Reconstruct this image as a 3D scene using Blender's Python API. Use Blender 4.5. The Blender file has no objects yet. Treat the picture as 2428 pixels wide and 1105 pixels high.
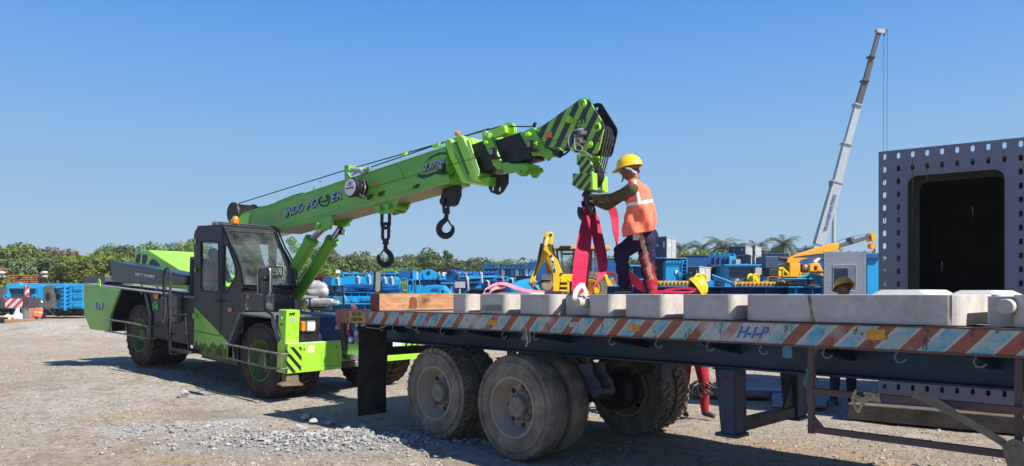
import bpy, bmesh, math, random
import numpy as np
from mathutils import Vector, Matrix
from mathutils.geometry import tessellate_polygon
random.seed(7); rng = np.random.default_rng(7)
sc = bpy.context.scene
COL = bpy.data.collections.new('scene'); sc.collection.children.link(COL)
F, CX, HY, EYE = 1753.0, 1214.0, 696.0, 1.65
V = Vector

def ray(px, py): return V(((px-CX)/F, 1.0, (HY-py)/F))
def P(px, py, Z): return V((0, 0, EYE)) + ray(px, py)*Z
class Frame:
    def __init__(s, o, ax, ay, az=(0, 0, 1)):
        ax, ay, az = V(ax).normalized(), V(ay).normalized(), V(az).normalized()
        s.m = Matrix(((ax.x, ay.x, az.x, o[0]), (ax.y, ay.y, az.y, o[1]), (ax.z, ay.z, az.z, o[2]), (0, 0, 0, 1)))
        s.i = s.m.inverted(); s.c = s.i @ V((0, 0, EYE)); s.r = s.i.to_3x3()
    def hit(s, px, py, axis, val):
        d = s.r @ ray(px, py); t = (val - s.c[axis])/d[axis]
        return s.c + d*t
    def loc(s, w): return s.i @ V(w)
    def w(s, p): return s.m @ V(p)

def ground_z(x, y):
    return 0.235*np.exp(-(((x+7.0)/2.6)**2 + ((y-14.4)/2.6)**2)) + 0.05*np.exp(-(((x+9.5)/3.5)**2 + ((y-17)/3.5)**2))

# ------------------------------------------------------------------ materials
def _nodes(name):
    m = bpy.data.materials.new(name); m.use_nodes = True
    nt = m.node_tree; b = nt.nodes['Principled BSDF']
    return m, nt, b
def N(nt, t, **k):
    n = nt.nodes.new(t)
    for a, v in k.items(): setattr(n, a, v)
    return n
def L(nt, a, b): nt.links.new(a, b)
def coords(nt, scale=(1, 1, 1), space='Object'):
    tc = N(nt, 'ShaderNodeTexCoord'); mp = N(nt, 'ShaderNodeMapping'); mp.inputs['Scale'].default_value = scale
    L(nt, tc.outputs[space], mp.inputs['Vector']); return mp.outputs[0]
def noise(nt, vec, scale, detail=4, rough=.6):
    n = N(nt, 'ShaderNodeTexNoise'); n.inputs['Scale'].default_value = scale
    n.inputs['Detail'].default_value = detail; n.inputs['Roughness'].default_value = rough
    L(nt, vec, n.inputs['Vector']); return n.outputs['Fac']
def ramp(nt, fac, lo, hi, c0=(0, 0, 0, 1), c1=(1, 1, 1, 1)):
    r = N(nt, 'ShaderNodeValToRGB'); e = r.color_ramp.elements
    e[0].position = lo; e[1].position = hi; e[0].color = c0; e[1].color = c1
    L(nt, fac, r.inputs['Fac']); return r.outputs['Color']
def mixc(nt, fac, a, b, mode='MIX'):
    n = N(nt, 'ShaderNodeMix', data_type='RGBA', blend_type=mode)
    for i, v in ((0, fac), (6, a), (7, b)):
        s = n.inputs[i]
        if hasattr(v, 'default_value') or hasattr(v, 'is_output'): L(nt, v, s)
        else: s.default_value = v if i == 0 else (*v[:3], 1)
    return n.outputs[2]
def math_(nt, op, a, b=0.0, c=None):
    n = N(nt, 'ShaderNodeMath', operation=op)
    for i, v in enumerate((a, b) if c is None else (a, b, c)):
        if hasattr(v, 'is_output'): L(nt, v, n.inputs[i])
        else: n.inputs[i].default_value = v
    return n.outputs[0]
def bump(nt, b, h, strength=.3, dist=.01):
    n = N(nt, 'ShaderNodeBump'); n.inputs['Strength'].default_value = strength; n.inputs['Distance'].default_value = dist
    L(nt, h, n.inputs['Height']); L(nt, n.outputs[0], b.inputs['Normal'])
MATS = {}
def mat(name, rgb, rough=.5, metal=0.0, var=.18, vs=2.5, dirt=0.0, dirtc=(.30, .25, .19), ds=3.0, bmp=0.0, bs=60, sc3=(1, 1, 1), spec=.5, coat=0):
    if name in MATS: return MATS[name]
    m, nt, b = _nodes(name)
    v = coords(nt, sc3)
    dark = tuple(c*(1-var) for c in rgb); light = tuple(min(1, c*(1+var*.6)) for c in rgb)
    c = mixc(nt, ramp(nt, noise(nt, v, vs, 5), .35, .65), dark, light)
    if dirt > 0:
        f = ramp(nt, noise(nt, v, ds, 8, .7), .62-dirt*.35, .80-dirt*.2)
        c = mixc(nt, math_(nt, 'MULTIPLY', f, min(1, .35+dirt)), c, dirtc)
    L(nt, c, b.inputs['Base Color'])
    rr = math_(nt, 'MULTIPLY_ADD', noise(nt, v, vs*4, 4), .25, rough-.1)
    L(nt, rr, b.inputs['Roughness'])
    b.inputs['Metallic'].default_value = metal; b.inputs['Specular IOR Level'].default_value = spec
    if coat: b.inputs['Coat Weight'].default_value = coat; b.inputs['Coat Roughness'].default_value = .15
    if bmp: bump(nt, b, noise(nt, v, bs, 5, .65), bmp, .01)
    MATS[name] = m; return m
def stripe_mat(name, colA, colB, d, period, duty=.5, rough=.45, wear=0, wearc=(.5, .5, .48), off=0.0):
    m, nt, b = _nodes(name); v = coords(nt)
    dp = N(nt, 'ShaderNodeVectorMath', operation='DOT_PRODUCT'); L(nt, v, dp.inputs[0]); dp.inputs[1].default_value = d
    x = math_(nt, 'FRACT', math_(nt, 'MULTIPLY_ADD', dp.outputs['Value'], 1/period, 50+off))
    f = math_(nt, 'LESS_THAN', x, duty)
    nz = noise(nt, v, 6, 5)
    c = mixc(nt, f, colA, colB)
    c = mixc(nt, math_(nt, 'MULTIPLY', nz, .3), c, (.2, .2, .18))
    if wear: c = mixc(nt, ramp(nt, noise(nt, v, 9, 8, .75), .66-wear*.2, .70), c, wearc)
    L(nt, c, b.inputs['Base Color']); b.inputs['Roughness'].default_value = rough
    MATS[name] = m; return m

GREEN = mat('green_paint', (.155, .45, .034), .34, var=.14, vs=1.2, dirt=.22, dirtc=(.22, .34, .08), ds=1.6, coat=.25)
GREENB = mat('green_paint_bright', (.32, .70, .040), .32, var=.10, vs=1.2, dirt=.16, dirtc=(.25, .36, .10), coat=.25)
GREEND = mat('green_rim', (.08, .165, .03), .7, var=.3, vs=4, dirt=.55, dirtc=(.095, .08, .05), ds=5)
BLACKP = mat('black_paint', (.012, .012, .014), .42, var=.3, vs=2, dirt=.22, dirtc=(.07, .06, .05), ds=3.5, spec=.4)
CABP = mat('cab_black_paint', (.012, .011, .013), .40, var=.3, vs=1.2, dirt=.30, dirtc=(.045, .04, .036), ds=2, spec=.45)
HOODP = mat('hood_blue_black', (.018, .030, .062), .38, var=.2, vs=1.0, dirt=.15, dirtc=(.12, .12, .11))
DARKST = mat('dark_steel', (.045, .043, .042), .6, .3, var=.3, vs=8, dirt=.35, dirtc=(.12, .09, .07), ds=9, bmp=.2)
STEEL = mat('bare_steel', (.38, .37, .36), .38, .85, var=.2, vs=9)
CHROME = mat('chrome_rod', (.62, .62, .63), .12, 1.0, var=.05)
MUD = mat('muddy_metal', (.16, .12, .085), .85, var=.3, vs=9, dirt=.4, dirtc=(.23, .19, .14), ds=14, bmp=.5)
RUBBER = mat('tyre_rubber', (.035, .034, .034), .8, var=.3, vs=3, dirt=.48, dirtc=(.105, .09, .075), ds=4, bmp=.3, bs=40, spec=.25)
RUBBERM = mat('muddy_tyre_rubber', (.055, .043, .036), .9, var=.35, vs=5, dirt=.5, dirtc=(.105, .075, .056), ds=6, bmp=.6, bs=30, spec=.15)
RUBBERD = mat('dusty_tyre_rubber', (.15, .128, .102), .9, var=.25, vs=3, dirt=.6, dirtc=(.31, .255, .19), ds=5, bmp=.25, bs=60, spec=.15)
RIMD = mat('dusty_rim', (.33, .275, .215), .85, var=.2, vs=3, dirt=.4, dirtc=(.27, .24, .19), ds=7, bmp=.2)
HUBD = mat('dusty_hub', (.22, .19, .155), .8, var=.25, vs=12, dirt=.3, bmp=.3)
AMBER = mat('amber_lens', (.85, .22, .01), .25, var=.05)
ORANGER = mat('orange_reflector', (.80, .16, .02), .35, var=.1)
LENS = mat('lamp_lens', (.75, .78, .80), .12, .2, var=.1, vs=40)
WHITE = mat('white_paint', (.74, .75, .76), .4, var=.06)
TEXTD = mat('lettering_dark', (.012, .022, .045), .4, var=.1)
TEXTL = mat('lettering_silver', (.42, .52, .62), .35, var=.2, vs=14)
TEXTK = mat('lettering_black', (.01, .01, .012), .5, var=.1)
RED = mat('red_paint', (.55, .03, .03), .4)
YELLOWH = mat('helmet_yellow', (.86, .54, .008), .22, var=.06, vs=8, dirt=.05, dirtc=(.4, .3, .05), coat=.5)
YEL = mat('machine_yellow', (.80, .52, .01), .38, var=.08, vs=2, dirt=.1, dirtc=(.35, .25, .08))
ORG = mat('machine_orange', (.80, .36, .012), .4, var=.1, vs=2)
BLUEB = mat('steel_blue_paint', (.003, .29, .58), .42, var=.16, vs=1.1, dirt=.12, dirtc=(.04, .16, .30), ds=1.5)
BLUED = mat('dark_and_shaded_blue', (.002, .075, .25), .45, var=.15, vs=.8, dirt=.1, dirtc=(.03, .09, .2))  # dark blue parts, and shaded faces of cyan steel with shade put into colour
NAVY = mat('navy_box_paint', (.030, .055, .105), .5, var=.2, vs=.8)
GREYB = mat('grey_box_paint', (.36, .38, .38), .55, var=.12, vs=1.5, dirt=.1)
BEAM = mat('trailer_beam_paint', (.003, .032, .088), .5, var=.5, vs=.9, dirt=.38, dirtc=(.022, .018, .018), ds=1.7)
RUSTR = mat('red_oxide_steel', (.15, .062, .045), .7, var=.3, vs=5, dirt=.4, dirtc=(.16, .13, .11), ds=8, bmp=.2)
RUST = mat('rusty_rebar', (.30, .085, .04), .85, var=.35, vs=3)
GBOX = mat('grey_primer', (.165, .19, .25), .6, var=.2, vs=1.6, dirt=.38, dirtc=(.11, .10, .105), ds=1.6, bmp=.05)
GBOXI = mat('grey_primer_shaded', (.045, .05, .045), .85, var=.3, vs=2)  # darker copy of the primer, the interior shade is put into its colour
CONC = mat('pale_concrete', (.50, .465, .43), .85, var=.16, vs=2.2, dirt=.42, dirtc=(.25, .215, .18), ds=2.6, bmp=.25, bs=70)
TIMB_ = None
def wood(name, a, b_, sc3, dirt=.3):
    m, nt, b = _nodes(name); v = coords(nt, sc3)
    n1 = noise(nt, v, 3, 8, .7)
    c = mixc(nt, ramp(nt, n1, .35, .7), a, b_)
    c = mixc(nt, ramp(nt, noise(nt, coords(nt), 2.5, 6), .55, .75), c, tuple(x*.35 for x in a))
    L(nt, c, b.inputs['Base Color']); b.inputs['Roughness'].default_value = .85
    bump(nt, b, n1, .5, .01); MATS[name] = m; return m
TIMBER = wood('raw_timber', (.27, .115, .05), (.56, .33, .17), (1.0, 8, 11))
TIMBERR = wood('red_end_grain', (.13, .035, .02), (.22, .08, .05), (6, 6, 6))
SLEEPER = wood('old_sleeper', (.085, .072, .055), (.16, .14, .11), (1, 8, 8))
PLANKG = wood('grey_deck_plank', (.24, .17, .12), (.42, .33, .25), (1, 12, 12))
def cloth(name, rgb, var=.15, vs=7, bs=22, bmp=.6, rough=.9, sheen=.2):
    m = mat(name, rgb, rough, var=var, vs=vs, bmp=bmp, bs=bs, spec=.2); return m
SLING = mat('sling_webbing', (.52, .006, .055), .72, var=.22, vs=5, dirt=.15, dirtc=(.5, .05, .11), ds=4, bmp=.3, bs=200)
SLINGP = mat('faded_sling', (.72, .22, .27), .8, var=.15, bmp=.2, bs=150)
SLINGW = mat('white_sling_sleeve', (.56, .48, .49), .8, var=.1, bmp=.2, bs=150)
WEB = mat('dusty_webbing', (.20, .165, .12), .9, var=.2, vs=10, bmp=.4, bs=150)
ROPE = mat('hemp_rope', (.42, .36, .20), .9, var=.3, vs=60, bmp=.6, bs=120)
SKIN = mat('skin', (.19, .085, .048), .5, var=.12, vs=12)
HAIR = mat('hair', (.012, .009, .008), .6)
VEST = mat('orange_vest', (.86, .20, .115), .8, var=.10, vs=6, bmp=.5, bs=9, spec=.15)
SHIRT = mat('brown_shirt', (.10, .086, .042), .9, var=.3, vs=7, bmp=.6, bs=14, spec=.1)
TROU = mat('navy_trousers', (.028, .023, .055), .9, var=.35, vs=5, bmp=.7, bs=12, spec=.1)
TROUR = mat('red_trousers', (.34, .012, .025), .85, var=.2, vs=6, bmp=.5, bs=16)
TANP = mat('tan_stripe_cloth', (.44, .26, .18), .85, var=.15, vs=9, bmp=.4, bs=20)
SHOE = mat('grey_shoe', (.035, .035, .042), .7, var=.3, vs=20)
SOLE = mat('shoe_sole', (.30, .30, .30), .8)
REFL = mat('silver_tape', (.72, .72, .74), .35, .1, var=.08, vs=30)
GLOVE = mat('dark_glove', (.03, .03, .035), .8, var=.3)
PLASTIC = mat('plastic_wrap', (.40, .41, .42), .22, var=.35, vs=5, bmp=.9, bs=9, coat=.4)
CYANT = mat('turquoise_tarp', (.04, .48, .42), .6, var=.12, vs=2, bmp=.6, bs=3)
def glassmat():
    m, nt, b = _nodes('cab_glass')
    b.inputs['Base Color'].default_value = (.35, .42, .42, 1); b.inputs['Roughness'].default_value = .03
    b.inputs['Transmission Weight'].default_value = 0
    tr = N(nt, 'ShaderNodeBsdfTransparent'); tr.inputs[0].default_value = (.88, .93, .92, 1)
    gl = N(nt, 'ShaderNodeBsdfGlossy'); gl.inputs[0].default_value = (.9, .9, .9, 1); gl.inputs['Roughness'].default_value = .03
    fr = N(nt, 'ShaderNodeFresnel'); fr.inputs[0].default_value = 1.5
    ge = N(nt, 'ShaderNodeNewGeometry'); fac_ = math_(nt, 'MULTIPLY', fr.outputs[0], math_(nt, 'SUBTRACT', 1.0, ge.outputs['Backfacing']))
    mx = N(nt, 'ShaderNodeMixShader'); L(nt, fac_, mx.inputs[0]); L(nt, tr.outputs[0], mx.inputs[1]); L(nt, gl.outputs[0], mx.inputs[2])
    # film of dust on the pane, thickened to paint in pale reflections
    df = N(nt, 'ShaderNodeBsdfDiffuse'); df.inputs[0].default_value = (.5, .55, .55, 1)
    m2 = N(nt, 'ShaderNodeMixShader'); f = math_(nt, 'MULTIPLY', ramp(nt, noise(nt, coords(nt), 2.5, 5), .30, .75), .20)
    L(nt, f, m2.inputs[0]); L(nt, mx.outputs[0], m2.inputs[1]); L(nt, df.outputs[0], m2.inputs[2])
    L(nt, m2.outputs[0], nt.nodes['Material Output'].inputs[0]); return m
GLASS = glassmat()
def camo():
    m, nt, b = _nodes('camouflage_cloth'); v = coords(nt)
    c = mixc(nt, ramp(nt, noise(nt, v, 14, 2), .49, .51), (.03, .035, .02), (.20, .17, .11))
    c = mixc(nt, ramp(nt, noise(nt, v, 22, 2), .58, .60), c, (.55, .52, .45))
    L(nt, c, b.inputs['Base Color']); b.inputs['Roughness'].default_value = .9; return m
CAMO = camo()

# ------------------------------------------------------------------ mesh builder
class MB:
    def __init__(s): s.v = []; s.f = []; s.mi = []; s.sm = []; s.cur = 0; s.smooth = False
    def add(s, vs, fs, smooth=None):
        b = len(s.v); s.v += [tuple(x) for x in vs]
        for f in fs: s.f.append(tuple(b+i for i in f)); s.mi.append(s.cur); s.sm.append(s.smooth if smooth is None else smooth)
        return s
    def box(s, a, b):
        x0, y0, z0 = a; x1, y1, z1 = b
        v = [(x, y, z) for x in (x0, x1) for y in (y0, y1) for z in (z0, z1)]
        return s.add(v, [(0, 1, 3, 2), (4, 6, 7, 5), (0, 4, 5, 1), (2, 3, 7, 6), (0, 2, 6, 4), (1, 5, 7, 3)], False)
    def obox(s, c, ax, ay, az):   # half-vectors
        c, ax, ay, az = V(c), V(ax), V(ay), V(az)
        v = [c+ax*i+ay*j+az*k for i in (-1, 1) for j in (-1, 1) for k in (-1, 1)]
        return s.add(v, [(0, 1, 3, 2), (4, 6, 7, 5), (0, 4, 5, 1), (2, 3, 7, 6), (0, 2, 6, 4), (1, 5, 7, 3)], False)
    def prism(s, loop, ext, holes=()):
        loops = [[V(p) for p in loop]]+[[V(p) for p in h] for h in holes]; ext = V(ext)
        tris = tessellate_polygon(loops); flat = [p for l in loops for p in l]; n = len(flat)
        fs = [tuple(t) for t in tris]+[tuple(i+n for i in reversed(t)) for t in tris]; o = 0
        for l in loops:
            k = len(l); fs += [(o+i, o+(i+1) % k, n+o+(i+1) % k, n+o+i) for i in range(k)]; o += k
        return s.add(flat+[p+ext for p in flat], fs, False)
    def cyl(s, p0, p1, r0, r1=None, n=16, caps=True):
        p0, p1 = V(p0), V(p1); r1 = r0 if r1 is None else r1; d = (p1-p0).normalized()
        u = d.orthogonal().normalized(); w = d.cross(u)
        vs = []; 
        for p, r in ((p0, r0), (p1, r1)):
            vs += [p+(u*math.cos(a)+w*math.sin(a))*r for a in [2*math.pi*i/n for i in range(n)]]
        s.add(vs, [(i, (i+1) % n, n+(i+1) % n, n+i) for i in range(n)], True)
        if caps: s.add(vs, [tuple(range(n-1, -1, -1)), tuple(range(n, 2*n))], False)
        return s
    def tube(s, pts, r, n=8, closed=False, rs=None):
        pts = [V(p) for p in pts]; m = len(pts); vs = []; prev = None
        for i, p in enumerate(pts):
            a = pts[(i-1) % m] if (closed or i > 0) else p; b = pts[(i+1) % m] if (closed or i < m-1) else p
            d = (b-a).normalized()
            u = d.orthogonal().normalized() if prev is None else (prev-d*prev.dot(d)).normalized()
            prev = u; w = d.cross(u); rr = rs[i] if rs else r
            vs += [p+(u*math.cos(t)+w*math.sin(t))*rr for t in [2*math.pi*k/n for k in range(n)]]
        fs = []
        for i in range(m if closed else m-1):
            j = (i+1) % m
            fs += [(i*n+k, i*n+(k+1) % n, j*n+(k+1) % n, j*n+k) for k in range(n)]
        if not closed: fs += [tuple(range(n-1, -1, -1)), tuple((m-1)*n+k for k in range(n))]
        return s.add(vs, fs, True)
    def lathe(s, prof, c, axis, n=48, smooth=True, u=None):   # prof [(r, t along axis)]
        c, d = V(c), V(axis).normalized(); u = (u or d.orthogonal()).normalized(); w = d.cross(u); vs = []
        for r, t in prof:
            vs += [c+d*t+(u*math.cos(a)+w*math.sin(a))*r for a in [2*math.pi*k/n for k in range(n)]]
        m = len(prof)
        fs = [(i*n+k, i*n+(k+1) % n, (i+1)*n+(k+1) % n, (i+1)*n+k) for i in range(m-1) for k in range(n)]
        if prof[0][0] > 1e-5 and prof[-1][0] > 1e-5 and prof[0] == prof[-1]: pass
        return s.add(vs, fs, smooth)
    def sphere(s, c, rad, n=12, m=8):
        c = V(c); rad = V((rad,)*3) if not hasattr(rad, '__len__') else V(rad); vs = []
        for i in range(m+1):
            ph = math.pi*i/m
            vs += [c+V((rad.x*math.sin(ph)*math.cos(a), rad.y*math.sin(ph)*math.sin(a), rad.z*math.cos(ph))) for a in [2*math.pi*k/n for k in range(n)]]
        return s.add(vs, [(i*n+k, i*n+(k+1) % n, (i+1)*n+(k+1) % n, (i+1)*n+k) for i in range(m) for k in range(n)], True)
    def ribbon(s, pts, wv, th=.006, subdiv=1):   # flat strap: centre points, width vector(s), thickness
        pts = [V(p) for p in pts]; m = len(pts); vs = []
        for i, p in enumerate(pts):
            w = V(wv[i] if isinstance(wv, list) else wv)*.5
            d = (pts[min(i+1, m-1)]-pts[max(i-1, 0)]).normalized(); nn = d.cross(w).normalized()*th*.5
            vs += [p-w-nn, p+w-nn, p+w+nn, p-w+nn]
        fs = [(i*4+k, i*4+(k+1) % 4, i*4+4+(k+1) % 4, i*4+4+k) for i in range(m-1) for k in range(4)]+[(3, 2, 1, 0), tuple((m-1)*4+k for k in range(4))]
        return s.add(vs, fs, True)
def smoothpts(pts, n=4):
    pts = [V(p) for p in pts]; out = []
    for i in range(len(pts)-1):
        p0, p1, p2, p3 = pts[max(i-1, 0)], pts[i], pts[i+1], pts[min(i+2, len(pts)-1)]
        for k in range(n):
            t = k/n
            out.append(.5*((2*p1)+(p2-p0)*t+(2*p0-5*p1+4*p2-p3)*t*t+(3*p1-p0-3*p2+p3)*t**3))
    return out+[pts[-1]]
def tag(o, label=None, cat=None, group=None, kind=None):
    if label: o['label'] = label
    if cat: o['category'] = cat; o['kind'] = 'thing'
    if group: o['group'] = group
    if kind: o['kind'] = kind
    return o
def obj(name, mb, mats, parent=None, bevel=0, label=None, cat=None, group=None, kind=None, fix=True):
    me = bpy.data.meshes.new(name); me.from_pydata(mb.v, [], mb.f)
    if not isinstance(mats, (list, tuple)): mats = [mats]
    for m in mats: me.materials.append(m)
    me.polygons.foreach_set('material_index', mb.mi); me.polygons.foreach_set('use_smooth', mb.sm); me.update()
    if fix:
        bm = bmesh.new(); bm.from_mesh(me); bmesh.ops.remove_doubles(bm, verts=bm.verts, dist=1e-5)
        bmesh.ops.recalc_face_normals(bm, faces=bm.faces); bm.to_mesh(me); bm.free()
    if any(mb.sm): me.set_sharp_from_angle(angle=math.radians(38))
    mes = [me]
    if parent and len(me.vertices) < 6000: mes = split_mesh(me)
    first = None
    for me in mes:
        o = bpy.data.objects.new(name, me); COL.objects.link(o)
        if parent: o.parent = parent
        if bevel:
            b = o.modifiers.new('bevel', 'BEVEL'); b.width = bevel; b.segments = 2; b.limit_method = 'ANGLE'; b.angle_limit = .6
        first = first or o
    return tag(first, label, cat, group, kind)
def split_mesh(me, eps=.006, most=14):
    """pieces that do not touch become meshes of their own"""
    n = len(me.vertices); par = list(range(n))
    def fd(a):
        while par[a] != a: par[a] = par[par[a]]; a = par[a]
        return a
    for e in me.edges:
        a, b = fd(e.vertices[0]), fd(e.vertices[1])
        if a != b: par[a] = b
    isl = {}
    for i in range(n): isl.setdefault(fd(i), []).append(i)
    if len(isl) < 2 or len(isl) > 80: return [me]
    bb = {}
    for k, vi in isl.items():
        co = [me.vertices[i].co for i in vi]; bb[k] = [[min(c[j] for c in co)-eps for j in range(3)], [max(c[j] for c in co)+eps for j in range(3)]]
    ks = list(isl); gp = {k: k for k in ks}
    def gf(a):
        while gp[a] != a: a = gp[a]
        return a
    for i, a in enumerate(ks):
        for b in ks[i+1:]:
            A, B = bb[a], bb[b]
            if all(A[0][j] <= B[1][j] and B[0][j] <= A[1][j] for j in range(3)):
                x, y = gf(a), gf(b)
                if x != y: gp[x] = y
    cl = {}
    for k in ks: cl.setdefault(gf(k), []).append(k)
    if len(cl) < 2 or len(cl) > most: return [me]
    out = []
    for grp in sorted(cl.values(), key=lambda g: -sum(len(isl[k]) for k in g)):
        keep = set(i for k in grp for i in isl[k]); m2 = me.copy(); bm = bmesh.new(); bm.from_mesh(m2); bm.verts.ensure_lookup_table()
        bmesh.ops.delete(bm, geom=[v for v in bm.verts if v.index not in keep], context='VERTS'); bm.to_mesh(m2); bm.free(); m2.name = me.name; out.append(m2)
    return out
def raw(name, verts, faces, mats, parent=None, smooth=False, **k):
    me = bpy.data.meshes.new(name)
    nv, nf = len(verts), len(faces); kf = faces.shape[1]
    me.vertices.add(nv); me.vertices.foreach_set('co', np.ascontiguousarray(verts, dtype=np.float32).ravel())
    me.loops.add(nf*kf); me.loops.foreach_set('vertex_index', np.ascontiguousarray(faces, dtype=np.int32).ravel())
    me.polygons.add(nf); me.polygons.foreach_set('loop_start', np.arange(0, nf*kf, kf, dtype=np.int32))
    me.polygons.foreach_set('loop_total', np.full(nf, kf, dtype=np.int32))
    me.polygons.foreach_set('use_smooth', np.full(nf, smooth))
    for m in (mats if isinstance(mats, (list, tuple)) else [mats]): me.materials.append(m)
    me.update(calc_edges=True); me.validate()
    o = bpy.data.objects.new(name, me); COL.objects.link(o)
    if parent: o.parent = parent
    return tag(o, **k)
def empty(name, loc=(0, 0, 0), parent=None, m=None, **k):
    o = bpy.data.objects.new(name, None); COL.objects.link(o); o.empty_display_size = .2
    if m is not None: o.matrix_world = m
    else: o.location = loc
    if parent: o.parent = parent
    return tag(o, **k)
def copy_tree(o, parent=None):
    c = o.copy(); COL.objects.link(c)
    if parent is not None: c.parent = parent
    for ch in [x for x in COL.objects if x.parent == o]: copy_tree(ch, c)
    return c
def text(name, s, A, B, D, mat_, parent, nrm, off=.004, th=.004, label=None, bold=.02):
    cu = bpy.data.curves.new(name, 'FONT'); cu.body = s; cu.resolution_u = 3; cu.offset = bold
    t = bpy.data.objects.new('tmp', cu); COL.objects.link(t)
    dg = bpy.context.evaluated_depsgraph_get(); me = bpy.data.meshes.new_from_object(t.evaluated_get(dg))
    bpy.data.objects.remove(t)
    A, B, D, nrm = V(A), V(B), V(D), V(nrm).normalized()
    xs = [v.co.x for v in me.vertices]; ys = [v.co.y for v in me.vertices]
    x0, x1, y0, y1 = min(xs), max(xs), min(ys), max(ys)
    for v in me.vertices:
        v.co = A+(B-A)*((v.co.x-x0)/(x1-x0))+(D-A)*((v.co.y-y0)/(y1-y0))+nrm*off
    me.materials.append(mat_); me.update()
    o = bpy.data.objects.new(name, me); COL.objects.link(o)
    if parent: o.parent = parent
    so = o.modifiers.new('s', 'SOLIDIFY'); so.thickness = th; so.offset = 0
    return tag(o, label)
def blob(name, caps, voxel, mats, parent=None, smooth=4, ell=(), **k):
    """one continuous skin grown over tapered capsules (p0,p1,r0,r1) and ellipsoids (c, radii)"""
    mb = MB()
    for p0, p1, r0, r1 in caps:
        p0, p1 = V(p0), V(p1); d = (p1-p0); ln = d.length
        if ln < 1e-6: mb.sphere(p0, r0); continue
        prof = [(r0*math.sin(a), -r0*math.cos(a)) for a in [math.pi/2*i/4 for i in range(5)]]+[(r1*math.cos(a), ln+r1*math.sin(a)) for a in [math.pi/2*i/4 for i in range(5)]]
        mb.lathe(prof, p0, d, 14)
    for c, r in ell: mb.sphere(c, r, 14, 10)
    me = bpy.data.meshes.new('t'); me.from_pydata(mb.v, [], mb.f)
    bm = bmesh.new(); bm.from_mesh(me); bmesh.ops.remove_doubles(bm, verts=bm.verts, dist=1e-5); bmesh.ops.recalc_face_normals(bm, faces=bm.faces); bm.to_mesh(me); bm.free()
    t = bpy.data.objects.new('t', me); COL.objects.link(t)
    r = t.modifiers.new('r', 'REMESH'); r.mode = 'VOXEL'; r.voxel_size = voxel; r.use_smooth_shade = True
    if smooth: q = t.modifiers.new('q', 'SMOOTH'); q.iterations = smooth; q.factor = .5
    dg = bpy.context.evaluated_depsgraph_get(); m2 = bpy.data.meshes.new_from_object(t.evaluated_get(dg)); bpy.data.objects.remove(t)
    m2.name = name; m2.materials.clear()
    for m in (mats if isinstance(mats, (list, tuple)) else [mats]): m2.materials.append(m)
    o = bpy.data.objects.new(name, m2); COL.objects.link(o)
    if parent: o.parent = parent
    return tag(o, **k)
def arc(c, r, a0, a1, n, u, w):
    c, u, w = V(c), V(u), V(w)
    return [c+u*(r*math.cos(math.radians(a0+(a1-a0)*i/n)))+w*(r*math.sin(math.radians(a0+(a1-a0)*i/n))) for i in range(n+1)]
def rrect(x0, x1, y0, y1, r, n=4):
    out = []
    for cx, cy, a in ((x1-r, y1-r, 0), (x0+r, y1-r, 90), (x0+r, y0+r, 180), (x1-r, y0+r, 270)):
        out += [(cx+r*math.cos(math.radians(a+90*i/n)), cy+r*math.sin(math.radians(a+90*i/n))) for i in range(n+1)]
    return out
# ------------------------------------------------------------------ camera, sun, sky
cam = bpy.data.cameras.new('camera'); camo_ = bpy.data.objects.new('camera', cam); COL.objects.link(camo_)
cam.sensor_width = 36; cam.lens = 36*F/2428; cam.clip_end = 3000; cam.clip_start = .05
cam.shift_y = (HY-552.5)/2428
camo_.location = (0, 0, EYE); camo_.rotation_euler = (math.radians(90), 0, 0); sc.camera = camo_
SUNEL = math.radians(45); sh = V((.835, -.55, 0)).normalized(); sdir = V((sh.x*math.cos(SUNEL), sh.y*math.cos(SUNEL), math.sin(SUNEL)))
sl = bpy.data.lights.new('sun', 'SUN'); sl.energy = 4.7; sl.angle = math.radians(.5); sl.color = (1, .955, .88)
so = bpy.data.objects.new('sun', sl); COL.objects.link(so); so.rotation_euler = sdir.to_track_quat('Z', 'Y').to_euler()
w = bpy.data.worlds.new('World'); sc.world = w; w.use_nodes = True
nt = w.node_tree; bg = nt.nodes['Background']; sky = nt.nodes.new('ShaderNodeTexSky'); sky.sky_type = 'NISHITA'; sky.sun_disc = False
sky.sun_elevation = SUNEL; sky.sun_rotation = math.atan2(sh.x, sh.y); sky.air_density = 1.0; sky.dust_density = .6; sky.ozone_density = 6.0; sky.altitude = 0

tc = N(nt, 'ShaderNodeTexCoord'); sp = N(nt, 'ShaderNodeSeparateXYZ'); L(nt, tc.outputs['Generated'], sp.inputs[0])
rp = N(nt, 'ShaderNodeValToRGB'); L(nt, sp.outputs[2], rp.inputs[0]); els = rp.color_ramp.elements
for i, (p_, c_) in enumerate(((0, (.30, .42, .54)), (.08, (.28, .425, .58)), (.17, (.20, .38, .62)), (.27, (.12, .32, .65)), (.38, (.055, .235, .65)), (.55, (.018, .10, .36)), (1, (.015, .07, .28)))):
    e_ = els[i] if i < 2 else els.new(p_); e_.position = p_; e_.color = (*c_, 1)
vs_ = N(nt, 'ShaderNodeVectorMath', operation='SCALE'); L(nt, rp.outputs[0], vs_.inputs[0]); vs_.inputs['Scale'].default_value = 5.9
L(nt, mixc(nt, .93, sky.outputs[0], vs_.outputs[0]), bg.inputs[0]); bg.inputs[1].default_value = .12
sc.view_settings.view_transform = 'Standard'; sc.view_settings.look = 'None'; sc.view_settings.exposure = 0.80; sc.view_settings.gamma = 1

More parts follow.
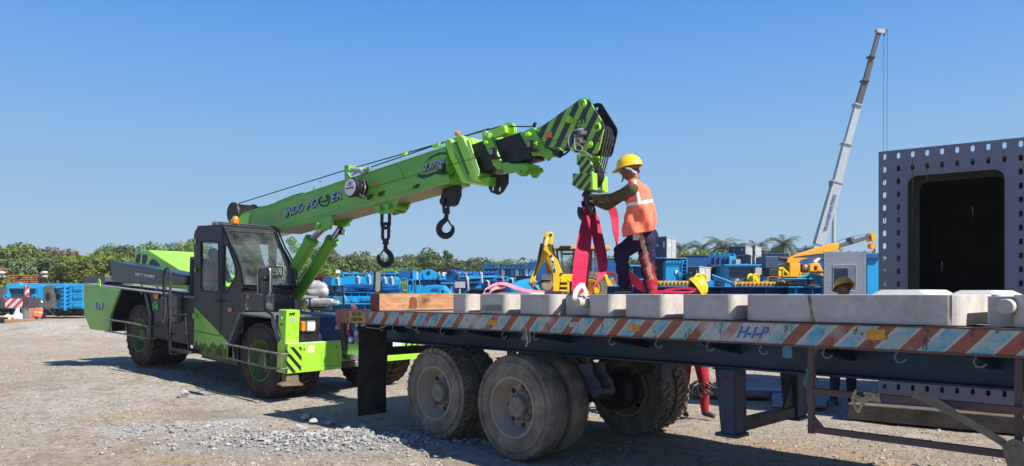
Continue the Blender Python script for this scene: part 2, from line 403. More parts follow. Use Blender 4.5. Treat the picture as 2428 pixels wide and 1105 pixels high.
# ------------------------------------------------------------------ ground
def ground_material():
    m, nt, b = _nodes('gravel_ground'); v = coords(nt)
    big = noise(nt, v, .22, 5); mid = noise(nt, v, 1.3, 8, .7); fine = noise(nt, v, 16, 8, .75)
    c = mixc(nt, ramp(nt, big, .42, .58), (.455, .37, .28), (.48, .44, .38))
    c = mixc(nt, ramp(nt, mid, .50, .72), c, (.31, .225, .145))
    c = mixc(nt, ramp(nt, mid, .26, .40, (1, 1, 1, 1), (0, 0, 0, 1)), c, (.43, .40, .35))
    # crushed pale stone dust round the rubble heap
    def patch(cx, cy, rx, ry, ang):
        g = N(nt, 'ShaderNodeMapping'); g.vector_type = 'TEXTURE'; g.inputs['Location'].default_value = (cx, cy, 0); g.inputs['Rotation'].default_value = (0, 0, ang); g.inputs['Scale'].default_value = (rx, ry, 1e3)
        L(nt, v, g.inputs['Vector']); ln = N(nt, 'ShaderNodeVectorMath', operation='LENGTH'); L(nt, g.outputs[0], ln.inputs[0])
        d = math_(nt, 'ADD', ln.outputs['Value'], math_(nt, 'MULTIPLY_ADD', mid, 1.3, -.65))
        return ramp(nt, d, .55, 1.05, (1, 1, 1, 1), (0, 0, 0, 1))
    for p, colr, am in (((-3.9, 9.2, 1.5, .75, .15), (.50, .49, .48), .7), ((-2.2, 8.0, 1.9, .6, .05), (.36, .36, .355), .85), ((-5.0, 10.2, 1.1, .5, .3), (.46, .31, .17), .5), ((-4.2, 10.3, .9, .4, -.3), (.23, .20, .165), .45), ((-1.9, 6.2, 1.6, .5, .1), (.45, .31, .19), .45), ((3.2, 7.6, 1.2, .4, -.7), (.48, .31, .18), .55), ((-8.5, 12.6, 1.6, .5, .1), (.28, .235, .19), .4),
                        ((-4.4, 12.3, 1.4, .7, -.6), (.30, .245, .18), .3), ((-7.5, 10.5, 2.2, .8, .4), (.50, .47, .42), .5), ((-3.3, 7.4, .6, .25, .1), (.48, .33, .2), .6)):
        c = mixc(nt, math_(nt, 'MULTIPLY', patch(*p), am), c, colr)
    vo = N(nt, 'ShaderNodeTexVoronoi'); vo.inputs['Scale'].default_value = 26; vo.inputs['Randomness'].default_value = 1; L(nt, v, vo.inputs['Vector'])
    st = ramp(nt, vo.outputs['Distance'], .16, .30, (1, 1, 1, 1), (0, 0, 0, 1))
    sel = ramp(nt, noise(nt, v, 7, 3), .40, .52)
    f = math_(nt, 'MULTIPLY', st, sel)
    sx_ = N(nt, 'ShaderNodeSeparateXYZ'); L(nt, vo.outputs['Color'], sx_.inputs[0])
    sc_ = ramp(nt, sx_.outputs[0], .15, .9, (.17, .145, .12, 1), (.60, .56, .50, 1))
    c = mixc(nt, math_(nt, 'MULTIPLY', f, .9), c, sc_)
    vo2 = N(nt, 'ShaderNodeTexVoronoi'); vo2.inputs['Scale'].default_value = 9; L(nt, v, vo2.inputs['Vector']); s2 = N(nt, 'ShaderNodeSeparateXYZ'); L(nt, vo2.outputs['Color'], s2.inputs[0])
    f2 = math_(nt, 'MULTIPLY', ramp(nt, vo2.outputs['Distance'], .10, .20, (1, 1, 1, 1), (0, 0, 0, 1)), ramp(nt, noise(nt, v, 2.2, 4), .50, .60))
    c = mixc(nt, math_(nt, 'MULTIPLY', f2, .85), c, ramp(nt, s2.outputs[1], .1, .9, (.22, .18, .14, 1), (.55, .52, .47, 1)))
    md2 = noise(nt, v, 4.5, 8, .75); c = mixc(nt, math_(nt, 'MULTIPLY', ramp(nt, md2, .52, .66), .55), c, (.23, .18, .13)); c = mixc(nt, math_(nt, 'MULTIPLY', ramp(nt, md2, .34, .46, (1, 1, 1, 1), (0, 0, 0, 1)), .55), c, (.53, .50, .44))
    c = mixc(nt, math_(nt, 'MULTIPLY', ramp(nt, fine, .50, .64), .75), c, (.15, .115, .08))
    c = mixc(nt, math_(nt, 'MULTIPLY', ramp(nt, fine, .30, .42, (1, 1, 1, 1), (0, 0, 0, 1)), .5), c, (.58, .55, .50))
    L(nt, c, b.inputs['Base Color']); b.inputs['Roughness'].default_value = .95; b.inputs['Specular IOR Level'].default_value = .15
    h = math_(nt, 'ADD', math_(nt, 'MULTIPLY', f, .5), math_(nt, 'ADD', fine, math_(nt, 'MULTIPLY', mid, 1.5)))
    bump(nt, b, h, 1.0, .05); return m
def axis_(n, near, far, c=0.0, k=4.0):
    t = np.linspace(-1, 1, n); return c+np.sign(t)*(np.sinh(np.abs(t)*k)/np.sinh(k))*far
gx = axis_(420, 0, 900, -1.0, 6.2); gy = axis_(420, 0, 900, 9.5, 6.2)
X, Y = np.meshgrid(gx, gy); Z = ground_z(X, Y)
def vnoise(x, y, s, seed):
    r = np.random.default_rng(seed).random((256, 256)); xi = np.floor(x/s).astype(int); yi = np.floor(y/s).astype(int)
    fx = x/s-xi; fy = y/s-yi; fx = fx*fx*(3-2*fx); fy = fy*fy*(3-2*fy); g = lambda a, b: r[a % 256, b % 256]
    return (g(xi, yi)*(1-fx)+g(xi+1, yi)*fx)*(1-fy)+(g(xi, yi+1)*(1-fx)+g(xi+1, yi+1)*fx)*fy-.5
def bumps(x, y): return .05*vnoise(x, y, 1.7, 1)+.022*vnoise(x, y, .45, 2)+.012*vnoise(x, y, .16, 3)
def heap(x, y):
    return .10*np.exp(-(((x+2.05)/1.05)**2+((y-8.35)/.42)**2))*(1+1.1*vnoise(x, y, .3, 5))+.05*np.exp(-(((x+3.7)/1.1)**2+((y-9.0)/.35)**2))+.55*np.exp(-(((x+19)/4.)**2+((y-31)/2.5)**2))
def ruts(x, y):
    o = 0
    for a, c0, wv in ((.62, 3.3, .6), (.62, 5.0, .6), (-.15, 8.9, .9), (-.15, 10.6, .9), (.35, 6.6, .7)):
        d = (y-math.tan(a)*x*-1-c0-1.2)*math.cos(a)+wv*vnoise(x, y*0, 6.0, 21); o = o-.022*np.exp(-(d/.16)**2)+.012*np.exp(-((np.abs(d)-.30)/.10)**2)
    return o*np.clip(.6+1.2*vnoise(x, y, 2.5, 23), 0, 1)
def gz(x, y): return ruts(x, y)+ground_z(x, y)+bumps(x, y)+heap(x, y)-.012
Z = gz(X, Y)
vv = np.stack([X, Y, Z], -1).reshape(-1, 3); n_ = 420; ii = np.arange(n_*n_).reshape(n_, n_)
ff = np.stack([ii[:-1, :-1], ii[:-1, 1:], ii[1:, 1:], ii[1:, :-1]], -1).reshape(-1, 4)
raw('ground', vv, ff, ground_material(), smooth=True, label='dusty beige gravel yard ground', kind='structure')

# ------------------------------------------------------------------ loose stones
def rock_protos(n, seed, sub=1):
    out = []
    for i in range(n):
        bm = bmesh.new(); bmesh.ops.create_icosphere(bm, subdivisions=sub, radius=1); r = random.Random(seed+i)
        cuts = [(V((r.gauss(0, 1), r.gauss(0, 1), r.gauss(0, 1))).normalized(), r.uniform(.35, .8)) for _ in range(7)]
        sx, sy, sz = r.uniform(.8, 1.3), r.uniform(.7, 1), r.uniform(.5, .8)
        for v in bm.verts:
            for nn, d in cuts:
                e = v.co.dot(nn)-d
                if e > 0: v.co -= nn*e
            v.co *= r.uniform(.92, 1.06); v.co.x *= sx; v.co.y *= sy; v.co.z *= sz
        vs = np.array([v.co[:] for v in bm.verts]); fs = np.array([[v.index for v in f.verts] for f in bm.faces]); bm.free(); out.append((vs, fs))
    return out
def scatter(name, pts, sizes, protos, mats, **k):
    V_, F_ = [], []; o = 0
    for i in range(len(pts)):
        vs, fs = protos[i % len(protos)]; a = rng.uniform(0, 6.28); ca, sa = math.cos(a), math.sin(a)
        t = rng.uniform(-.5, .5); v2 = vs.copy(); y = v2[:, 1]*math.cos(t)-v2[:, 2]*math.sin(t); z = v2[:, 1]*math.sin(t)+v2[:, 2]*math.cos(t)
        q = np.stack([v2[:, 0]*ca-y*sa, v2[:, 0]*sa+y*ca, z], -1)*sizes[i]+pts[i]
        V_.append(q); F_.append(fs+o); o += len(vs)
    return raw(name, np.concatenate(V_), np.concatenate(F_), mats, **k)
def stone_mat(name, a, b_, d):
    m, nt, b = _nodes(name); v = coords(nt)
    c = mixc(nt, ramp(nt, noise(nt, v, 5, 2), .4, .6), a, b_); c = mixc(nt, ramp(nt, noise(nt, v, 30, 6, .8), .5, .75), c, d)
    L(nt, c, b.inputs['Base Color']); b.inputs['Roughness'].default_value = .95; bump(nt, b, noise(nt, v, 50, 5, .7), .5, .01); return m
STONE = stone_mat('loose_stone', (.42, .39, .34), (.24, .20, .155), (.14, .115, .09))
RUBB = stone_mat('grey_rubble', (.40, .39, .375), (.29, .285, .275), (.17, .16, .15))
def near_pts(n, z0, z1, power=1.6):
    u = rng.random(n); zz = z0*(z1/z0)**(u**(1/1.15)); xx = zz*rng.uniform(-.78, .78, n)
    m = (noise_mask(xx, zz) > rng.random(n)); xx, zz = xx[m], zz[m]
    return np.stack([xx, zz, gz(xx, zz)], -1)
def noise_mask(x, y): return np.clip(.55+1.6*vnoise(x, y, .9, 9), .12, 1)
pp = near_pts(42000, 4.2, 34); szs = np.clip(rng.lognormal(-4.55, .55, len(pp)), .004, .045)
scatter('gravel', pp+np.array([0, 0, .002]), szs, rock_protos(8, 1, 1)[:8], STONE, label='small loose stones scattered over the yard', kind='stuff')
rp = rock_protos(10, 50, 2)
n1 = 1900
hx = np.concatenate([rng.normal(-2.0, .72, n1), rng.normal(-3.9, .8, 170), rng.normal(-.7, .5, 260)]); hy = np.concatenate([rng.normal(8.25, .26, n1)+.0, rng.normal(8.7, .35, 170), rng.normal(8.6, .3, 260)])
hz = gz(hx, hy)
hs = np.clip(rng.lognormal(-4.15, .5, len(hx)), .006, .05)
scatter('rubble_heap', np.stack([hx, hy, hz+.006+hs*.3], -1), hs, rock_protos(10, 30, 1), RUBB, label='low heap of pale grey crushed rubble beside the trailer wheels', kind='stuff')
for i, (px, py, wd, lab) in enumerate([(436, 937, 34, 'largest lone grey rock on the bare ground before the green crane'),
        (726, 989, 24, 'angular pale rock on the very top of the rubble heap'), (745, 999, 26, 'pale rock in the heap just right of the topmost rock'), (784, 1003, 24, 'round pale rock mid way along the rubble heap'),
        (858, 1015, 26, 'grey block of rubble at the right end of the heap below the mud flap'), (712, 1014, 34, 'wide flat rock low on the left face of the rubble heap'), (825, 1010, 26, 'flat pale rock between the round rock and the right end block'), (574, 1052, 12, 'small dark stone lying alone below the heap')]):
    d = ray(px, py); Zp = EYE/(-d.z)
    for _ in range(6):
        q = P(px, py, Zp); Zp = (EYE-float(gz(np.array(q.x), np.array(q.y)))-.04)/(-d.z)
    q = P(px, py, Zp); vs, fs = rock_protos(1, 200+i*7, 3)[0]; s_ = wd/F*Zp/2*1.15
    o = raw('rock', vs*s_, fs, RUBB, smooth=False, label=lab, cat='rock', group='larger rocks on the ground'); o.location = q; o.rotation_euler = (0, 0, i*1.3)
# ------------------------------------------------------------------ green pick-and-carry crane
th = math.asin(.25/4.16)
cf = V((.7739*math.cos(th), -.6333*math.cos(th), -math.sin(th))); cl = V((.6333, .7739, 0)); cu = cf.cross(cl)
CR = Frame((-4.0, 11.6, .0), cf, cl, cu)
crane = empty('mobile_crane', m=CR.m, label='green and black mobile crane with long telescopic boom raised over the trailer', cat='crane')
def C0(px, py, y=0.0): return CR.hit(px, py, 1, y)
def CX_(px, py, x): return CR.hit(px, py, 0, x)
def CZ_(px, py, z): return CR.hit(px, py, 2, z)
def side(pts, y, w, name=None, mats=None, parent=None, bevel=.008, holes=(), mb=None, **k):
    m = mb or MB(); m.prism([C0(a, b, y) for a, b in pts], (0, w, 0), [[C0(a, b, y) for a, b in h] for h in holes])
    if name: return obj(name, m, mats, parent or crane, bevel, **k)
    return m
XL, XB_ = None, None
# --- tyres
def tyre_mesh(R, r, w, lugs, kind):
    """tyre centred on origin, axle along y, y from 0 (outer face) to w"""
    mb = MB(); sh_ = .10*R; dp = .036 if R > .55 else .026
    prof = [(r, .04*w), (r+.02, .0), (r+.35*(R-r), -.035*w), (R-sh_*1.1, .01), (R-sh_*.35, .05*w), (R-dp if kind != 'rib' else R-.008, .13*w), (R-dp if kind != 'rib' else R, .5*w), (R-dp if kind != 'rib' else R-.008, .87*w), (R-sh_*.35, .95*w), (R-sh_*1.1, w-.01), (r+.35*(R-r), 1.03*w), (r+.02, w), (r, .96*w), (r, .04*w)]
    if kind == 'rib':
        g = .012; pr = []
        for a, b in prof[:5]: pr.append((a, b))
        ys = [.10, .28, .30, .49, .51, .70, .72, .90]
        for j, yy in enumerate(ys): 
            rr = R-.012*abs(yy-.5)
            if j in (1, 3, 5): pr += [(rr, (yy-.015)*w), (rr-g, yy*w)]
            elif j in (2, 4, 6): pr += [(rr-g, yy*w), (rr, (yy+.015)*w)]
            else: pr.append((rr-.004, yy*w))
        prof = pr+prof[8:]
    mb.lathe(prof, (0, 0, 0), (0, 1, 0), 72)
    mb.lathe([(R-sh_*1.5, .004), (R-sh_*1.45, -.008), (R-sh_*1.35, .004)], (0, 0, 0), (0, 1, 0), 60)
    for k in range(lugs):
        a = 2*math.pi*k/lugs
        for sd in (0, 1):
            aa = a+(math.pi/lugs if sd else 0)
            if kind == 'rib':
                e0, e1, hh, ww = (.02, .11, .012, .30)
            else: e0, e1, hh, ww = (.010, .50, dp+.002, .30)
            segs = 4 if kind != 'rib' else 2; dl = 2*math.pi/lugs*ww; vs = []; fs = []
            for q in range(segs+1):
                t = q/segs; yy = (e0+(e1-e0)*t)*w; yy = yy if sd == 0 else w-yy
                sk = (0 if kind == 'rib' else .55)*2*math.pi/lugs*(t if q % 2 == 0 else t-.18)
                top = (R if t > .18 else R-.012) if kind != 'rib' else R-.007; base = R-hh-.02
                if t < .01: top = R-sh_*.30; base = R-sh_*1.1
                for da, rr in ((-dl/2, base), (-dl/2*.85, top), (dl/2*.85, top), (dl/2, base)):
                    an = aa+sk+da; vs.append((math.cos(an)*rr, yy, math.sin(an)*rr))
            for q in range(segs):
                fs += [(q*4+j, q*4+j+1, q*4+j+5, q*4+j+4) for j in range(3)]
            fs += [(0, 1, 2, 3), (segs*4+3, segs*4+2, segs*4+1, segs*4)]
            mb.add(vs, fs, False)
    return mb
def rim_mesh(r, w, holes=8, deep=.16, mb=None):
    mb = MB()
    mb.lathe([(r+.012, .02), (r+.016, -.004), (r-.006, -.006), (r-.014, .02), (r-.03, .05), (r-.045, deep*.6), (r-.075, deep), (.55*r, deep+.01), (.50*r, deep-.01), (.34*r, deep-.03), (.33*r, deep+.02), (0.0, deep+.02)], (0, 0, 0), (0, 1, 0), 48)
    mb.lathe([(r+.012, .02), (r, w-.02), (r+.012, w)], (0, 0, 0), (0, 1, 0), 32)
    mb.cur = 1
    for k in range(holes):
        a = 2*math.pi*k/holes; c = V((math.cos(a)*.67*r, deep+.002, math.sin(a)*.67*r)); mb.cyl(c-V((0, .006, 0)), c+V((0, .01, 0)), .028 if holes < 9 else .02, n=10)
    return mb
def hub_mesh(r, out, bolts=10):
    mb = MB(); mb.lathe([(r*1.45, .165), (r*1.4, .13), (r*1.05, .12), (r, out+.02), (r*.9, out), (r*.3, out-.008), (0, out-.01)], (0, 0, 0), (0, 1, 0), 28)
    for k in range(bolts):
        a = 2*math.pi*k/bolts; c = V((math.cos(a)*r*1.22, .105, math.sin(a)*r*1.22)); mb.cyl(c, c+V((0, .03, 0)), .013, n=6)
    return mb
def wheel(parent, loc, R, r, w, lugs, kind, tm, rm, hm, proto=None, twist=0.0, rimlabel=None):
    if proto is not None:
        c = copy_tree(proto, parent); c.location = loc; c.rotation_euler = (0, twist, 0); return c
    e = empty('wheel', loc, parent); e.rotation_euler = (0, twist, 0)
    obj('tyre', tyre_mesh(R, r, w, lugs, kind), tm, e); obj('rim', rim_mesh(r, w), [rm, TEXTK], e); obj('hub', hub_mesh(.11*R/.52, .05), hm, e); return e
RW = .605
wf = wheel(crane, (0, .02, RW), RW, .315, .36, 26, 'lug', RUBBERM, GREEND, GREEND)
WB = -4.16
for (x, y) in ((0, .42), (0, 1.95), (0, 2.35), (WB, .02), (WB, .42), (WB, 1.95), (WB, 2.35)):
    wheel(crane, (x, y, RW), 0, 0, 0, 0, '', 0, 0, 0, wf, twist=.3*y+x)
mb = MB()
for x in (0, WB): mb.cyl((x, .3, RW), (x, 2.4, RW), .12, n=14); mb.sphere((x, 1.35, RW), (.28, .24, .26))
obj('axle', mb, DARKST, crane)
# --- rear chassis
side([(198, 674), (284, 686), (262, 745), (258, 786), (213, 781), (198, 745)], -.02, 2.7, 'tail_counterweight', GREEN, bevel=.02)
XT = C0(198, 674).x; ZD = C0(284, 686).z
mb = MB(); q = C0(460, 697); mb.box((XT+.02, .0, ZD+.004), (q.x, 2.6, ZD+.03)); dk = obj('deck', mb, mat('worn_deck', (.22, .23, .25), .6, var=.3, vs=4, dirt=.3), crane, .006)
XA0 = C0(284, 686).x; XA1 = C0(345, 700).x; XM = C0(462, 700).x; ZB = C0(360, 800).z
mb = MB(); mb.box((XT+.05, .5, .55), (XM, 2.2, ZD)); mb.box((XA1, .03, ZB+.0), (XM, .5, ZD))
obj('rear_chassis', mb, BLACKP, crane, .01)
mb = side([(284, 686), (290, 687), (268, 745), (264, 786), (258, 786), (262, 745)], 0, .5); mb.prism([C0(a, b, 0) for a, b in [(340, 694), (348, 697), (359, 745), (357, 806), (350, 806), (351, 745)]], (0, .4, 0))
obj('wheel_arch', mb, BLACKP, crane, .006)
mb = MB(); a, b = C0(365, 698, -.01), C0(373, 709, -.01); mb.box((a.x, -.012, b.z), (b.x, .0, a.z)); obj('reflector', mb, ORANGER, crane)
mb = MB()
for pts in ([(361, 722), (368, 712), (368, 717), (363, 725), (363, 735), (361, 733)], [(369, 712), (374, 722), (374, 735), (371, 733), (371, 723), (369, 717)], [(364, 727), (368, 721), (371, 727), (371, 737), (368, 729), (365, 736)]):
    mb.prism([C0(a, b, .02) for a, b in pts], (0, .01, 0))
obj('emblem', mb, mat('emblem_green', (.02, .40, .08), .4), crane)
# hydraulic cabinet, ladder, hand rail
mb = side([(382, 703), (418, 700), (420, 762), (384, 766)], -.05, .15); cab_ = obj('valve_box', mb, mat('worn_grey', (.13, .13, .135), .6, var=.3, vs=6, dirt=.3), crane, .01)
mb = MB()
for (x, y) in ((414, 704), (414, 716), (414, 722), (414, 752), (386, 706)): c = C0(x, y, -.05); mb.cyl(c, c-V((0, .012, 0)), .016, n=8)
obj('bolt', mb, STEEL, cab_)
mb = MB()
pl = lambda pts, y: [C0(a, b, y) for a, b in pts]
mb.tube(smoothpts(pl([(388, 758), (388, 700), (388, 655), (391, 641), (397, 636), (402, 641), (404, 655), (404, 700), (404, 760), (405, 838)], -.20), 3), .021, 8)
mb.tube(pl([(388, 690), (404, 694)], -.20), .012, 6)
mb.tube(pl([(440, 745), (449, 836), (404, 839)], -.14), .02, 6)
mb.tube(pl([(396, 752), (405, 838)], -.18), .03, 6)
for a, b in (((404, 748), (441, 746)), ((404, 793), (444, 790))): mb.tube(pl([a, b], -.16), .016, 6)
for a in ((405, 838), (449, 836)): p = C0(*a, -.14); 
p, q = C0(405, 834, -.2), C0(449, 838, -.2); mb.box((p.x, -.22, q.z-.01), (q.x, .05, q.z+.03))
obj('access_ladder', mb, DARKST, crane)
mb = MB(); mb.tube(smoothpts([C0(421, 700, .02), C0(428, 697, .0), C0(433, 706, -.02), C0(434, 722, 0)], 4), .014); mb.tube(smoothpts([C0(389, 705, -.1), C0(396, 702, -.1), C0(398, 730, -.08), C0(398, 760, -.08)], 4), .012)
obj('hose', mb, TEXTK, crane)
# tail details
mb = MB(); p, q = C0(198, 654, .25), C0(249, 673, .25); mb.prism([C0(a, b, .25) for a, b in ((199, 655), (248, 654), (249, 674), (203, 674))], (0, .6, 0)); obj('battery_cover', mb, mat('scuffed_black', (.07, .075, .08), .4, var=.3, vs=8, dirt=.3, dirtc=(.25, .25, .25)), crane, .02)
mb = MB(); c = C0(235, 676, .0); mb.tube([c+V((-.06, 0, -.02)), c+V((-.045, 0, .08)), c+V((0, 0, .12)), c+V((.05, 0, .08)), c+V((.07, 0, -.03))], .010, 6); obj('lifting_eye', mb, GREENB, crane)
mb = MB(); p = C0(203, 686, -.02); mb.box((p.x-.03, -.03, p.z-.05), (p.x+.04, -.0, p.z+.05)); obj('reflector', mb, ORANGER, crane)
text('lettering', '4x4', C0(221, 733, -.02), C0(244, 735, -.02), C0(223, 716, -.02), TEXTL, crane, (0, -1, 0), .006, bold=.015)
text('lettering', '4x4', C0(221.6, 734, -.02), C0(244.6, 736, -.02), C0(223.6, 717, -.02), TEXTD, crane, (0, -1, 0), .002, bold=.07)
bh = side([(260, 624), (266, 620), (381, 640), (438, 653), (442, 657), (441, 674), (437, 676), (336, 672), (272, 671), (264, 662)], .20, .45, 'engine_side_cover', mat('hood_black', (.013, .016, .022), .36, var=.25, vs=1.5, dirt=.12, dirtc=(.08, .085, .09), coat=.2), bevel=.03)
text('lettering', 'INDO POWER', C0(322, 654, .2), C0(368, 661, .2), C0(323, 647, .2), TEXTL, bh, (0, -1, 0), .008)
mb = MB()
for x in (373, 392, 336): c0 = C0(x, 674, .3); mb.cyl(c0, c0-V((0, 0, .2)), .02, n=6)
c = C0(266, 665, .3); mb.cyl(c, c+V((0, .02, .1)), .035, n=8); obj('cover_mount', mb, STEEL, crane)
# green rear hood (slanted) with dark cut-outs
YH = 1.15
hd = side([(320, 595), (323, 593), (352, 593), (460, 661), (460, 700), (314, 700)], YH, 1.05, 'rear_hood', GREENB, bevel=.012)
mb = MB()
for pts in ([(325, 602), (334, 602), (333, 614), (330, 624), (326, 627), (320, 625), (322, 612)], [(338, 603), (349, 604), (349, 616), (345, 627), (336, 625)], [(350, 634), (354, 621), (360, 614), (368, 616), (379, 629), (375, 640)]):
    mb.prism([C0(a, b, YH-.004) for a, b in pts], (0, .01, 0))
obj('vent_panel', mb, mat('vent_dark', (.045, .06, .07), .6), hd)
mb = MB(); mb.prism([C0(a, b, YH-.004) for a, b in ((326, 593), (333, 593), (333, 601), (326, 601))], (0, .01, 0)); obj('label_plate', mb, GREYB, hd)
pk = side([(443, 655), (462, 651), (462, 690), (444, 689)], .60, .12, 'winch_guard', GREENB, bevel=.008)
mb = MB()
for pts in ([(452, 654), (456, 654), (449, 664), (445, 664)], [(459, 653), (462, 653), (462, 658), (456, 665), (452, 665)]): mb.prism([C0(a, b, .595) for a, b in pts], (0, .01, 0))
obj('stripe', mb, TEXTK, pk); text('lettering', '0.5T', C0(446, 675, .6), C0(458, 676, .6), C0(446, 667, .6), TEXTK, pk, (0, -1, 0), .008)
# --- cab
CW = 1.0
outer = [(459, 566), (459.5, 556), (462, 547), (467, 540), (473, 536.5), (480, 535), (519, 532), (525, 535), (534, 556), (544, 583), (554, 601), (562, 620), (570, 645), (575, 679), (572, 690), (573, 741), (562, 766), (551, 798), (541, 822), (538, 856), (460, 836)]
win1 = [(476, 574), (479, 571), (515, 573), (518, 577), (519, 690), (516, 693), (479, 690), (476, 686)]
win2 = [(531, 583), (536, 579), (541, 585), (553, 618), (560, 640), (559, 654), (538, 692), (532, 696), (530, 690)]
cab = side(outer, 0, .045, 'cab', CABP, holes=[win1, win2], bevel=.01)
mb = MB()
cp = [C0(a, b, 0) for a, b in outer]; zf = C0(538, 780, 0).z; xb = cp[0].x; xf = C0(575, 679).x
# far wall, rear wall, roof, floor and front lower panel
mb.prism([C0(a, b, 0)+V((0, CW-.045, 0)) for a, b in outer], (0, .045, 0), [[C0(a, b, 0)+V((0, CW-.045, 0)) for a, b in h] for h in ([(472, 571), (515, 573), (516, 693), (476, 690)], win2)])
zr = C0(466, 541).z
mb.box((xb, .045, C0(460, 836).z), (xb+.04, CW-.045, C0(460, 690).z)); mb.box((xb, .045, C0(460, 575).z), (xb+.04, CW-.045, zr))
mb.box((xb+.02, .045, C0(480, 534).z-.05), (C0(523, 534).x, CW-.045, C0(480, 534).z-.005))
a = C0(573, 690); b = C0(573, 741); mb.box((a.x-.045, .045, b.z-.35), (a.x-.004, CW-.045, a.z+.03)); mb.box((xb, .045, zf), (a.x-.05, CW-.045, zf+.05))
obj('cab_shell', mb, CABP, cab, .01)
fpn = MB(); fpn.box((a.x-.004, .06, b.z+.02), (a.x+.012, CW-.06, a.z-.05)); fpn = obj('front_panel', fpn, mat('panel_blue_black', (.022, .025, .033), .35, var=.3, vs=3, dirt=.25), cab, .006)
mb = MB()
for yy in (.1, CW-.1):
    for zz in (b.z+.06, a.z-.09): mb.cyl((a.x+.012, yy, zz), (a.x+.02, yy, zz), .016, n=8)
obj('bolt', mb, STEEL, fpn)
# door seam, green wedge, door handle, hinges, reflector
mb = MB(); mb.prism([C0(x, y, -.004) for x, y in ((461, 727), (541, 811), (539, 856.5), (460, 836))], (0, .008, 0)); wd = obj('green_wedge', mb, GREEN, cab)
rm_ = random.Random(2); top_ = [(460+k*2.2, 812+rm_.uniform(-7, 9)+k*.28) for k in range(36)]; mb = MB(); mb.prism([C0(x, y, -.006) for x, y in top_+[(538.5, 857), (460, 837)]], (0, .004, 0)); obj('mud_stain', mb, mat('mud_on_green', (.10, .075, .045), .95, var=.4, vs=9, dirt=.75, dirtc=(.10, .24, .03), ds=9, bmp=.4), wd)
mb = MB(); p, q = C0(514, 828, -.009), C0(524, 843, -.009); mb.box((p.x, -.012, q.z), (q.x, .0, p.z)); obj('slot', mb, TEXTK, wd)
mb = MB(); seam = pl([(527, 540), (525, 640), (523, 700), (521, 797), (462, 784)], -.010); mb.tube(seam, .005, 4); mb.tube(pl([(477, 535), (527, 536)], -.008), .004, 4); obj('door_seam', mb, TEXTK, cab)
mb = MB(); mb.tube(pl([(524, 650), (520, 653), (519, 672), (523, 676)], -.04), .012, 8); mb.tube(pl([(508, 714), (520, 715), (527, 714)], -.03), .014, 8); p = C0(515, 714, -.02); mb.box((p.x-.05, -.03, p.z-.025), (p.x+.03, .0, p.z+.025)); obj('door_handle', mb, TEXTK, cab)
mb = MB()
for y in (573, 640): p = C0(463, y, -.02); mb.cyl(p-V((0, 0, .04)), p+V((0, 0, .04)), .018, n=8)
p = C0(462, 749, -.02); mb.box((p.x-.07, -.03, p.z-.04), (p.x+.06, .0, p.z+.04)); obj('hinge', mb, GREEN, cab)
mb = MB(); p, q = C0(541, 729, -.01), C0(549, 740, -.01); mb.box((p.x, -.014, q.z), (q.x, -.0, p.z)); obj('reflector', mb, ORANGER, cab)
for h in (win1, win2):
    mb = MB(); mb.prism([C0(x, y, .018) for x, y in h], (0, .005, 0)); o = obj('window', mb, GLASS, cab)
    mb = MB(); mb.tube(pl(h, -.002), .010, 6, closed=True); obj('window_seal', mb, TEXTK, cab)
# windscreen and mesh guard
wsp = [(525, 535), (534, 556), (544, 583), (554, 601), (562, 620), (570, 645), (575, 679)]
wc = smoothpts([C0(x, y, 0) for x, y in wsp], 3)
mb = MB(); mb.smooth = True; vs = []
for p in wc: vs += [p+V((0, .05, 0)), p+V((0, CW-.05, 0)), p+V((-.006, .05, 0)), p+V((-.006, CW-.05, 0))]
fs = []
for i in range(len(wc)-1): fs += [(i*4, i*4+1, i*4+5, i*4+4), (i*4+2, i*4+6, i*4+7, i*4+3), (i*4, i*4+4, i*4+6, i*4+2), (i*4+1, i*4+3, i*4+7, i*4+5)]
mb.add(vs, fs, True); obj('windscreen', mb, GLASS, cab)
mb = MB()
for yy in (.025, CW-.025): mb.tube([p+V((.015, yy, 0)) for p in wc], .026, 8)
for i in (0, -1): mb.tube([wc[i]+V((.012, .0, 0)), wc[i]+V((.012, CW, 0))], .028, 8)
obj('windscreen_frame', mb, BLACKP, cab)
def resample(pts, n):
    d = [0]; 
    for i in range(1, len(pts)): d.append(d[-1]+(pts[i]-pts[i-1]).length)
    out = []
    for k in range(n+1):
        t = d[-1]*k/n; i = max(j for j in range(len(d)) if d[j] <= t+1e-9); i = min(i, len(pts)-2)
        out.append(pts[i].lerp(pts[i+1], (t-d[i])/max(1e-9, d[i+1]-d[i])))
    return out
gp = [C0(519, 527, 0)]+[p+V((.06, 0, .035)) for p in wc[1:]]
gpr = resample(gp, 30); mb = MB()
for p in gpr: mb.tube([p+V((0, -.0, 0)), p+V((0, CW, 0))], .003, 4)
for k in range(24): yy = CW*k/23; mb.tube([p+V((0, yy, 0)) for p in gpr[::2]]+[gpr[-1]+V((0, yy, 0))], .003, 4)
for yy in (0, CW): mb.tube([p+V((0, yy, 0)) for p in gpr], .014, 6)
for p in (gpr[0], gpr[5], gpr[-1]): mb.tube([p, p+V((0, CW, 0))], .012, 6)
obj('mesh_guard', mb, mat('guard_wire', (.06, .065, .07), .5, .4), cab)
mb = MB(); p = C0(466, 526, .35); wz = wc[-1]+V((.03, .72, .08)); mb.tube([wz, wz+V((-.03, -.10, .22)), wz+V((-.10, -.2, .42))], .009, 6); mb.tube([wz+V((-.03, -.3, .25)), wz+V((-.03, .0, .25)), wz+V((-.05, .02, .1)), wz+V((-.05, -.32, .1))], .014, 6)
obj('wiper', mb, TEXTK, cab)
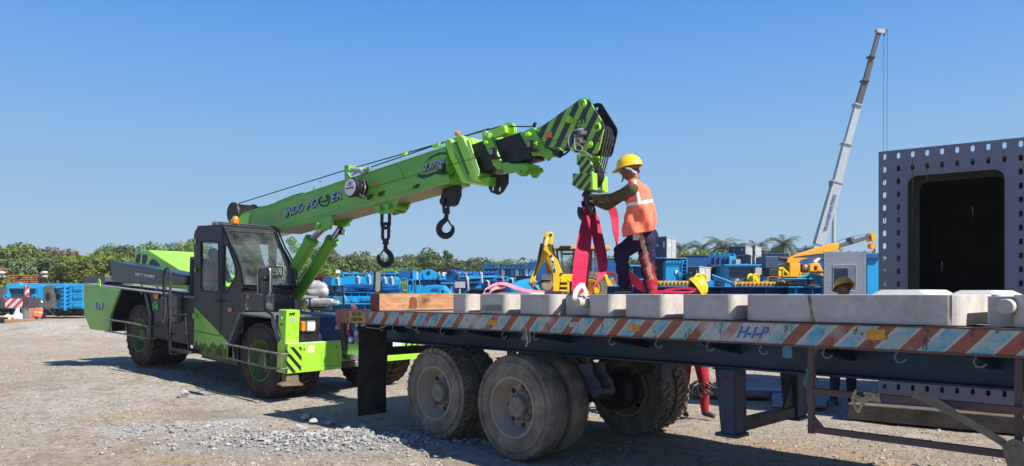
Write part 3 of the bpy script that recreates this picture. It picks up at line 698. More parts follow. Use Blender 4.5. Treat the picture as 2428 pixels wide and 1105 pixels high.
# seat and console inside
mb = MB(); sx = C0(505, 700, .5); mb.box((sx.x-.35, .25, zf+.05), (sx.x+.15, .75, zf+.5)); mb.box((sx.x-.42, .25, zf+.45), (sx.x-.28, .75, zf+1.15)); mb.box((xf-.40, .2, zf+.05), (xf-.12, .8, zf+.78)); mb.cyl((xf-.45, .5, zf+.8), (xf-.40, .5, zf+.88), .19, n=20, caps=False)
obj('seat', mb, mat('seat_vinyl', (.02, .02, .022), .6), cab, .03)
# roof fittings
zt = C0(500, 534, 0).z
mb = MB(); c = C0(558, 528, .35); mb.cyl(c-V((0, 0, .12)), c+V((0, 0, .0)), .05, n=14); obj('beacon_base', mb, TEXTK, crane)
mb = MB(); mb.lathe([(.06, 0), (.062, .05), (.055, .10), (.03, .13), (0, .135)], c-V((0, 0, .02)), (0, 0, 1), 18); obj('beacon', mb, AMBER, crane)
mb = MB(); c = C0(512, 530, .05); mb.cyl(c-V((.08, 0, 0)), c+V((.05, 0, 0)), .03, n=8); mb.cyl(c-V((.02, 0, .06)), c, .02, n=6); mb.cyl(c+V((.08, 0, -.03)), c+V((.12, 0, -.03)), .05, n=10); obj('horn', mb, STEEL, crane)
# mirror
mb = MB(); mp = [C0(x, y, -.25) for x, y in rrect(612, 641, 634, 698, 7)]; mb.prism(mp, (-.03, .05, 0)); mr = obj('wing_mirror', mb, mat('mirror_back', (.045, .045, .05), .45, var=.2, dirt=.3), crane, .012)
mb = MB(); mb.tube([C0(x, y, -.25)+V((.01, -.01, 0)) for x, y in rrect(612, 641, 634, 698, 7)], .012, 6, closed=True); obj('mirror_rim', mb, STEEL, mr)
mb = MB(); mb.tube(smoothpts([C0(627, 660, -.29), C0(627, 690, -.29), C0(627, 722, -.27), C0(630, 735, -.2), C0(645, 746, -.05)], 4), .018, 8); c = C0(627, 660, -.29); mb.cyl(c-V((0, .03, .0)), c+V((0, .05, 0)), .04, n=10); mb.tube([c, C0(650, 690, -.1)+V((-.3, .2, 0))], .012, 6); obj('mirror_arm', mb, TEXTK, mr)
# fender plate over front wheel, hood
a, b = C0(571, 741), C0(640, 748); ZF = a.z
xh = C0(674, 885).x
mb = MB(); mb.box((a.x-.05, -.02, ZF-.03), (b.x, CW+.2, ZF)); mb.prism([C0(x, y, -.02) for x, y in ((641, 745), (650, 745), (664, 800), (658, 812), (644, 772))], (0, .40, 0)); mb.prism([C0(x, y, -.02) for x, y in ((573, 741), (562, 766), (551, 798), (541, 822), (536, 822), (555, 770), (566, 741))], (0, .5, 0))
obj('front_fender', mb, mat('fender_grey', (.10, .105, .115), .55, var=.3, vs=5, dirt=.4, dirtc=(.16, .145, .13)), crane, .006)
ZH = CX_(790, 750, xh-.35).z
hl = CX_(648, 727, xh-.9)
mb = MB(); ph = [(b.x-.55, ZF), (xh-.32, ZH), (xh-.06, ZH-.28), (xh-.06, .62), (b.x-.55, .62)]
mb.prism([V((x, .62, z)) for x, z in ph], (0, 1.95, 0)); obj('hood', mb, HOODP, crane, .03)
# green corner post and bumper
YP = CX_(710, 780, xh).y; zt = C0(674, 735).z; zb = C0(674, 886).z; xs = C0(658, 800).x
mb = MB(); mb.box((xs, 0, zb+.0), (xh, YP, zt)); post = obj('corner_post', mb, GREENB, crane, .012)
ZT = CX_(675, 815, xh).z; YE = CX_(805, 840, xh).y
mb = MB(); mb.box((xh, .004, zb+.002), (xh+.06, YE, ZT)); bump_ = obj('bumper', mb, GREENB, crane, .008)
mb = MB(); mb.box((xs+.02, YP, zb+.02), (xh-.002, YE, ZT-.02)); mb.box((xh-.2, YE, zb+.10), (xh-.06, 2.05, ZT-.06)); obj('bumper_core', mb, GREEN, bump_, .008)
mb = MB(); mb.box((xh-.1, 2.05, ZT-.16), (xh+.04, 2.75, ZT+.02)); mb.box((xh-.12, 2.0, zb+.05), (xh+.04, 2.75, zb+.17)); obj('bumper_end', mb, GREENB, bump_, .006)
mb = MB(); mb.box((xh-.1, 1.9, zb+.172), (xh+.0, 2.75, ZT-.162)); obj('bumper_gap', mb, BLACKP, bump_)
mb = MB(); p0 = CX_(928, 815, xh+.044); p1 = CX_(952, 840, xh+.044); mb.box((xh+.04, p0.y, ZT-.15), (xh+.046, p1.y, ZT+.01)); obj('number_plate', mb, WHITE, bump_)
mb = MB()
for k in range(3):
    y0 = p1.y+.07+k*.14; mb.prism([V((xh+.041, y0, ZT-.155)), V((xh+.041, y0+.05, ZT-.155)), V((xh+.041, y0+.13, ZT+.015)), V((xh+.041, y0+.07, ZT+.015))], (.004, 0, 0))
for pts in ([(677, 827), (677, 837), (714, 880), (714, 869)], [(688, 823), (697, 823), (715, 845), (715, 856)], [(707, 823), (715, 823), (715, 832)], [(677, 852), (677, 862), (694, 884), (702, 882)], [(677, 876), (682, 884), (677, 885)]):
    mb.prism([CX_(x, y, xh+.062) for x, y in pts], (.003, 0, 0))
obj('hazard_stripe', mb, TEXTK, bump_)
mb = MB(); p0 = CX_(730, 820, xh+.06); p1 = CX_(745, 836, xh+.06); mb.box((xh+.06, p0.y, p1.z), (xh+.064, p1.y, p0.z)); obj('sticker', mb, mat('pale_sticker', (.7, .6, .38), .5), bump_)
mb = MB()
for (x, y) in ((721, 828), (797, 823)): c = CX_(x, y, xh+.06); mb.cyl(c, c+V((.006, 0, 0)), .014, n=8)
mb.tube([CX_(763, 835, xh+.062), CX_(763, 868, xh+.062), CX_(803, 866, xh+.062), CX_(803, 833, xh+.062)], .0025, 4)
obj('bolt', mb, TEXTK, bump_)
mb = MB(); mb.box((xh-.01, .01, ZT), (xh+.058, YE-.01, ZT+.004)); obj('reflective_strip', mb, REFL, bump_)
mb = MB(); c = C0(668, 755, -.01); mb.cyl(c, c-V((0, .02, 0)), .025, n=8); c = C0(668, 744, -.01); mb.box((c.x-.03, -.005, c.z-.03), (c.x+.03, .0, c.z+.03)); obj('bolt', mb, GREYB, post)
mb = MB(); p0 = CX_(686, 753, xh); p1 = CX_(699, 763, xh); mb.box((xh, p0.y, p1.z), (xh+.004, p1.y, p0.z)); obj('sticker', mb, GREYB, post)
mb = MB(); p0 = CX_(685, 741, xh+.001); p1 = CX_(700, 749, xh+.001)
lion = [(0, .1), (.08, .9), (.45, .75), (.7, 1), (1, .9), (.95, .6), (.8, .5), (.9, .05), (.8, 0), (.65, .35), (.5, .4), (.42, 0), (.3, 0), (.3, .4), (.15, .45), (.1, .05)]
mb.prism([V((xh+.001, p0.y+(p1.y-p0.y)*a, p1.z+(p0.z-p1.z)*b)) for a, b in lion], (.003, 0, 0)); q0, q1 = C0(664, 766, -.001), C0(671, 772, -.001)
mb.prism([V((q0.x+(q1.x-q0.x)*a, -.001, q1.z+(q0.z-q1.z)*b)) for a, b in lion], (0, -.003, 0)); obj('emblem', mb, TEXTK, post)
# headlight cluster
hp = [CX_(710, 753, xh-.03), CX_(756, 808, xh-.03)]
mb = MB(); mb.box((xh-.12, hp[0].y, hp[1].z), (xh-.02, hp[1].y, hp[0].z)); lb = obj('lamp_box', mb, BLACKP, crane, .006)
c = CX_(734, 773, xh-.018); rr = .085
mb = MB(); mb.prism([c+V((0, a, b)) for a, b in rrect(-.09, .09, -.085, .085, .035)], (.035, 0, 0)); mb.cur = 0; hl_ = obj('headlight', mb, STEEL, crane, .008)
mb = MB(); mb.prism([c+V((.035, a, b)) for a, b in rrect(-.072, .072, -.068, .068, .03)], (.012, 0, 0)); obj('lens', mb, LENS, hl_, .01)
c = CX_(715, 773, xh-.018); mb = MB(); mb.prism([c+V((0, a, b)) for a, b in rrect(-.028, .035, -.075, .075, .02)], (.05, 0, 0)); obj('indicator_lamp', mb, AMBER, crane, .012)
# towing step, guard rails
mb = MB(); mb.prism([CX_(x, y, xh-.1) for x, y in ((668, 886), (697, 886), (699, 902), (708, 908), (708, 912), (657, 914), (656, 910), (668, 903))], (.12, 0, 0)); obj('step_plate', mb, MUD, crane, .008)
def rails(pts_top, pts_bot, ups, y):
    mb = MB(); mb.tube(pl(pts_top, y), .017, 8); mb.tube(pl(pts_bot, y), .015, 8)
    for a, b in ups: mb.tube(pl([a, b], y), .011, 6)
    for q in (pts_top[0], pts_top[-1], pts_bot[-1], pts_bot[0]): c = C0(*q, y); mb.tube([c, c+V((0, -y+.02, 0))], .014, 6)
    return obj('wheel_guard', mb, mat('guard_steel', (.22, .20, .18), .6, .4, var=.3, vs=12, dirt=.4), crane)
rails([(532, 815), (593, 827), (667, 840)], [(535, 849), (555, 853), (635, 872), (666, 875)], [((553, 820), (553, 852)), ((590, 827), (589, 861)), ((628, 834), (627, 870)), ((667, 840), (666, 875))], -.12)
rails([(251, 757), (300, 764), (351, 774)], [(251, 785), (300, 793), (352, 803)], [((263, 759), (263, 787)), ((299, 764), (297, 793)), ((351, 774), (352, 803))], -.12)
# front chassis box, cables, radiator etc under the hood and behind the trailer end
mb = MB(); mb.box((WB+.3, .8, .45), (xh-.2, 2.0, 1.0)); mb.box((-1.9, .08, .42), (-.72, .8, 1.2)); obj('front_chassis', mb, BLACKP, crane, .01)
mb = MB(); cc = CX_(835, 860, xh-.0); mb.cyl(cc, cc+V((.14, 0, 0)), .05, n=12); mb.cyl(cc+V((0, .1, .0)), cc+V((.1, .1, .0)), .035, n=10); mb.box(tuple(cc+V((-.1, -.12, .06))), tuple(cc+V((.1, .25, .14)))); obj('tow_hitch', mb, STEEL, crane, .005)
text('lettering', 'INDO', CX_(795, 782, xh-.045), CX_(815, 781, xh-.045), CX_(795, 772, xh-.045), WHITE, crane, (1, 0, 0), .004)
# far mirror
mb = MB(); fm = CX_(896, 668, xh-.05); mb.prism([fm+V((0, a, b)) for a, b in rrect(-.065, .065, -.19, .19, .05)], (-.04, 0, 0)); fmo = obj('wing_mirror', mb, mat('mirror_back', (.045, .045, .05), .45), crane, .015)
mb = MB(); mb.prism([fm+V((.0, a, b)) for a, b in rrect(-.05, .05, -.17, .17, .04)], (.006, 0, 0)); obj('mirror_glass', mb, mat('mirror_grey', (.25, .26, .26), .3, .3), fmo)
mb = MB(); mb.tube([fm+V((-.05, .05, .02)), fm+V((-.05, .12, .0)), fm+V((-.05, .13, -.35)), fm+V((-.1, .1, -.7))], .02, 8); obj('mirror_arm', mb, TEXTK, fmo)

# --- boom
def hol0(x, y, a, b): return [(x+a*math.cos(t), y+b*math.sin(t)) for t in [2*math.pi*k/12 for k in range(12)]]
UH = V((.655, .756, 0)); UP2 = V((.07, 1, 0)).normalized()
YB = 1.02; BWd = .44
def BY(px, py, dy=0.0): return C0(px, py, YB+dy)
def bpoly(pts, dy, w, mb=None, holes=()):
    mb = mb or MB(); mb.prism([BY(a, b, dy) for a, b in pts], (0, w, 0), [[BY(a, b, dy) for a, b in h] for h in holes]); return mb
def bshift(pts, y0, y1, w, mb=None, holes=()):
    mb = mb or MB(); o = V((0, y1-y0, 0)); mb.prism([BY(a, b, y0)+o for a, b in pts], (0, w, 0), [[BY(a, b, y0)+o for a, b in h] for h in holes]); return mb
boom = obj('boom', bpoly([(566, 512), (570, 507), (1056, 346), (1066, 434), (665, 546), (600, 562), (560, 545)], 0, BWd), GREEN, crane, .012)
mb = MB()   # raised edge seams, welded plates and bolts on the side
mb.tube([BY(590, 503, -.004), BY(1050, 351, -.004)], .009, 4); mb.tube([BY(665, 536, -.004), BY(1052, 428, -.004)], .009, 4)
for (x, y) in ((697, 462), (745, 446), (652, 510), (680, 519), (760, 430), (802, 490), (931, 427), (870, 440), (812, 437)): c = BY(x, y); mb.cyl(c, c-V((0, .008, 0)), .02, n=10)
mb.tube(smoothpts([BY(920, 395, -.003), BY(936, 391, -.003), BY(946, 396, -.003), BY(953, 410, -.003), BY(956, 425, -.003)], 4), .006, 4)
obj('weld_seam', mb, GREEN, boom)
obj('boom_edge', bpoly([(570, 541), (566, 515), (593, 505), (588, 536)], -.02, .03), GREENB, boom, .006)
mb = MB(); mb.prism([BY(662, 547), BY(1048, 438), BY(1048, 440), BY(662, 552)], (0, BWd, 0)); obj('boom_underside', mb, mat('lit_boom_bottom', (.30, .30, .15), .6, var=.15, dirt=.3), boom)  # pale tan puts the lit look of the underside into its colour
# telescopic sections
obj('boom_section', bpoly([(1080, 356), (1150, 331), (1182, 397), (1120, 413)], .05, BWd-.10), BLACKP, boom, .01)
obj('boom_section', bpoly([(1168, 335), (1236, 312), (1262, 374), (1196, 392)], .075, BWd-.15), BLACKP, boom, .01)
obj('boom_section', bpoly([(1240, 318), (1276, 305), (1300, 352), (1262, 366)], .09, BWd-.18), BLACKP, boom, .01)
def collar(pts, dy, name='boom_collar', m=GREENB): return obj(name, bpoly(pts, -dy, BWd+2*dy-.0), m, boom, .02)
collar([(1053, 338), (1058, 330), (1066, 328), (1071, 334), (1080, 372), (1106, 424), (1109, 431), (1097, 434), (1091, 428), (1066, 376)], .035)
obj('boom_collar', bpoly([(1070, 340), (1082, 334), (1118, 424), (1108, 430)], -.03, BWd+.06), GREEN, boom, .01)
c2 = collar([(1075, 332), (1080, 323), (1093, 320), (1100, 326), (1130, 412), (1128, 424), (1118, 428), (1112, 421)], .03)
for o_ in (boom,):
    mb = bpoly([(1104, 334), (1112, 332), (1136, 404), (1134, 417), (1128, 420)], -.034, .012); obj('collar_rim', mb, mat('lit_rim_lime', (.50, .85, .22), .4, var=.05), boom)  # paler strip paints the lit front face of the collar
    mb = bpoly([(1078, 338), (1082, 334), (1112, 412), (1107, 415)], -.036, .010); obj('collar_recess', mb, mat('recess_shade_green', (.05, .17, .02), .5), boom)  # raised dark strip paints the shade of a recess, nothing is hollowed
obj('boom_collar', bpoly([(1142, 325), (1160, 316), (1190, 388), (1194, 398), (1178, 402), (1170, 394)], .02, BWd-.04), GREEN, boom, .015)
mb = bpoly([(1142, 322), (1141, 312), (1160, 305), (1165, 309), (1168, 321), (1195, 313), (1197, 300), (1186, 298), (1160, 306)], .03, .10)
mb = MB(); bpoly([(1158, 309), (1197, 297), (1199, 314), (1186, 322), (1166, 326)], .02, .08, mb); bpoly([(1142, 326), (1142, 312), (1151, 309), (1158, 318), (1162, 322)], .02, .03, mb, holes=[[(1146, 320), (1146, 315), (1151, 313), (1154, 319)]])
mb.cyl(BY(1161, 322, -.01), BY(1161, 322, .1), .035, n=12); obj('boom_bracket', mb, GREENB, boom, .008)
mb = MB(); c = BY(1198, 308, .06); mb.lathe([(.0, 0), (.085, 0), (.085, .0), (.11, .0), (.11, .015), (.08, .03), (.11, .045), (.11, .06), (.0, .06)], c+V((0, .05, 0)), (0, 1, 0), 28); obj('rope_sheave', mb, GREENB, boom)
obj('boom_collar', bpoly([(1232, 316), (1262, 301), (1268, 306), (1292, 350), (1290, 360), (1278, 365), (1260, 366)], .04, BWd-.10), GREEN, boom, .012)
mb = MB()
for (x, y) in ((1155, 338), (1253, 319), (1271, 342), (1080, 365)): c = BY(x, y, .02); mb.cyl(c-V((0, .04, 0)), c+V((0, .03, 0)), .035, n=12); mb.cyl(c-V((0, .06, 0)), c, .018, n=8)
obj('pin', mb, GREENB, boom)
mb = MB()   # guide brackets with black pads
for (x, y) in ((1172, 361), (1261, 343), (1050, 397)):
    c = BY(x, y, -.02); mb.box((c.x-.05, c.y-.05, c.z-.06), (c.x+.05, c.y, c.z+.05)); mb.box((c.x-.07, c.y-.06, c.z-.10), (c.x+.13, c.y-.01, c.z-.07))
obj('cable_guide', mb, TEXTK, boom, .004)
mb = MB()
for (x, y) in ((1171, 361), (1260, 343), (1050, 396)): c = BY(x, y, -.03); mb.box((c.x-.03, c.y-.055, c.z-.035), (c.x+.01, c.y-.04, c.z+.035))
obj('guide_tag', mb, STEEL, boom)
mb = MB()   # lower lugs under the sections
LG = [(1170, 390), (1200, 384), (1215, 388), (1250, 390), (1253, 400), (1243, 406), (1238, 415), (1227, 415), (1220, 404), (1213, 411), (1198, 411), (1191, 400), (1176, 399)]
bpoly(LG, .03, .03, mb, holes=[hol0(1236, 406, 3, 4)]); bshift(LG, .03, BWd-.10, .03, mb); bpoly([(1172, 388), (1248, 386), (1250, 391), (1174, 394)], .06, BWd-.16, mb)
bpoly([(1257, 358), (1290, 350), (1322, 346), (1334, 358), (1320, 368), (1312, 364), (1304, 372), (1298, 382), (1290, 376), (1282, 366), (1262, 370)], .06, .05, mb)
bpoly([(1134, 424), (1160, 418), (1158, 440), (1150, 438)], .05, .25, mb)
obj('boom_lug', mb, GREEN, boom, .01)
obj('hook_bracket', bpoly([(1160, 416), (1203, 411), (1202, 435), (1190, 455), (1180, 462), (1163, 456), (1158, 446)], .20, .04, holes=[[(x+1166, y+447) for x, y in ((0, -5), (4, -4), (4, 4), (0, 6), (-3, 3), (-2, -4))], [(x+1183, y+449) for x, y in ((0, -6), (4, -4), (3, 4), (-1, 6), (-4, 3), (-3, -4))]]), TEXTK, boom, .006)
obj('hook_bracket', bpoly([(1049, 448), (1084, 438), (1084, 462), (1076, 484), (1068, 489), (1046, 488), (1043, 475)], .16, .10), TEXTK, boom, .006)
mb = MB(); bpoly([(879, 488), (944, 470), (940, 481), (933, 495), (927, 503), (917, 507), (898, 507), (892, 500), (885, 493)], .02, .04, mb); bpoly([(920, 478), (980, 462), (972, 480), (965, 495), (956, 506), (946, 506), (932, 511), (924, 503)], .36, .04, mb, holes=[hol0(954, 493, 3.4, 4.5)])
for (x, y) in ((898, 494), (918, 489)): c = BY(x, y, -.02); mb.cyl(c, c+V((0, .4, 0)), .035, n=14); mb.cyl(c-V((0, .02, 0)), c, .055, n=14)
obj('chain_bracket', mb, GREEN, boom, .008)
# cable reel
mb = MB(); c = BY(859, 448, 0); R0 = .155
mb.cyl(c, c-V((0, .06, 0)), R0*.9, n=24); mb.cyl(c-V((0, .06, 0)), c-V((0, .20, 0)), R0*.78, n=24)
for k in range(5): mb.lathe([(R0*.80, 0), (R0*.86, .008), (R0*.80, .016)], c-V((0, .08+.022*k, 0)), (0, -1, 0), 24)
reel = obj('cable_reel', mb, mat('reel_black', (.02, .02, .022), .4), boom)
mb = MB(); mb.lathe([(0, .24), (R0*.9, .24), (R0, .225), (R0, .19), (R0*.6, .19)], c, (0, -1, 0), 36); obj('reel_cover', mb, TEXTK, reel)
mb = MB(); mb.lathe([(0, .243), (R0*.84, .243), (R0*.85, .238)], c, (0, -1, 0), 36); obj('reel_label', mb, WHITE, reel)
cc = c-V((0, .246, 0)); text('lettering', 'INDO POWER', cc+V((-.09, 0, -.035)), cc+V((.09, 0, -.015)), cc+V((-.09, 0, -.012)), TEXTD, reel, (0, -1, 0), .002)
mb = MB(); mb.prism([cc+V((a*.05, 0, b*.05+.02)) for a, b in ((-.7, 0), (-.7, .8), (0, 1.3), (.7, .8), (.7, 0), (.35, 0), (.35, .7), (0, .9), (-.35, .7), (-.35, 0))], (0, -.003, 0)); obj('emblem', mb, TEXTD, reel)
mb = MB(); mb.tube(smoothpts([BY(852, 420, -.02), BY(858, 440, -.10), BY(852, 458, -.12), BY(863, 466, -.05), BY(862, 440, -.02)], 5), .009); mb.tube(smoothpts([BY(862, 425, -.02), BY(866, 445, -.08), BY(860, 462, -.09)], 5), .008); mb.tube(smoothpts([BY(835, 415), BY(850, 408, -.03), BY(862, 412, -.03), BY(875, 402, 0), BY(880, 398, .1)], 5), .016)
for (x, y) in ((858, 407), (868, 404), (876, 400)): mb.cyl(BY(x-4, y+1), BY(x+2, y-1), .03, n=8)
obj('cable', mb, STEEL, boom)
mb = MB(); bpoly([(817, 427), (816, 393), (822, 394), (824, 410), (834, 424)], .02, .03, mb); bpoly([(817, 427), (816, 393), (822, 394), (824, 410), (834, 424)], .36, .03, mb); mb.box(tuple(BY(817, 404, 0)+V((-.02, .02, 0))), tuple(BY(822, 398, 0)+V((.02, .4, .05)))); obj('roller_bracket', mb, GREEN, boom, .005)
mb = MB(); mb.cyl(BY(826, 402, .04), BY(826, 402, .36), .04, n=12); mb.tube([BY(824, 402, .1), BY(858, 404, .1)], .045, 10); obj('roller', mb, GREYB, boom)
# winch
mb = MB(); c = BY(551, 505, -.04); mb.lathe([(0, 0), (.20, 0), (.205, .01), (.205, .03), (.13, .03), (.13, .42), (.205, .42), (.205, .45), (0, .45)], c, (0, 1, 0), 36)
for k in range(9): a = k*2*math.pi/9; cc = c+V((math.cos(a)*.15, -.004, math.sin(a)*.15)); mb.cyl(cc, cc+V((0, .01, 0)), .014, n=6)
wn = obj('winch_drum', mb, mat('winch_black', (.025, .025, .028), .5, dirt=.2), crane)
mb = MB()
for k in range(15): mb.lathe([(.165, 0), (.18, .011), (.165, .022)], c+V((0, .04+k*.025, 0)), (0, 1, 0), 28)
obj('rope_coil', mb, mat('wire_rope_dark', (.05, .047, .045), .55, .5), wn)
mb = MB(); bpoly([(548, 520), (566, 515), (570, 545), (550, 560)], .02, .40, mb); obj('winch_mount', mb, BLACKP, crane, .01)
mb = MB(); mb.tube([c+V((0, .12, .19)), BY(818, 404, .14), BY(1188, 299, .12)], .009, 6); mb.tube([BY(880, 396, .1), BY(1060, 335, .1), BY(1160, 305, .08)], .009, 6)
mb.tube(smoothpts([BY(610, 492, .05), BY(640, 487, .05), BY(660, 478, .05), BY(700, 463, .05), BY(720, 458, .05)], 4), .012, 6); mb.tube([BY(862, 450, -.06), BY(1050, 396, -.06), BY(1172, 361, -.06), BY(1261, 343, -.06), BY(1375, 322, -.02)], .0035, 4)
mb.tube([BY(1205, 300, .08), BY(1270, 300, .1)], .008, 6)
obj('wire_rope', mb, TEXTK, crane)
mb = MB()
for (x, y) in ((957, 371), (962, 369), (1030, 350), (1036, 348), (1042, 347)): c = BY(x, y, .1); mb.cyl(c, c+V((0, 0, .05)), .03, n=8)
obj('top_bolt', mb, GREENB, boom)
mb = MB(); c = BY(1085, 321, .2); mb.lathe([(.04, 0), (.045, .03), (.03, .055), (0, .06)], c, (0, 0, 1), 12); obj('marker_lamp', mb, ORANGER, boom)
for (x, y) in ((664, 508), (890, 437)):
    mb = MB(); c = BY(x, y); mb.prism([BY(x-4, y-4), BY(x+4, y-6), BY(x+4, y+4), BY(x-4, y+5)], (0, -.006, 0)); obj('reflector', mb, ORANGER, boom)
nB = V((0, -1, 0))
for dx, dy, mm, of, bd in ((.5, .8, TEXTD, .003, .075), (-.4, -1.2, TEXTL, .007, .012)):
    for s, x0, y0, x1, y1, h in (('INDO', 677, 516, 719, 502, 21), ('PO', 727, 499.5, 753, 491, 21), ('ER', 785, 481, 812, 472, 21)):
        text('lettering', s, BY(x0+dx, y0+dy), BY(x1+dx, y1+dy), BY(x0+dx+3.5, y0-h+dy-1), mm, boom, nB, of, bold=bd)
mb = MB(); mb.tube(smoothpts([BY(x, y, -.006) for x, y in ((763, 468), (758, 471), (757, 482), (764, 488), (772, 488), (779, 482), (782, 470), (777, 463), (774, 466), (777, 472), (773, 477))], 4), .013, 6); mb.tube([BY(761, 478, -.006), BY(770, 479, -.006), BY(770, 474, -.006)], .012, 6); obj('emblem', mb, TEXTD, boom)
text('lettering', '23FN', BY(1001, 407), BY(1052, 391), BY(1006, 390), TEXTL, boom, nB, .010, bold=.02); text('lettering', '23FN', BY(1002, 408.4), BY(1053, 392.4), BY(1007, 391), TEXTD, boom, nB, .006, bold=.08)
mb = MB(); mb.prism([BY(x, y, 0) for x, y in ((990, 413), (992, 420), (1003, 424), (1018, 420), (1038, 409), (1045, 402), (1030, 408), (1014, 413), (1002, 414))], (0, -.005, 0)); mb.prism([BY(x, y, 0) for x, y in ((1007, 387), (1020, 372), (1040, 362), (1056, 361), (1060, 367), (1048, 366), (1030, 371), (1018, 379))], (0, -.005, 0)); obj('swoosh', mb, TEXTD, boom)
for s, x0, y0, x1, y1, h in (('23T', 871, 474.5, 886, 470.5, 10.5), ('20T', 898, 467, 914, 463, 10.5), ('14T', 981, 450, 996, 446, 10.5), ('10T', 1072, 425, 1085, 421, 10.5)):
    text('lettering', s, BY(x0, y0), BY(x1, y1), BY(x0, y0-h), TEXTK, boom, nB, .014 if x0 < 1060 else .055, bold=.04)
# boom head
hp = V((math.cos(math.radians(-22)), 0, math.sin(math.radians(-22))))
p0, p1 = BY(1300, 300), BY(1341, 257)
aa, bb = BY(1300, 349), BY(1342, 258); dd = (bb-aa).normalized(); nrm = V((dd.z, 0, -dd.x))
per = abs((BY(1360, 300)-BY(1333, 300)).dot(nrm))
STRH = stripe_mat('head_stripes', (.010, .012, .020), (.235, .56, .028), tuple(nrm), per, .47, off=.2)
headp = [(1271, 304), (1286, 298), (1375, 235), (1383, 232), (1391, 232.5), (1396, 236), (1431, 293), (1432, 304), (1420, 355), (1414, 364), (1375, 362), (1337, 354), (1320, 347), (1294, 352)]
YN = .04; HW = .30
def hol(x, y, a, b): return [(x+a*math.cos(t), y+b*math.sin(t)) for t in [2*math.pi*k/12 for k in range(12)]]
hn = obj('boom_head', bpoly(headp, YN, .022, holes=[hol(1383, 246, 3.4, 4.5), hol(1417, 302, 3.4, 5)]), STRH, boom, .004)
obj('head_cheek', bshift(headp, YN, YN+HW, .022, holes=[hol(1383, 246, 3.2, 4.5), hol(1417, 302, 3.2, 5)]), TEXTK, hn, .004)
mb = MB(); bshift([(1271, 306), (1300, 296), (1318, 344), (1294, 352)], YN, YN+.022, HW-.022, mb)
obj('head_core', mb, BLACKP, hn)
mb = MB()
for (x, y, r) in ((1383, 246, .05), (1417, 302, .05)):
    c = BY(x, y, YN); mb.lathe([(r*.68, -.0), (r*.68, -.035), (r, -.035), (r*1.1, 0)], c, (0, 1, 0), 20)
for (x, y, r) in ((1352, 284, .045), (1400, 343, .045)):
    c = BY(x, y, YN); mb.cyl(c, c-V((0, .03, 0)), r, n=16); mb.cyl(c-V((0, .03, 0)), c-V((0, .045, 0)), r*.55, n=8)
obj('head_boss', mb, GREENB, hn, .004)
mb = MB()
for (x, y) in ((1400, 320), (1352, 284), (1400, 343), (1383, 300)): mb.cyl(BY(x, y, YN)+V((0, .02, 0)), BY(x, y, YN)+V((0, HW, 0)), .028, n=12)
for k in range(3): mb.lathe([(.05, 0), (.15, 0), (.15, .008), (.12, .02), (.15, .032), (.15, .04), (.05, .04)], BY(1404, 318, YN)+V((0, .06+k*.07, 0)), (0, 1, 0), 28)
mb.cyl(BY(1421, 334, YN), BY(1421, 334, YN)+V((0, HW, 0)), .016, n=8)
obj('head_sheave', mb, DARKST, hn)
mb = MB(); mb.prism([BY(x, y, YN-.003) for x, y in ((1368, 287), (1391, 281), (1391, 289), (1396, 292), (1378, 297), (1374, 301), (1368, 299))], (0, .006, 0)); lp = obj('sign_patch', mb, GREEN, hn)
text('lettering', '1.1T', BY(1369, 297, YN), BY(1392, 290, YN), BY(1369, 284.5, YN), TEXTK, lp, nB, .012, bold=.03)
mb = MB(); mb.prism([BY(x, y, YN-.003) for x, y in ((1292, 315), (1308, 311), (1309, 325), (1293, 329))], (0, .008, 0)); obj('reflector', mb, ORANGER, hn)
mb = MB(); c = BY(1376, 328, YN-.03)
for dx, dz in ((0, 0), (.05, .06), (-.04, -.05), (.0, .1), (-.05, .03), (.04, -.04)): mb.cyl(c+V((dx-.03, -.02, dz)), c+V((dx+.03, .02, dz)), .026, n=8)
obj('limit_switch', mb, STEEL, hn)
mb = MB(); mb.tube(smoothpts([c+V((.02, -.02, .1)), c+V((-.10, -.06, .08)), c+V((-.13, -.06, -.05)), c+V((-.08, -.05, -.15)), c+V((.02, -.04, -.18)), c+V((.06, -.04, -.12)), c+V((.0, -.04, -.08))], 5), .006, 5); mb.tube(smoothpts([c+V((-.05, -.05, 0)), c+V((-.02, -.06, -.14)), c+V((.10, -.05, -.17)), c+V((.2, -.02, -.25))], 5), .005, 5)
obj('signal_wire', mb, GREYB, hn)
mb = MB(); mb.tube(smoothpts([BY(1300, 350, .05), BY(1318, 362, .03), BY(1334, 368, .03), BY(1348, 358, .03), BY(1352, 350, .05)], 4), .013); mb.tube(smoothpts([BY(1268, 300, .1), BY(1266, 296, .1), BY(1271, 292, .1)], 3), .02); mb.cyl(BY(1316, 360, .0), BY(1330, 366, .0), .05, n=10); obj('hydraulic_hose', mb, TEXTK, boom)
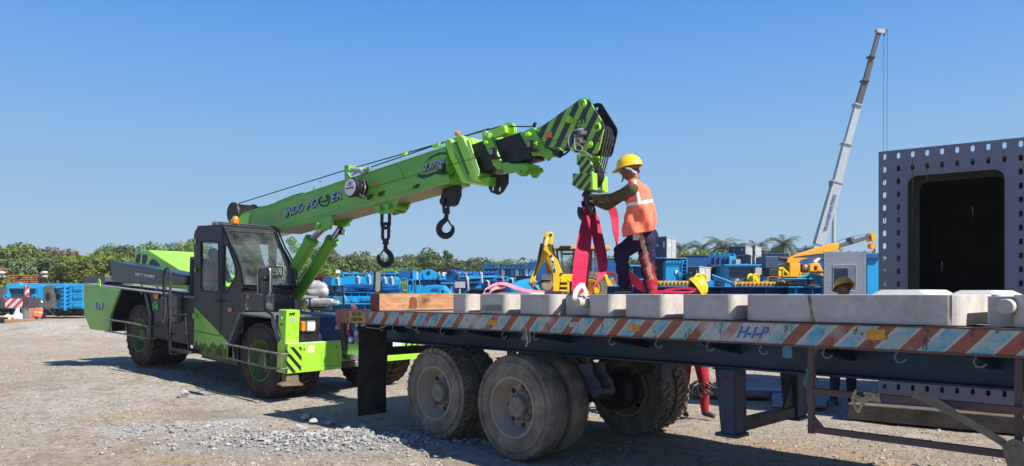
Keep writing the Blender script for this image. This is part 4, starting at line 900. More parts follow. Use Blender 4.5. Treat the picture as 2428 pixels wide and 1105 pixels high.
# lift cylinders
def lift(dy, top, rodt, brt, brb, ang):
    mb = MB(); mb.cyl(BY(*brt, dy), BY(*brb, dy), .105, n=24); cyl = obj('lift_cylinder', mb, GREEN, crane)
    mb = MB(); a, b = BY(*brt, dy), BY(*brb, dy); d = (b-a).normalized(); mb.cyl(a-d*.02, a+d*.07, .120, n=24); obj('cylinder_collar', mb, GREEN, cyl, .006)
    mb = MB(); mb.cyl(BY(*rodt, dy), a, .055, n=20); obj('piston_rod', mb, CHROME, cyl)
    mb = MB(); c = BY(*top, dy)
    for e in (-.10, .06): mb.prism([BY(x, y, dy+e) for x, y in ((top[0]-22, top[1]-14), (top[0]+18, top[1]-27), (top[0]+20, top[1]-6), (top[0]+8, top[1]+6), (top[0]-6, top[1]+10), (top[0]-22, top[1]+6))], (0, .04, 0))
    mb.cyl(c-V((0, .14, 0)), c+V((0, .14, 0)), .05, n=14); mb.cyl(c-V((0, .05, 0)), c+V((0, .05, 0)), .08, n=16); obj('cylinder_clevis', mb, GREEN, cyl, .008)
lift(.04, (768, 536), (768, 540), (738, 569), (668, 690), 0)
lift(.40, (812, 528), (808, 540), (788, 569), (704, 702), 0)
mb = MB(); c = BY(807, 551, .36); mb.box(tuple(c-V((.03, .02, .04))), tuple(c+V((.05, .08, .05)))); wl = obj('work_lamp', mb, TEXTK, crane, .01); mb = MB(); mb.box(tuple(c+V((.05, -.01, -.035))), tuple(c+V((.056, .07, .04)))); obj('lens', mb, LENS, wl)
mb = MB(); mb.box((-1.6, .95, .6), (-.75, 1.9, 1.0)); mb.prism([C0(x, y, YB-.08) for x, y in ((545, 520), (600, 560), (640, 700), (560, 700))], (0, .08, 0)); mb.prism([C0(x, y, YB+BWd) for x, y in ((545, 520), (600, 560), (640, 700), (560, 700))], (0, .08, 0)); obj('boom_tower', mb, GREEN, crane, .01)
# hooks
def jhook(px, py, s, dy, name='lifting_hook', flip=1):
    """forged hook; (px,py) centre of the eye of the curve"""
    c = BY(px, py, dy); mb = MB()
    pts = [(0, 1.9), (0, 1.35), (.10, 1.0), (.55, .55), (.78, 0), (.62, -.55), (.1, -.85), (-.45, -.70), (-.78, -.25), (-.80, .2), (-.72, .45)]
    rs = [.20, .26, .30, .34, .36, .37, .38, .34, .27, .18, .06]
    sp = smoothpts([c+UH*(flip*x*s)+V((0, 0, z*s)) for x, z in pts], 4); rr = []
    for i in range(len(sp)): t = i/4; k = min(int(t), len(rs)-2); rr.append((rs[k]+(rs[k+1]-rs[k])*(t-k))*s)
    mb.tube(sp, 0, 12, rs=rr); mb.tube([c-UH*(flip*.15*s)+V((0, 0, 1.1*s)), c-UH*(flip*.62*s)+V((0, 0, .35*s))], .10*s, 6)
    mb.cyl(c+V((0, 0, 1.7*s)), c+V((0, 0, 2.35*s)), .42*s, .36*s, n=14)
    return obj(name, mb, TEXTK, crane)
def link(c, L_, W_, r, ax):
    mb = MB(); pts = []
    for k in range(16):
        a = 2*math.pi*k/16; x = math.cos(a)*W_; z = math.sin(a)*W_+(L_ if math.sin(a) > 0 else -L_); pts.append(c+V(ax)*x+V((0, 0, z)))
    mb.tube(pts, r, 8, closed=True); return mb
for i, (py, ax) in enumerate(((521, UH), (550, UP2))): obj('chain_link', link(BY(914.5, py, .2), .070, .060, .026, ax), TEXTK, crane)
jhook(913, 612, .125, .2)
mb = MB(); c = BY(1058, 478, .21); mb.tube([c+V((0, 0, .04)), c+V((.05, 0, -.03)), c+V((.03, 0, -.16)), c+V((-.03, 0, -.16)), c+V((-.05, 0, -.03))], .025, 8, closed=True); mb.cyl(c+V((0, -.09, 0)), c+V((0, .08, 0)), .05, n=12); obj('hook_shackle', mb, TEXTK, crane)
jhook(1057, 542, .126, .21, flip=-1)
# hook block
YK = YN+.02
aa, bb = BY(1408, 400), BY(1358, 440)
d2 = (BY(1394, 398)-BY(1362, 440)).normalized(); n2 = V((d2.z, 0, -d2.x)); per2 = abs((BY(1400, 420)-BY(1381, 420)).dot(n2))
STRK = stripe_mat('block_stripes', (.010, .012, .020), (.235, .56, .028), tuple(n2), per2, .45, off=.35)
hb = obj('hook_block', bpoly([(1367, 370), (1370, 366), (1391, 367), (1404, 391), (1404, 411), (1405, 446), (1402, 450), (1376, 450), (1375, 412), (1372, 392), (1367, 390)], YK, .05), STRK, crane, .006)
obj('ballast_plate', bpoly([(1358, 411), (1402, 411), (1402, 449), (1374, 450), (1356, 438)], YK-.09, .09), STRK, hb, .006)
obj('ballast_plate', bshift([(1358, 411), (1402, 411), (1402, 449), (1374, 450), (1356, 438)], YK, YK+.28, .10), GREENB, hb, .006)
obj('block_cheek', bshift([(1367, 370), (1370, 366), (1391, 367), (1404, 391), (1404, 411), (1405, 446), (1402, 450), (1376, 450), (1375, 412), (1372, 392), (1367, 390)], YK, YK+.23, .05), GREENB, hb, .006)
mb = MB(); bshift([(1380, 380), (1396, 395), (1400, 420), (1398, 452), (1380, 452)], YK, YK+.055, .17, mb); mb.cyl(BY(1390, 415, YK)+V((0, .06, 0)), BY(1390, 415, YK)+V((0, .21, 0)), .13, n=24); obj('block_sheave', mb, TEXTK, hb)
mb = MB(); bpoly([(1367, 366), (1394, 363), (1394, 369), (1367, 372)], YK-.01, .33, mb); bpoly([(1400, 409), (1405, 409), (1406, 449), (1400, 449)], YK-.09, .10, mb); obj('block_flange', mb, GREENB, hb, .004)
mb = MB(); mb.cyl(BY(1404, 402, YK), BY(1404, 402, YK)+V((0, .3, 0)), .014, n=8); mb.cyl(BY(1395, 446, YK), BY(1395, 446, YK)+V((0, .28, 0)), .035, n=12); obj('block_pin', mb, STEEL, hb)
mb = MB()
for k in range(4): mb.tube([BY(1404, 318, YN)+V((.15, .06+k*.065, 0)), BY(1392, 405, YK)+V((.12, .07+k*.04, 0))], .010, 6)
obj('hoist_rope', mb, mat('wire_rope', (.11, .105, .10), .45, .7), crane)
HK = BY(1392, 470, YK+.15)
mb = MB(); mb.cyl(HK+V((0, 0, .10)), HK+V((0, 0, -.03)), .045, n=12); obj('hook_shank', mb, DARKST, hb)
mb = MB(); sp = smoothpts([HK+V((x, 0, z)) for x, z in ((0, .02), (.0, -.04), (.06, -.10), (.085, -.17), (.03, -.24), (-.06, -.23), (-.09, -.16), (-.085, -.11))], 4); mb.tube(sp, 0, 10, rs=[.045*(1-.4*max(0, i/len(sp)-.6)) for i in range(len(sp))]); mb.obox(HK+V((.045, -.05, -.02)), (.018, 0, 0), (0, .012, 0), (.01, 0, .075)); obj('lifting_hook', mb, DARKST, hb)
HKW = CR.w(HK)
# ------------------------------------------------------------------ flatbed trailer
r2 = math.sqrt(.5)
TR = Frame((0, 7.3, 0), (r2, -r2, 0), (r2, r2, 0))
trailer = empty('flatbed_trailer', m=TR.m, label='long rusty flatbed trailer with striped red and blue side rail', cat='trailer')
def T(px, py, y=0.0): return TR.hit(px, py, 1, y)
YS = -.03
xr = T(797, 740, YS).x; xF = 8.2; ZD_ = 1.435; ZS = 1.285; WT = 2.55
def rail_mat():
    m, nt, b = _nodes('striped_side_rail'); v = coords(nt)
    sx = N(nt, 'ShaderNodeSeparateXYZ'); L(nt, v, sx.inputs[0]); x, z = sx.outputs[0], sx.outputs[2]
    wob = math_(nt, 'MULTIPLY_ADD', noise(nt, v, 1.6, 2), .05, -.025)
    u = math_(nt, 'ADD', math_(nt, 'SUBTRACT', x, math_(nt, 'MULTIPLY', z, .95)), wob)
    fr = math_(nt, 'FRACT', math_(nt, 'MULTIPLY_ADD', u, 1/.262, 40.1))
    fr2 = math_(nt, 'FRACT', math_(nt, 'MULTIPLY_ADD', u, 1/.524, 40.05))
    redf = math_(nt, 'LESS_THAN', fr, .40)
    blu = mixc(nt, ramp(nt, noise(nt, v, 9, 6, .7), .40, .58), (.075, .33, .44), (.34, .42, .38))
    c = mixc(nt, redf, blu, mixc(nt, ramp(nt, noise(nt, v, 3, 5), .4, .65), (.33, .085, .05), (.22, .075, .05)))
    edge = math_(nt, 'MULTIPLY', math_(nt, 'GREATER_THAN', fr, .93), 1.0); edge2 = math_(nt, 'MULTIPLY', math_(nt, 'GREATER_THAN', fr, .40), math_(nt, 'LESS_THAN', fr, .50))
    c = mixc(nt, math_(nt, 'MAXIMUM', edge, edge2), c, (.46, .44, .36))
    big = ramp(nt, noise(nt, v, 1.3, 3), .50, .62); c = mixc(nt, math_(nt, 'MULTIPLY', big, .75), c, (.47, .47, .43))
    chip = ramp(nt, noise(nt, coords(nt, (1, 1, .45)), 13, 9, .8), .57, .61); c = mixc(nt, math_(nt, 'MULTIPLY', chip, .85), c, (.05, .035, .03))
    sc_ = ramp(nt, noise(nt, coords(nt, (3, 3, .5)), 16, 6, .8), .63, .66); c = mixc(nt, math_(nt, 'MULTIPLY', sc_, .6), c, (.09, .08, .075))
    wsh = ramp(nt, noise(nt, v, 5, 6, .7), .60, .75); c = mixc(nt, math_(nt, 'MULTIPLY', wsh, .5), c, (.34, .25, .20))
    L(nt, c, b.inputs['Base Color']); b.inputs['Roughness'].default_value = .6; bump(nt, b, noise(nt, v, 25, 6, .7), .3, .006); return m
RAIL = rail_mat()
mb = MB(); mb.box((xr, YS, ZS), (xF, YS+.012, ZD_)); sr = obj('side_rail', mb, RAIL, trailer, .004)
mb = MB(); mb.box((xr, YS-.004, ZD_), (xF, .10, ZD_+.008)); mb.box((xr, YS-.006, ZS-.012), (xF, .06, ZS)); obj('rail_flange', mb, RUSTR, trailer)
mb = MB(); mb.box((xr, YS+.02, ZS+.08), (xF, WT, ZD_-.004)); obj('deck', mb, PLANKG, trailer)
mb = MB(); mb.box((xr, WT, ZS), (xF, WT+.012, ZD_)); mb.box((xr-.012, YS, ZS-.0), (xr, WT+.012, ZD_)); obj('rail', mb, RUSTR, trailer)
mb = MB(); mb.box((xr-.002, YS-.004, ZS), (T(826, 750, YS).x, YS, ZD_)); mb.box((T(868, 750, YS).x, YS-.004, ZS), (T(874, 750, YS).x, YS, ZD_)); mb.box((xr, YS+.01, ZS-.09), (xr+.08, .09, ZS)); obj('rail_end', mb, mat('brick_red_paint', (.27, .085, .055), .6, var=.25, vs=8, dirt=.3), trailer)
a, b = T(828, 738, YS), T(867, 764, YS)
mb = MB(); mb.box((a.x, YS-.005, ZS+.004), (b.x, YS-.0, ZD_-.004)); npl = obj('number_plate', mb, mat('ochre_paint', (.45, .28, .05), .6, var=.25, vs=9, dirt=.3), trailer)
def tt(s, x0, x1, z0, z1, m, par, y=YS, off=.007, sl=0): return text('lettering', s, V((x0, y, z0)), V((x1, y, z0)), V((x0+sl, y, z1)), m, par, (0, -1, 0), off, .002)
wd_ = b.x-a.x; tt('KU-01', a.x+wd_*.22, a.x+wd_*.74, ZS+.085, ZS+.135, TEXTK, npl, sl=.01); tt('GB8749', a.x+wd_*.08, a.x+wd_*.80, ZS+.018, ZS+.068, TEXTK, npl, sl=.01)
mb = MB(); q = T(1747, 765, YS); q2 = T(1815, 770, YS); tt('H-I-P', q.x, q2.x, ZS+.035, ZD_-.03, mat('blue_marker_paint', (.03, .14, .42), .6, var=.3), sr, off=.004, sl=.04)
mb = MB()
for x0, x1, zz0, zz1 in ((1158, 1178, .045, .10), (1490, 1516, .05, .10), (2055, 2100, .06, .13)): mb.box((T(x0, 780, YS).x, YS-.005, ZS+zz0), (T(x1, 780, YS).x, YS, ZS+zz1))
obj('reflector', mb, mat('old_reflector', (.62, .27, .015), .45, var=.2, vs=20), trailer)
mb = MB()
for x0, x1, zz0, zz1 in ((1350, 1372, .06, .105), (2122, 2152, .05, .10), (946, 958, .05, .12)): mb.box((T(x0, 780, YS).x, YS-.004, ZS+zz0), (T(x1, 780, YS).x, YS, ZS+zz1))
obj('paint_patch', mb, GREYB, trailer)
# main beams, cross brackets
zb = TR.hit(1620, 861, 1, .53).z
for y in (.60, 1.85):
    mb = MB(); mb.box((xr+.15, y-.008, zb), (xF, y+.008, ZS+.078)); mb.box((xr+.15, y-.075, zb-.018), (xF, y+.075, zb)); mb.box((xr+.15, y-.075, ZS+.06), (xF, y+.075, ZS+.079)); obj('main_beam', mb, BEAM, trailer, .004)
x = xr+.62
while x < xF:
    mb = MB()
    mb.prism([V((x, .0, ZS+.02)), V((x, .0, ZS-.03)), V((x, .59, zb+.12)), V((x, .59, ZS+.06)), V((x, .0, ZS+.06))], (.008, 0, 0))
    mb.obox(V((x, .295, (ZS-.03+zb+.12)/2-.006)), (.035, 0, 0), V((0, .295, (zb+.12-ZS+.03)/2)), (0, 0, .005))
    mb.box((x, .61, zb+.25), (x+.06, 1.84, ZS+.05)); obj('cross_bracket', mb, BEAM, trailer); x += .93
for px in (905, 934, 990, 1048, 1195, 1270, 1450, 1560, 1682, 1808, 1958, 2130, 2318):
    p = T(px, 800, -.0); p = V((p.x, .0, ZS-.01)); mb = MB()
    mb.tube([p+V((0, 0, .02)), p+V((-.012, -.0, -.015)), p+V((-.02, -.01, -.04)), p+V((-.005, -.01, -.068)), p+V((.025, -.01, -.07)), p+V((.05, -.01, -.048))], .006, 6)
    obj('rope_hook', mb, mat('hook_steel', (.22, .20, .18), .6, .5, dirt=.3), trailer)
mb = MB(); mb.tube(smoothpts([T(868, 776, .02), T(900, 778, .0), T(934, 768, .0), T(990, 783, .02)], 4), .005, 5); mb.tube(smoothpts([T(1378, 785, .0), T(1440, 797, 0), T(1500, 795, 0), T(1560, 788, 0)], 4), .005, 5)
mb.tube(smoothpts([T(1247, 775, -.035), T(1249, 795, -.03), T(1251, 810, -.02), T(1247, 822, -.02)], 3), .009, 5); mb.tube(smoothpts([T(1254, 785, -.02), T(1257, 800, -.01), T(1256, 812, -.01)], 3), .006, 5)
obj('tie_rope', mb, GREYB, trailer)
mb = MB(); mb.prism([T(x, y, .0) for x, y in ((1240, 788), (1250, 784), (1252, 800), (1246, 808), (1234, 805))], (0, .03, 0)); obj('rag', mb, mat('rag_cloth', (.14, .15, .19), .9, var=.3), trailer, .008)
# wheels
R_ = .525; rims = .292
tw = lambda lugs, kind: None
wA = wheel(trailer, (0, .0, R_), R_, rims, .27, 84, 'rib', RUBBERD, RIMD, HUBD)
XA = -1.37
wB = wheel(trailer, (XA, .12, R_), R_, rims, .27, 34, 'lug', RUBBERD, RIMD, HUBD)
wheel(trailer, (0, .315, R_), 0, 0, 0, 0, '', 0, 0, 0, wA, .4); wheel(trailer, (XA, .435, R_), 0, 0, 0, 0, '', 0, 0, 0, wB, .4)
for xx in (0, XA):
    for yy in (1.86, 2.175): wheel(trailer, (xx, yy, R_), 0, 0, 0, 0, '', 0, 0, 0, wB if xx == 0 else wA, .9+yy)
mb = MB()
for xx in (0, XA):
    mb.cyl((xx, .3, R_), (xx, 2.3, R_), .075, n=14)
    for yy in (.62, 1.82): mb.cyl((xx, yy-.05, R_), (xx, yy+.05, R_), .19, n=20)
    for yy in (.74, 1.72): mb.cyl((xx, yy-.11, R_), (xx, yy+.11, R_), .21, n=20)
obj('axle', mb, DARKST, trailer)
mb = MB()
for xx in (0, XA):
    for yy in (.80, 1.62):
        for k in range(6): 
            l = .52-.07*k; pts = [V((xx+l*t, yy, .70-.012*k+.10*(t*t)*(l/.52)**2)) for t in (-1, -.5, 0, .5, 1)]; mb.ribbon(pts, V((0, .075, 0)), .011)
        mb.box((xx-.06, yy-.045, .52), (xx+.06, yy+.045, .73))
obj('leaf_spring', mb, DARKST, trailer)
mb = MB()
hgp = [T(x, y, .62) for x, y in ((1368, 862), (1402, 862), (1404, 885), (1420, 905), (1425, 925), (1420, 940), (1405, 944), (1396, 930), (1382, 900), (1370, 880))]
mb.prism(hgp, (0, .02, 0)); mb.prism([p+V((0, .20, 0)) for p in hgp], (0, .02, 0))
c = T(1412, 930, .60); mb.cyl(c, c+V((0, .28, 0)), .035, n=14); mb.box((XA/2-.06, .66, .62), (XA/2+.06, .70, zb)); mb.box((XA/2-.25, .72, .60), (XA/2+.25, .80, .72)); mb.box((XA-.72, .66, .72), (XA-.62, .86, zb)); mb.box((.58, 1.60, .7), (.68, 1.8, zb))
obj('spring_hanger', mb, mat('hanger_blue_grey', (.06, .075, .11), .6, var=.2, vs=8, dirt=.4), trailer, .006)
mb = MB(); mb.tube([c+V((0, .1, 0)), c+V((-.25, .2, -.12)), V((0, .85, .48))], .03, 8); mb.cyl((-.10, .95, .60), (-.10, 1.15, .66), .09, n=16); mb.cyl((-.1, 1.15, .66), (-.1, 1.25, .69), .06, n=12); mb.tube(smoothpts([V((-.1, 1.2, .72)), V((.15, 1.1, .85)), V((.2, 1.0, .95)), V((.5, .9, .98))], 4), .012); mb.cyl((XA+.45, 1.2, .78), (XA+1.0, 1.2, .78), .12, n=18)
obj('brake_gear', mb, DARKST, trailer)
# mud flap and rear lamps
fl = T(848, 900, .05); mb = MB(); q0 = TR.hit(848, 900, 0, fl.x); q1 = TR.hit(915, 900, 0, fl.x); zt_, zb_ = TR.hit(850, 780, 0, fl.x).z, TR.hit(850, 987, 0, fl.x).z
vs = []; K = 7
for j in range(K+1):
    zz = zt_+(zb_-zt_)*j/K
    for i in range(4): yy = q0.y+(q1.y-q0.y)*i/3; vs.append((fl.x+.012*math.sin(j*.9)+.006*math.cos(i*2), yy, zz))
nn = len(vs); vs += [(x+.01, y, z) for x, y, z in vs]; fs = []
for j in range(K):
    for i in range(3): q = j*4+i; fs += [(q, q+1, q+5, q+4), (nn+q, nn+q+4, nn+q+5, nn+q+1)]
per_ = [j*4 for j in range(K+1)]; fs += [(a, b, nn+b, nn+a) for a, b in zip(per_[:-1], per_[1:])]+[(a+3, nn+a+3, nn+b+3, b+3) for a, b in zip(per_[:-1], per_[1:])]+[(0, nn, nn+1, 1), (1, nn+1, nn+2, 2), (2, nn+2, nn+3, 3), (K*4, K*4+1, nn+K*4+1, nn+K*4), (K*4+1, K*4+2, nn+K*4+2, nn+K*4+1), (K*4+2, K*4+3, nn+K*4+3, nn+K*4+2)]
mb.add(vs, fs, True); obj('mud_flap', mb, mat('flap_rubber', (.026, .021, .020), .8, var=.3, vs=2, dirt=.45, dirtc=(.075, .056, .048)), trailer)
mb = MB(); mb.box((fl.x-.02, q0.y-.02, zt_-.02), (fl.x+.03, .62, zt_+.03)); mb.tube([V((fl.x, q0.y+.02, zt_)), V((fl.x+.02, q0.y+.02, ZS))], .02, 6); mb.tube([V((fl.x, q0.y+.3, zt_)), V((fl.x, q0.y+.3, ZS))], .02, 6); mb.tube([V((xr+.15, .1, ZS-.01)), V((xr+.16, .1, ZS-.28))], .03, 6)
obj('flap_bracket', mb, DARKST, trailer, .004)
mb = MB(); mb.prism([TR.hit(x, y, 0, fl.x-.02) for x, y in ((864, 788), (896, 783), (896, 797), (880, 799), (866, 795))], (-.03, 0, 0)); obj('reflector', mb, GREYB, trailer, .004)
mb = MB()
mb.prism([T(x, y, .03) for x, y in ((803, 768), (814, 770), (818, 800), (821, 832), (810, 833), (806, 800))], (0, .02, 0)); obj('rubber_strip', mb, mat('flap_rubber', (.022, .019, .019)), trailer, .004)
mb = MB(); c = T(827, 787, .04); mb.sphere(c, (.035, .035, .03)); obj('tail_lamp', mb, mat('red_lens', (.35, .01, .025), .25), trailer)
mb = MB(); c = T(832, 805, .04); mb.sphere(c, (.028, .03, .04)); obj('tail_lamp', mb, LENS, trailer)
mb = MB(); c = T(836, 777, .06); mb.box(tuple(c-V((.02, .0, .05))), tuple(c+V((.02, .02, .06)))); obj('lamp_bracket', mb, BLUED, trailer)
mb = MB(); mb.box((xr+.1, .3, ZS-.46), (xr+.2, 2.3, ZS-.36)); mb.box((xr+.1, .62, ZS-.4), (xr+.2, .72, ZS)); mb.box((xr+.1, 1.85, ZS-.4), (xr+.2, 1.95, ZS)); obj('rear_bumper', mb, DARKST, trailer, .006)
# landing legs
mb = MB(); y0 = .52; A = [T(x, y, y0) for x, y in ((1697, 874), (1744, 880), (1744, 1004), (1706, 1012))]
def LEG(yy, s=0):
    m = MB(); zt2, zb2 = zb-.018, .47; x0, x1 = A[0].x, A[1].x
    m.prism([V((x0, yy, zt2)), V((x1, yy, zt2)), V((x1, yy, zb2)), V((x0+.05, yy, zb2))], (0, .02, 0)); m.prism([V((x0, yy+.16, zt2)), V((x1, yy+.16, zt2)), V((x1, yy+.16, zb2)), V((x0+.05, yy+.16, zb2))], (0, .02, 0))
    m.box((x1-.02, yy+.0, zb2), (x1, yy+.18, zt2)); m.prism([V((x0, yy, zt2)), V((x0+.02, yy, zt2)), V((x0+.07, yy, zb2)), V((x0+.05, yy, zb2))], (0, .18, 0)); m.box((x0-.02, yy-.03, zt2-.01), (x1+.03, yy+.2, zt2+.0)); m.box((x0+.0, yy-.02, zb2-.03), (x1+.02, yy+.20, zb2)); return m
o = obj('landing_leg', LEG(y0), mat('leg_blue', (.022, .045, .09), .6, var=.3, vs=5, dirt=.4, dirtc=(.05, .045, .045)), trailer, .006)
m = MB()
for z in (.92, .66): c = V(((A[0].x+A[1].x)/2, y0, z)); m.lathe([(.012, -.004), (.022, -.012), (.034, .0)], c, (0, 1, 0), 14)
obj('pin_hole', m, RUSTR, o)
obj('landing_leg', LEG(1.72), mat('leg_blue', ()), trailer, .006)
mb = MB(); mb.box((A[1].x-.12, y0+.1, .47), (A[1].x-.02, 1.85, .57)); mb.prism([V((A[1].x-.06, 1.72, .57)), V((A[1].x-.06, 1.50, .57)), V((A[1].x-.06, 1.72, .86))], (.02, 0, 0)); obj('leg_brace', mb, DARKST, trailer, .004)
mb = MB(); c = T(1866, 820, .0); mb.box((c.x-.035, .0, ZS-.10), (c.x+.035, .02, ZS-.012)); mb.box((c.x-.035, .40, ZS-.36), (c.x+.035, .42, ZS-.2)); obj('bracket_plate', mb, mat('turquoise_plate', (.05, .21, .25), .6, var=.3, vs=9), trailer, .003)
mb = MB(); c2_ = V((c.x, .38, ZS-.30)); mb.cyl(c2_, c2_+V((0, .04, 0)), .05, n=14); obj('cap', mb, mat('turquoise_plate', ()), trailer)
# side guard frame
gy = -.01; x0 = T(1924, 900, gy).x; pts = lambda *a: [T(x, y, gy) for x, y in a]
zt1 = T(1924, 927, gy).z; zb1 = T(1924, 1017, gy).z; x9 = 5.2; h = .022
mb = MB(); mb.box((x0-.02, gy-.02, zb1-.03), (x0+.02, gy+.02, ZS-.012)); mb.box((x0+.02, gy-.019, zt1-h), (x9, gy+.019, zt1+h)); mb.box((x0+.02, gy-.019, zb1-h), (x9, gy+.019, zb1+h))
mb.prism([V((x0+.02, gy-.015, ZS-.012)), V((x0+.10, gy-.015, ZS-.012)), V((x0+.05, gy-.015, ZS-.03)), V((x0+.03, gy-.015, ZS-.06)), V((x0+.02, gy-.015, ZS-.10))], (0, .03, 0)); mb.prism([V((x0+.02, gy-.015, zb1+h)), V((x0+.09, gy-.015, zb1+h)), V((x0+.02, gy-.015, zb1+.10))], (0, .02, 0))
xp = T(2412, 1060, gy).x; mb.box((xp-.02, gy+.02, .35), (xp+.02, gy+.06, ZS-.012)); obj('side_guard', mb, mat('dull_guard_red', (.105, .060, .058), .75, var=.35, vs=4, dirt=.4, dirtc=(.10, .08, .075)), trailer, .004)
wroot = empty('lashing_strap', m=TR.m, label='dusty webbing lashing strap tied across the side guard rails', cat='strap')
mb = MB(); mb.ribbon(smoothpts([T(2165, 936, gy-.03), T(2185, 942, gy-.035), T(2250, 975, gy-.03), T(2330, 1020, gy-.025), T(2398, 1062, gy-.03)], 4), V((.012, 0, .045)), .004)
mb.ribbon(smoothpts([T(2190, 934, gy-.03), T(2230, 955, gy-.05), T(2265, 975, gy-.06)], 4), V((.008, 0, .025)), .004)
obj('webbing', mb, WEB, wroot)
mb = MB(); 
for k, dx in enumerate((2380, 2398, 2420)): mb.ribbon(smoothpts([T(dx, 1052, gy-.04), T(dx+10, 1062, gy-.05), T(dx+14, 1085, gy-.045), T(dx+24, 1115, gy-.04)], 3), V((.05, .01, 0)), .012)
mb.ribbon(smoothpts([T(2378, 1062, gy-.04), T(2400, 1048, gy-.05), T(2430, 1055, gy-.05), T(2460, 1060, gy-.04)], 4), V((0, 0, .035)), .012); obj('cloth_wrap', mb, WEB, wroot)
mb = MB(); 
mb.tube(smoothpts([T(2030, 925, gy-.03), T(2022, 945, gy-.04), T(2028, 965, gy-.04), T(2036, 976, gy-.04), T(2042, 962, gy-.04), T(2056, 948, gy-.04), T(2076, 936, gy-.04)], 4), .011, 8)
mb.tube(smoothpts([T(2024, 940, gy-.03), T(2040, 950, gy-.05), T(2060, 948, gy-.05), T(2080, 942, gy-.03)], 4), .011, 8); mb.tube(smoothpts([T(2030, 938, gy-.03), T(2045, 945, gy-.05), T(2062, 940, gy-.05)], 4), .009, 8)
for k in range(4): x = T(2056+k*9, 930, gy).x; mb.ribbon([V((x, gy-.028, zt1+h+.008)), V((x+.012, gy-.028, zt1-h-.008))], V((.026, 0, 0)), .008)
tag(obj('rope_knot', mb, ROPE, None, label='pale rope knotted round the upper rail of the side guard', cat='rope'), None).matrix_world = TR.m
# ------------------------------------------------------------------ load
def slab(px0, px1, y0, dy, z0, z1, lab, r=.055, grp='pale slabs laid along the near edge of the trailer', pin=None, x1=None, cl=0):
    xa = TR.hit(px0, 720, 1, y0).x; xb = x1 if x1 is not None else TR.hit(px1, 720, 1, y0).x
    mb = MB(); mb.prism([V((x, y, z0)) for x, y in rrect(xa, xb, y0, y0+dy, r, 6)], (0, 0, z1-z0)); 
    m_, o = None, None
    base = V(((xa+xb)/2, y0+dy/2, z0)); o = obj('concrete_slab', mb, CONC, None, .006, label=lab, cat='slab', group=grp); o.data.transform(Matrix.Translation(-base)); o.matrix_world = TR.m @ Matrix.Translation(base); return o
zt0 = ZD_+.014; zt1_ = 1.642
s1 = slab(1070, 1108, 0, .85, zt0, zt1_, 'narrow pale slab at the rear end of the row, beside the timber')
s2 = slab(1133, 1200, 0, .85, zt0, zt1_, 'pale slab with a dark smudge low on its grey face, second from the timber', r=.06)
s3 = slab(1225, 1314, 0, .85, zt0, zt1_, 'pale slab just left of the round boss holding the white strap', r=.09)
s4 = slab(1392, 1450, 0, .85, zt0, zt1_, 'short pale slab just right of the round boss holding the white strap')
s5 = slab(1478, 1574, 0, .85, zt0, zt1_, 'pale slab directly in front of the worker on the trailer')
s6 = slab(1614, 1738, 0, .85, zt0, zt1_, 'pale slab in front of the bending worker in a yellow helmet')
s7 = slab(1761, 2278, 0, .85, zt0, zt1_, 'longest pale slab with a rust streak at the front of the row', r=.10)
s8 = slab(2400, 2700, .05, .85, zt0, zt1_, 'pale slab at the right edge beyond the second round boss')
sb = slab(1340, 1405, .12, .8, zt0, zt1_-.01, 'recessed pale slab carrying the round boss with the white strap', r=.02)
sb2 = slab(2340, 2440, .16, .7, zt0, zt1_-.01, 'recessed pale slab carrying the round boss near the right edge', r=.02)
for s_, px, py, y0, rr in ((sb, 1377, 717, -.02, .046), (sb2, 2388, 727, .03, .046)):
    mb = MB(); c = T(px, py, y0); mb.lathe([(0, 0), (rr*.92, 0), (rr, .006), (rr, .16)], c-V((0, .06, 0)), (0, 1, 0), 28); o = obj('boss', mb, CONC, s_); o.matrix_parent_inverse = s_.matrix_world.inverted() @ TR.m
def stain(par, pts, y, m, name='stain'):
    mb = MB(); mb.prism([T(a, b, y) for a, b in pts], (0, -.0015, 0)); o = obj(name, mb, m, par); o.matrix_parent_inverse = par.matrix_world.inverted() @ TR.m
RS = mat('rust_streak', (.20, .11, .06), .9, var=.45, vs=9, dirt=.6, dirtc=(.34, .29, .24), ds=9)
stain(s7, [(1915, 700), (1921, 699), (1925, 722), (1929, 745), (1934, 763), (1922, 762), (1920, 735), (1917, 718)], 0, RS); stain(s7, [(2252, 701), (2257, 700), (2258, 722), (2257, 752), (2255, 768), (2252, 740)], 0, RS)
stain(s2, [(1138, 733), (1145, 726), (1160, 722), (1170, 724), (1180, 721), (1190, 726), (1192, 738), (1140, 737)], 0, mat('dark_smudge', (.16, .155, .15), .9, var=.5, vs=9, dirt=.7, dirtc=(.33, .31, .29), ds=6))
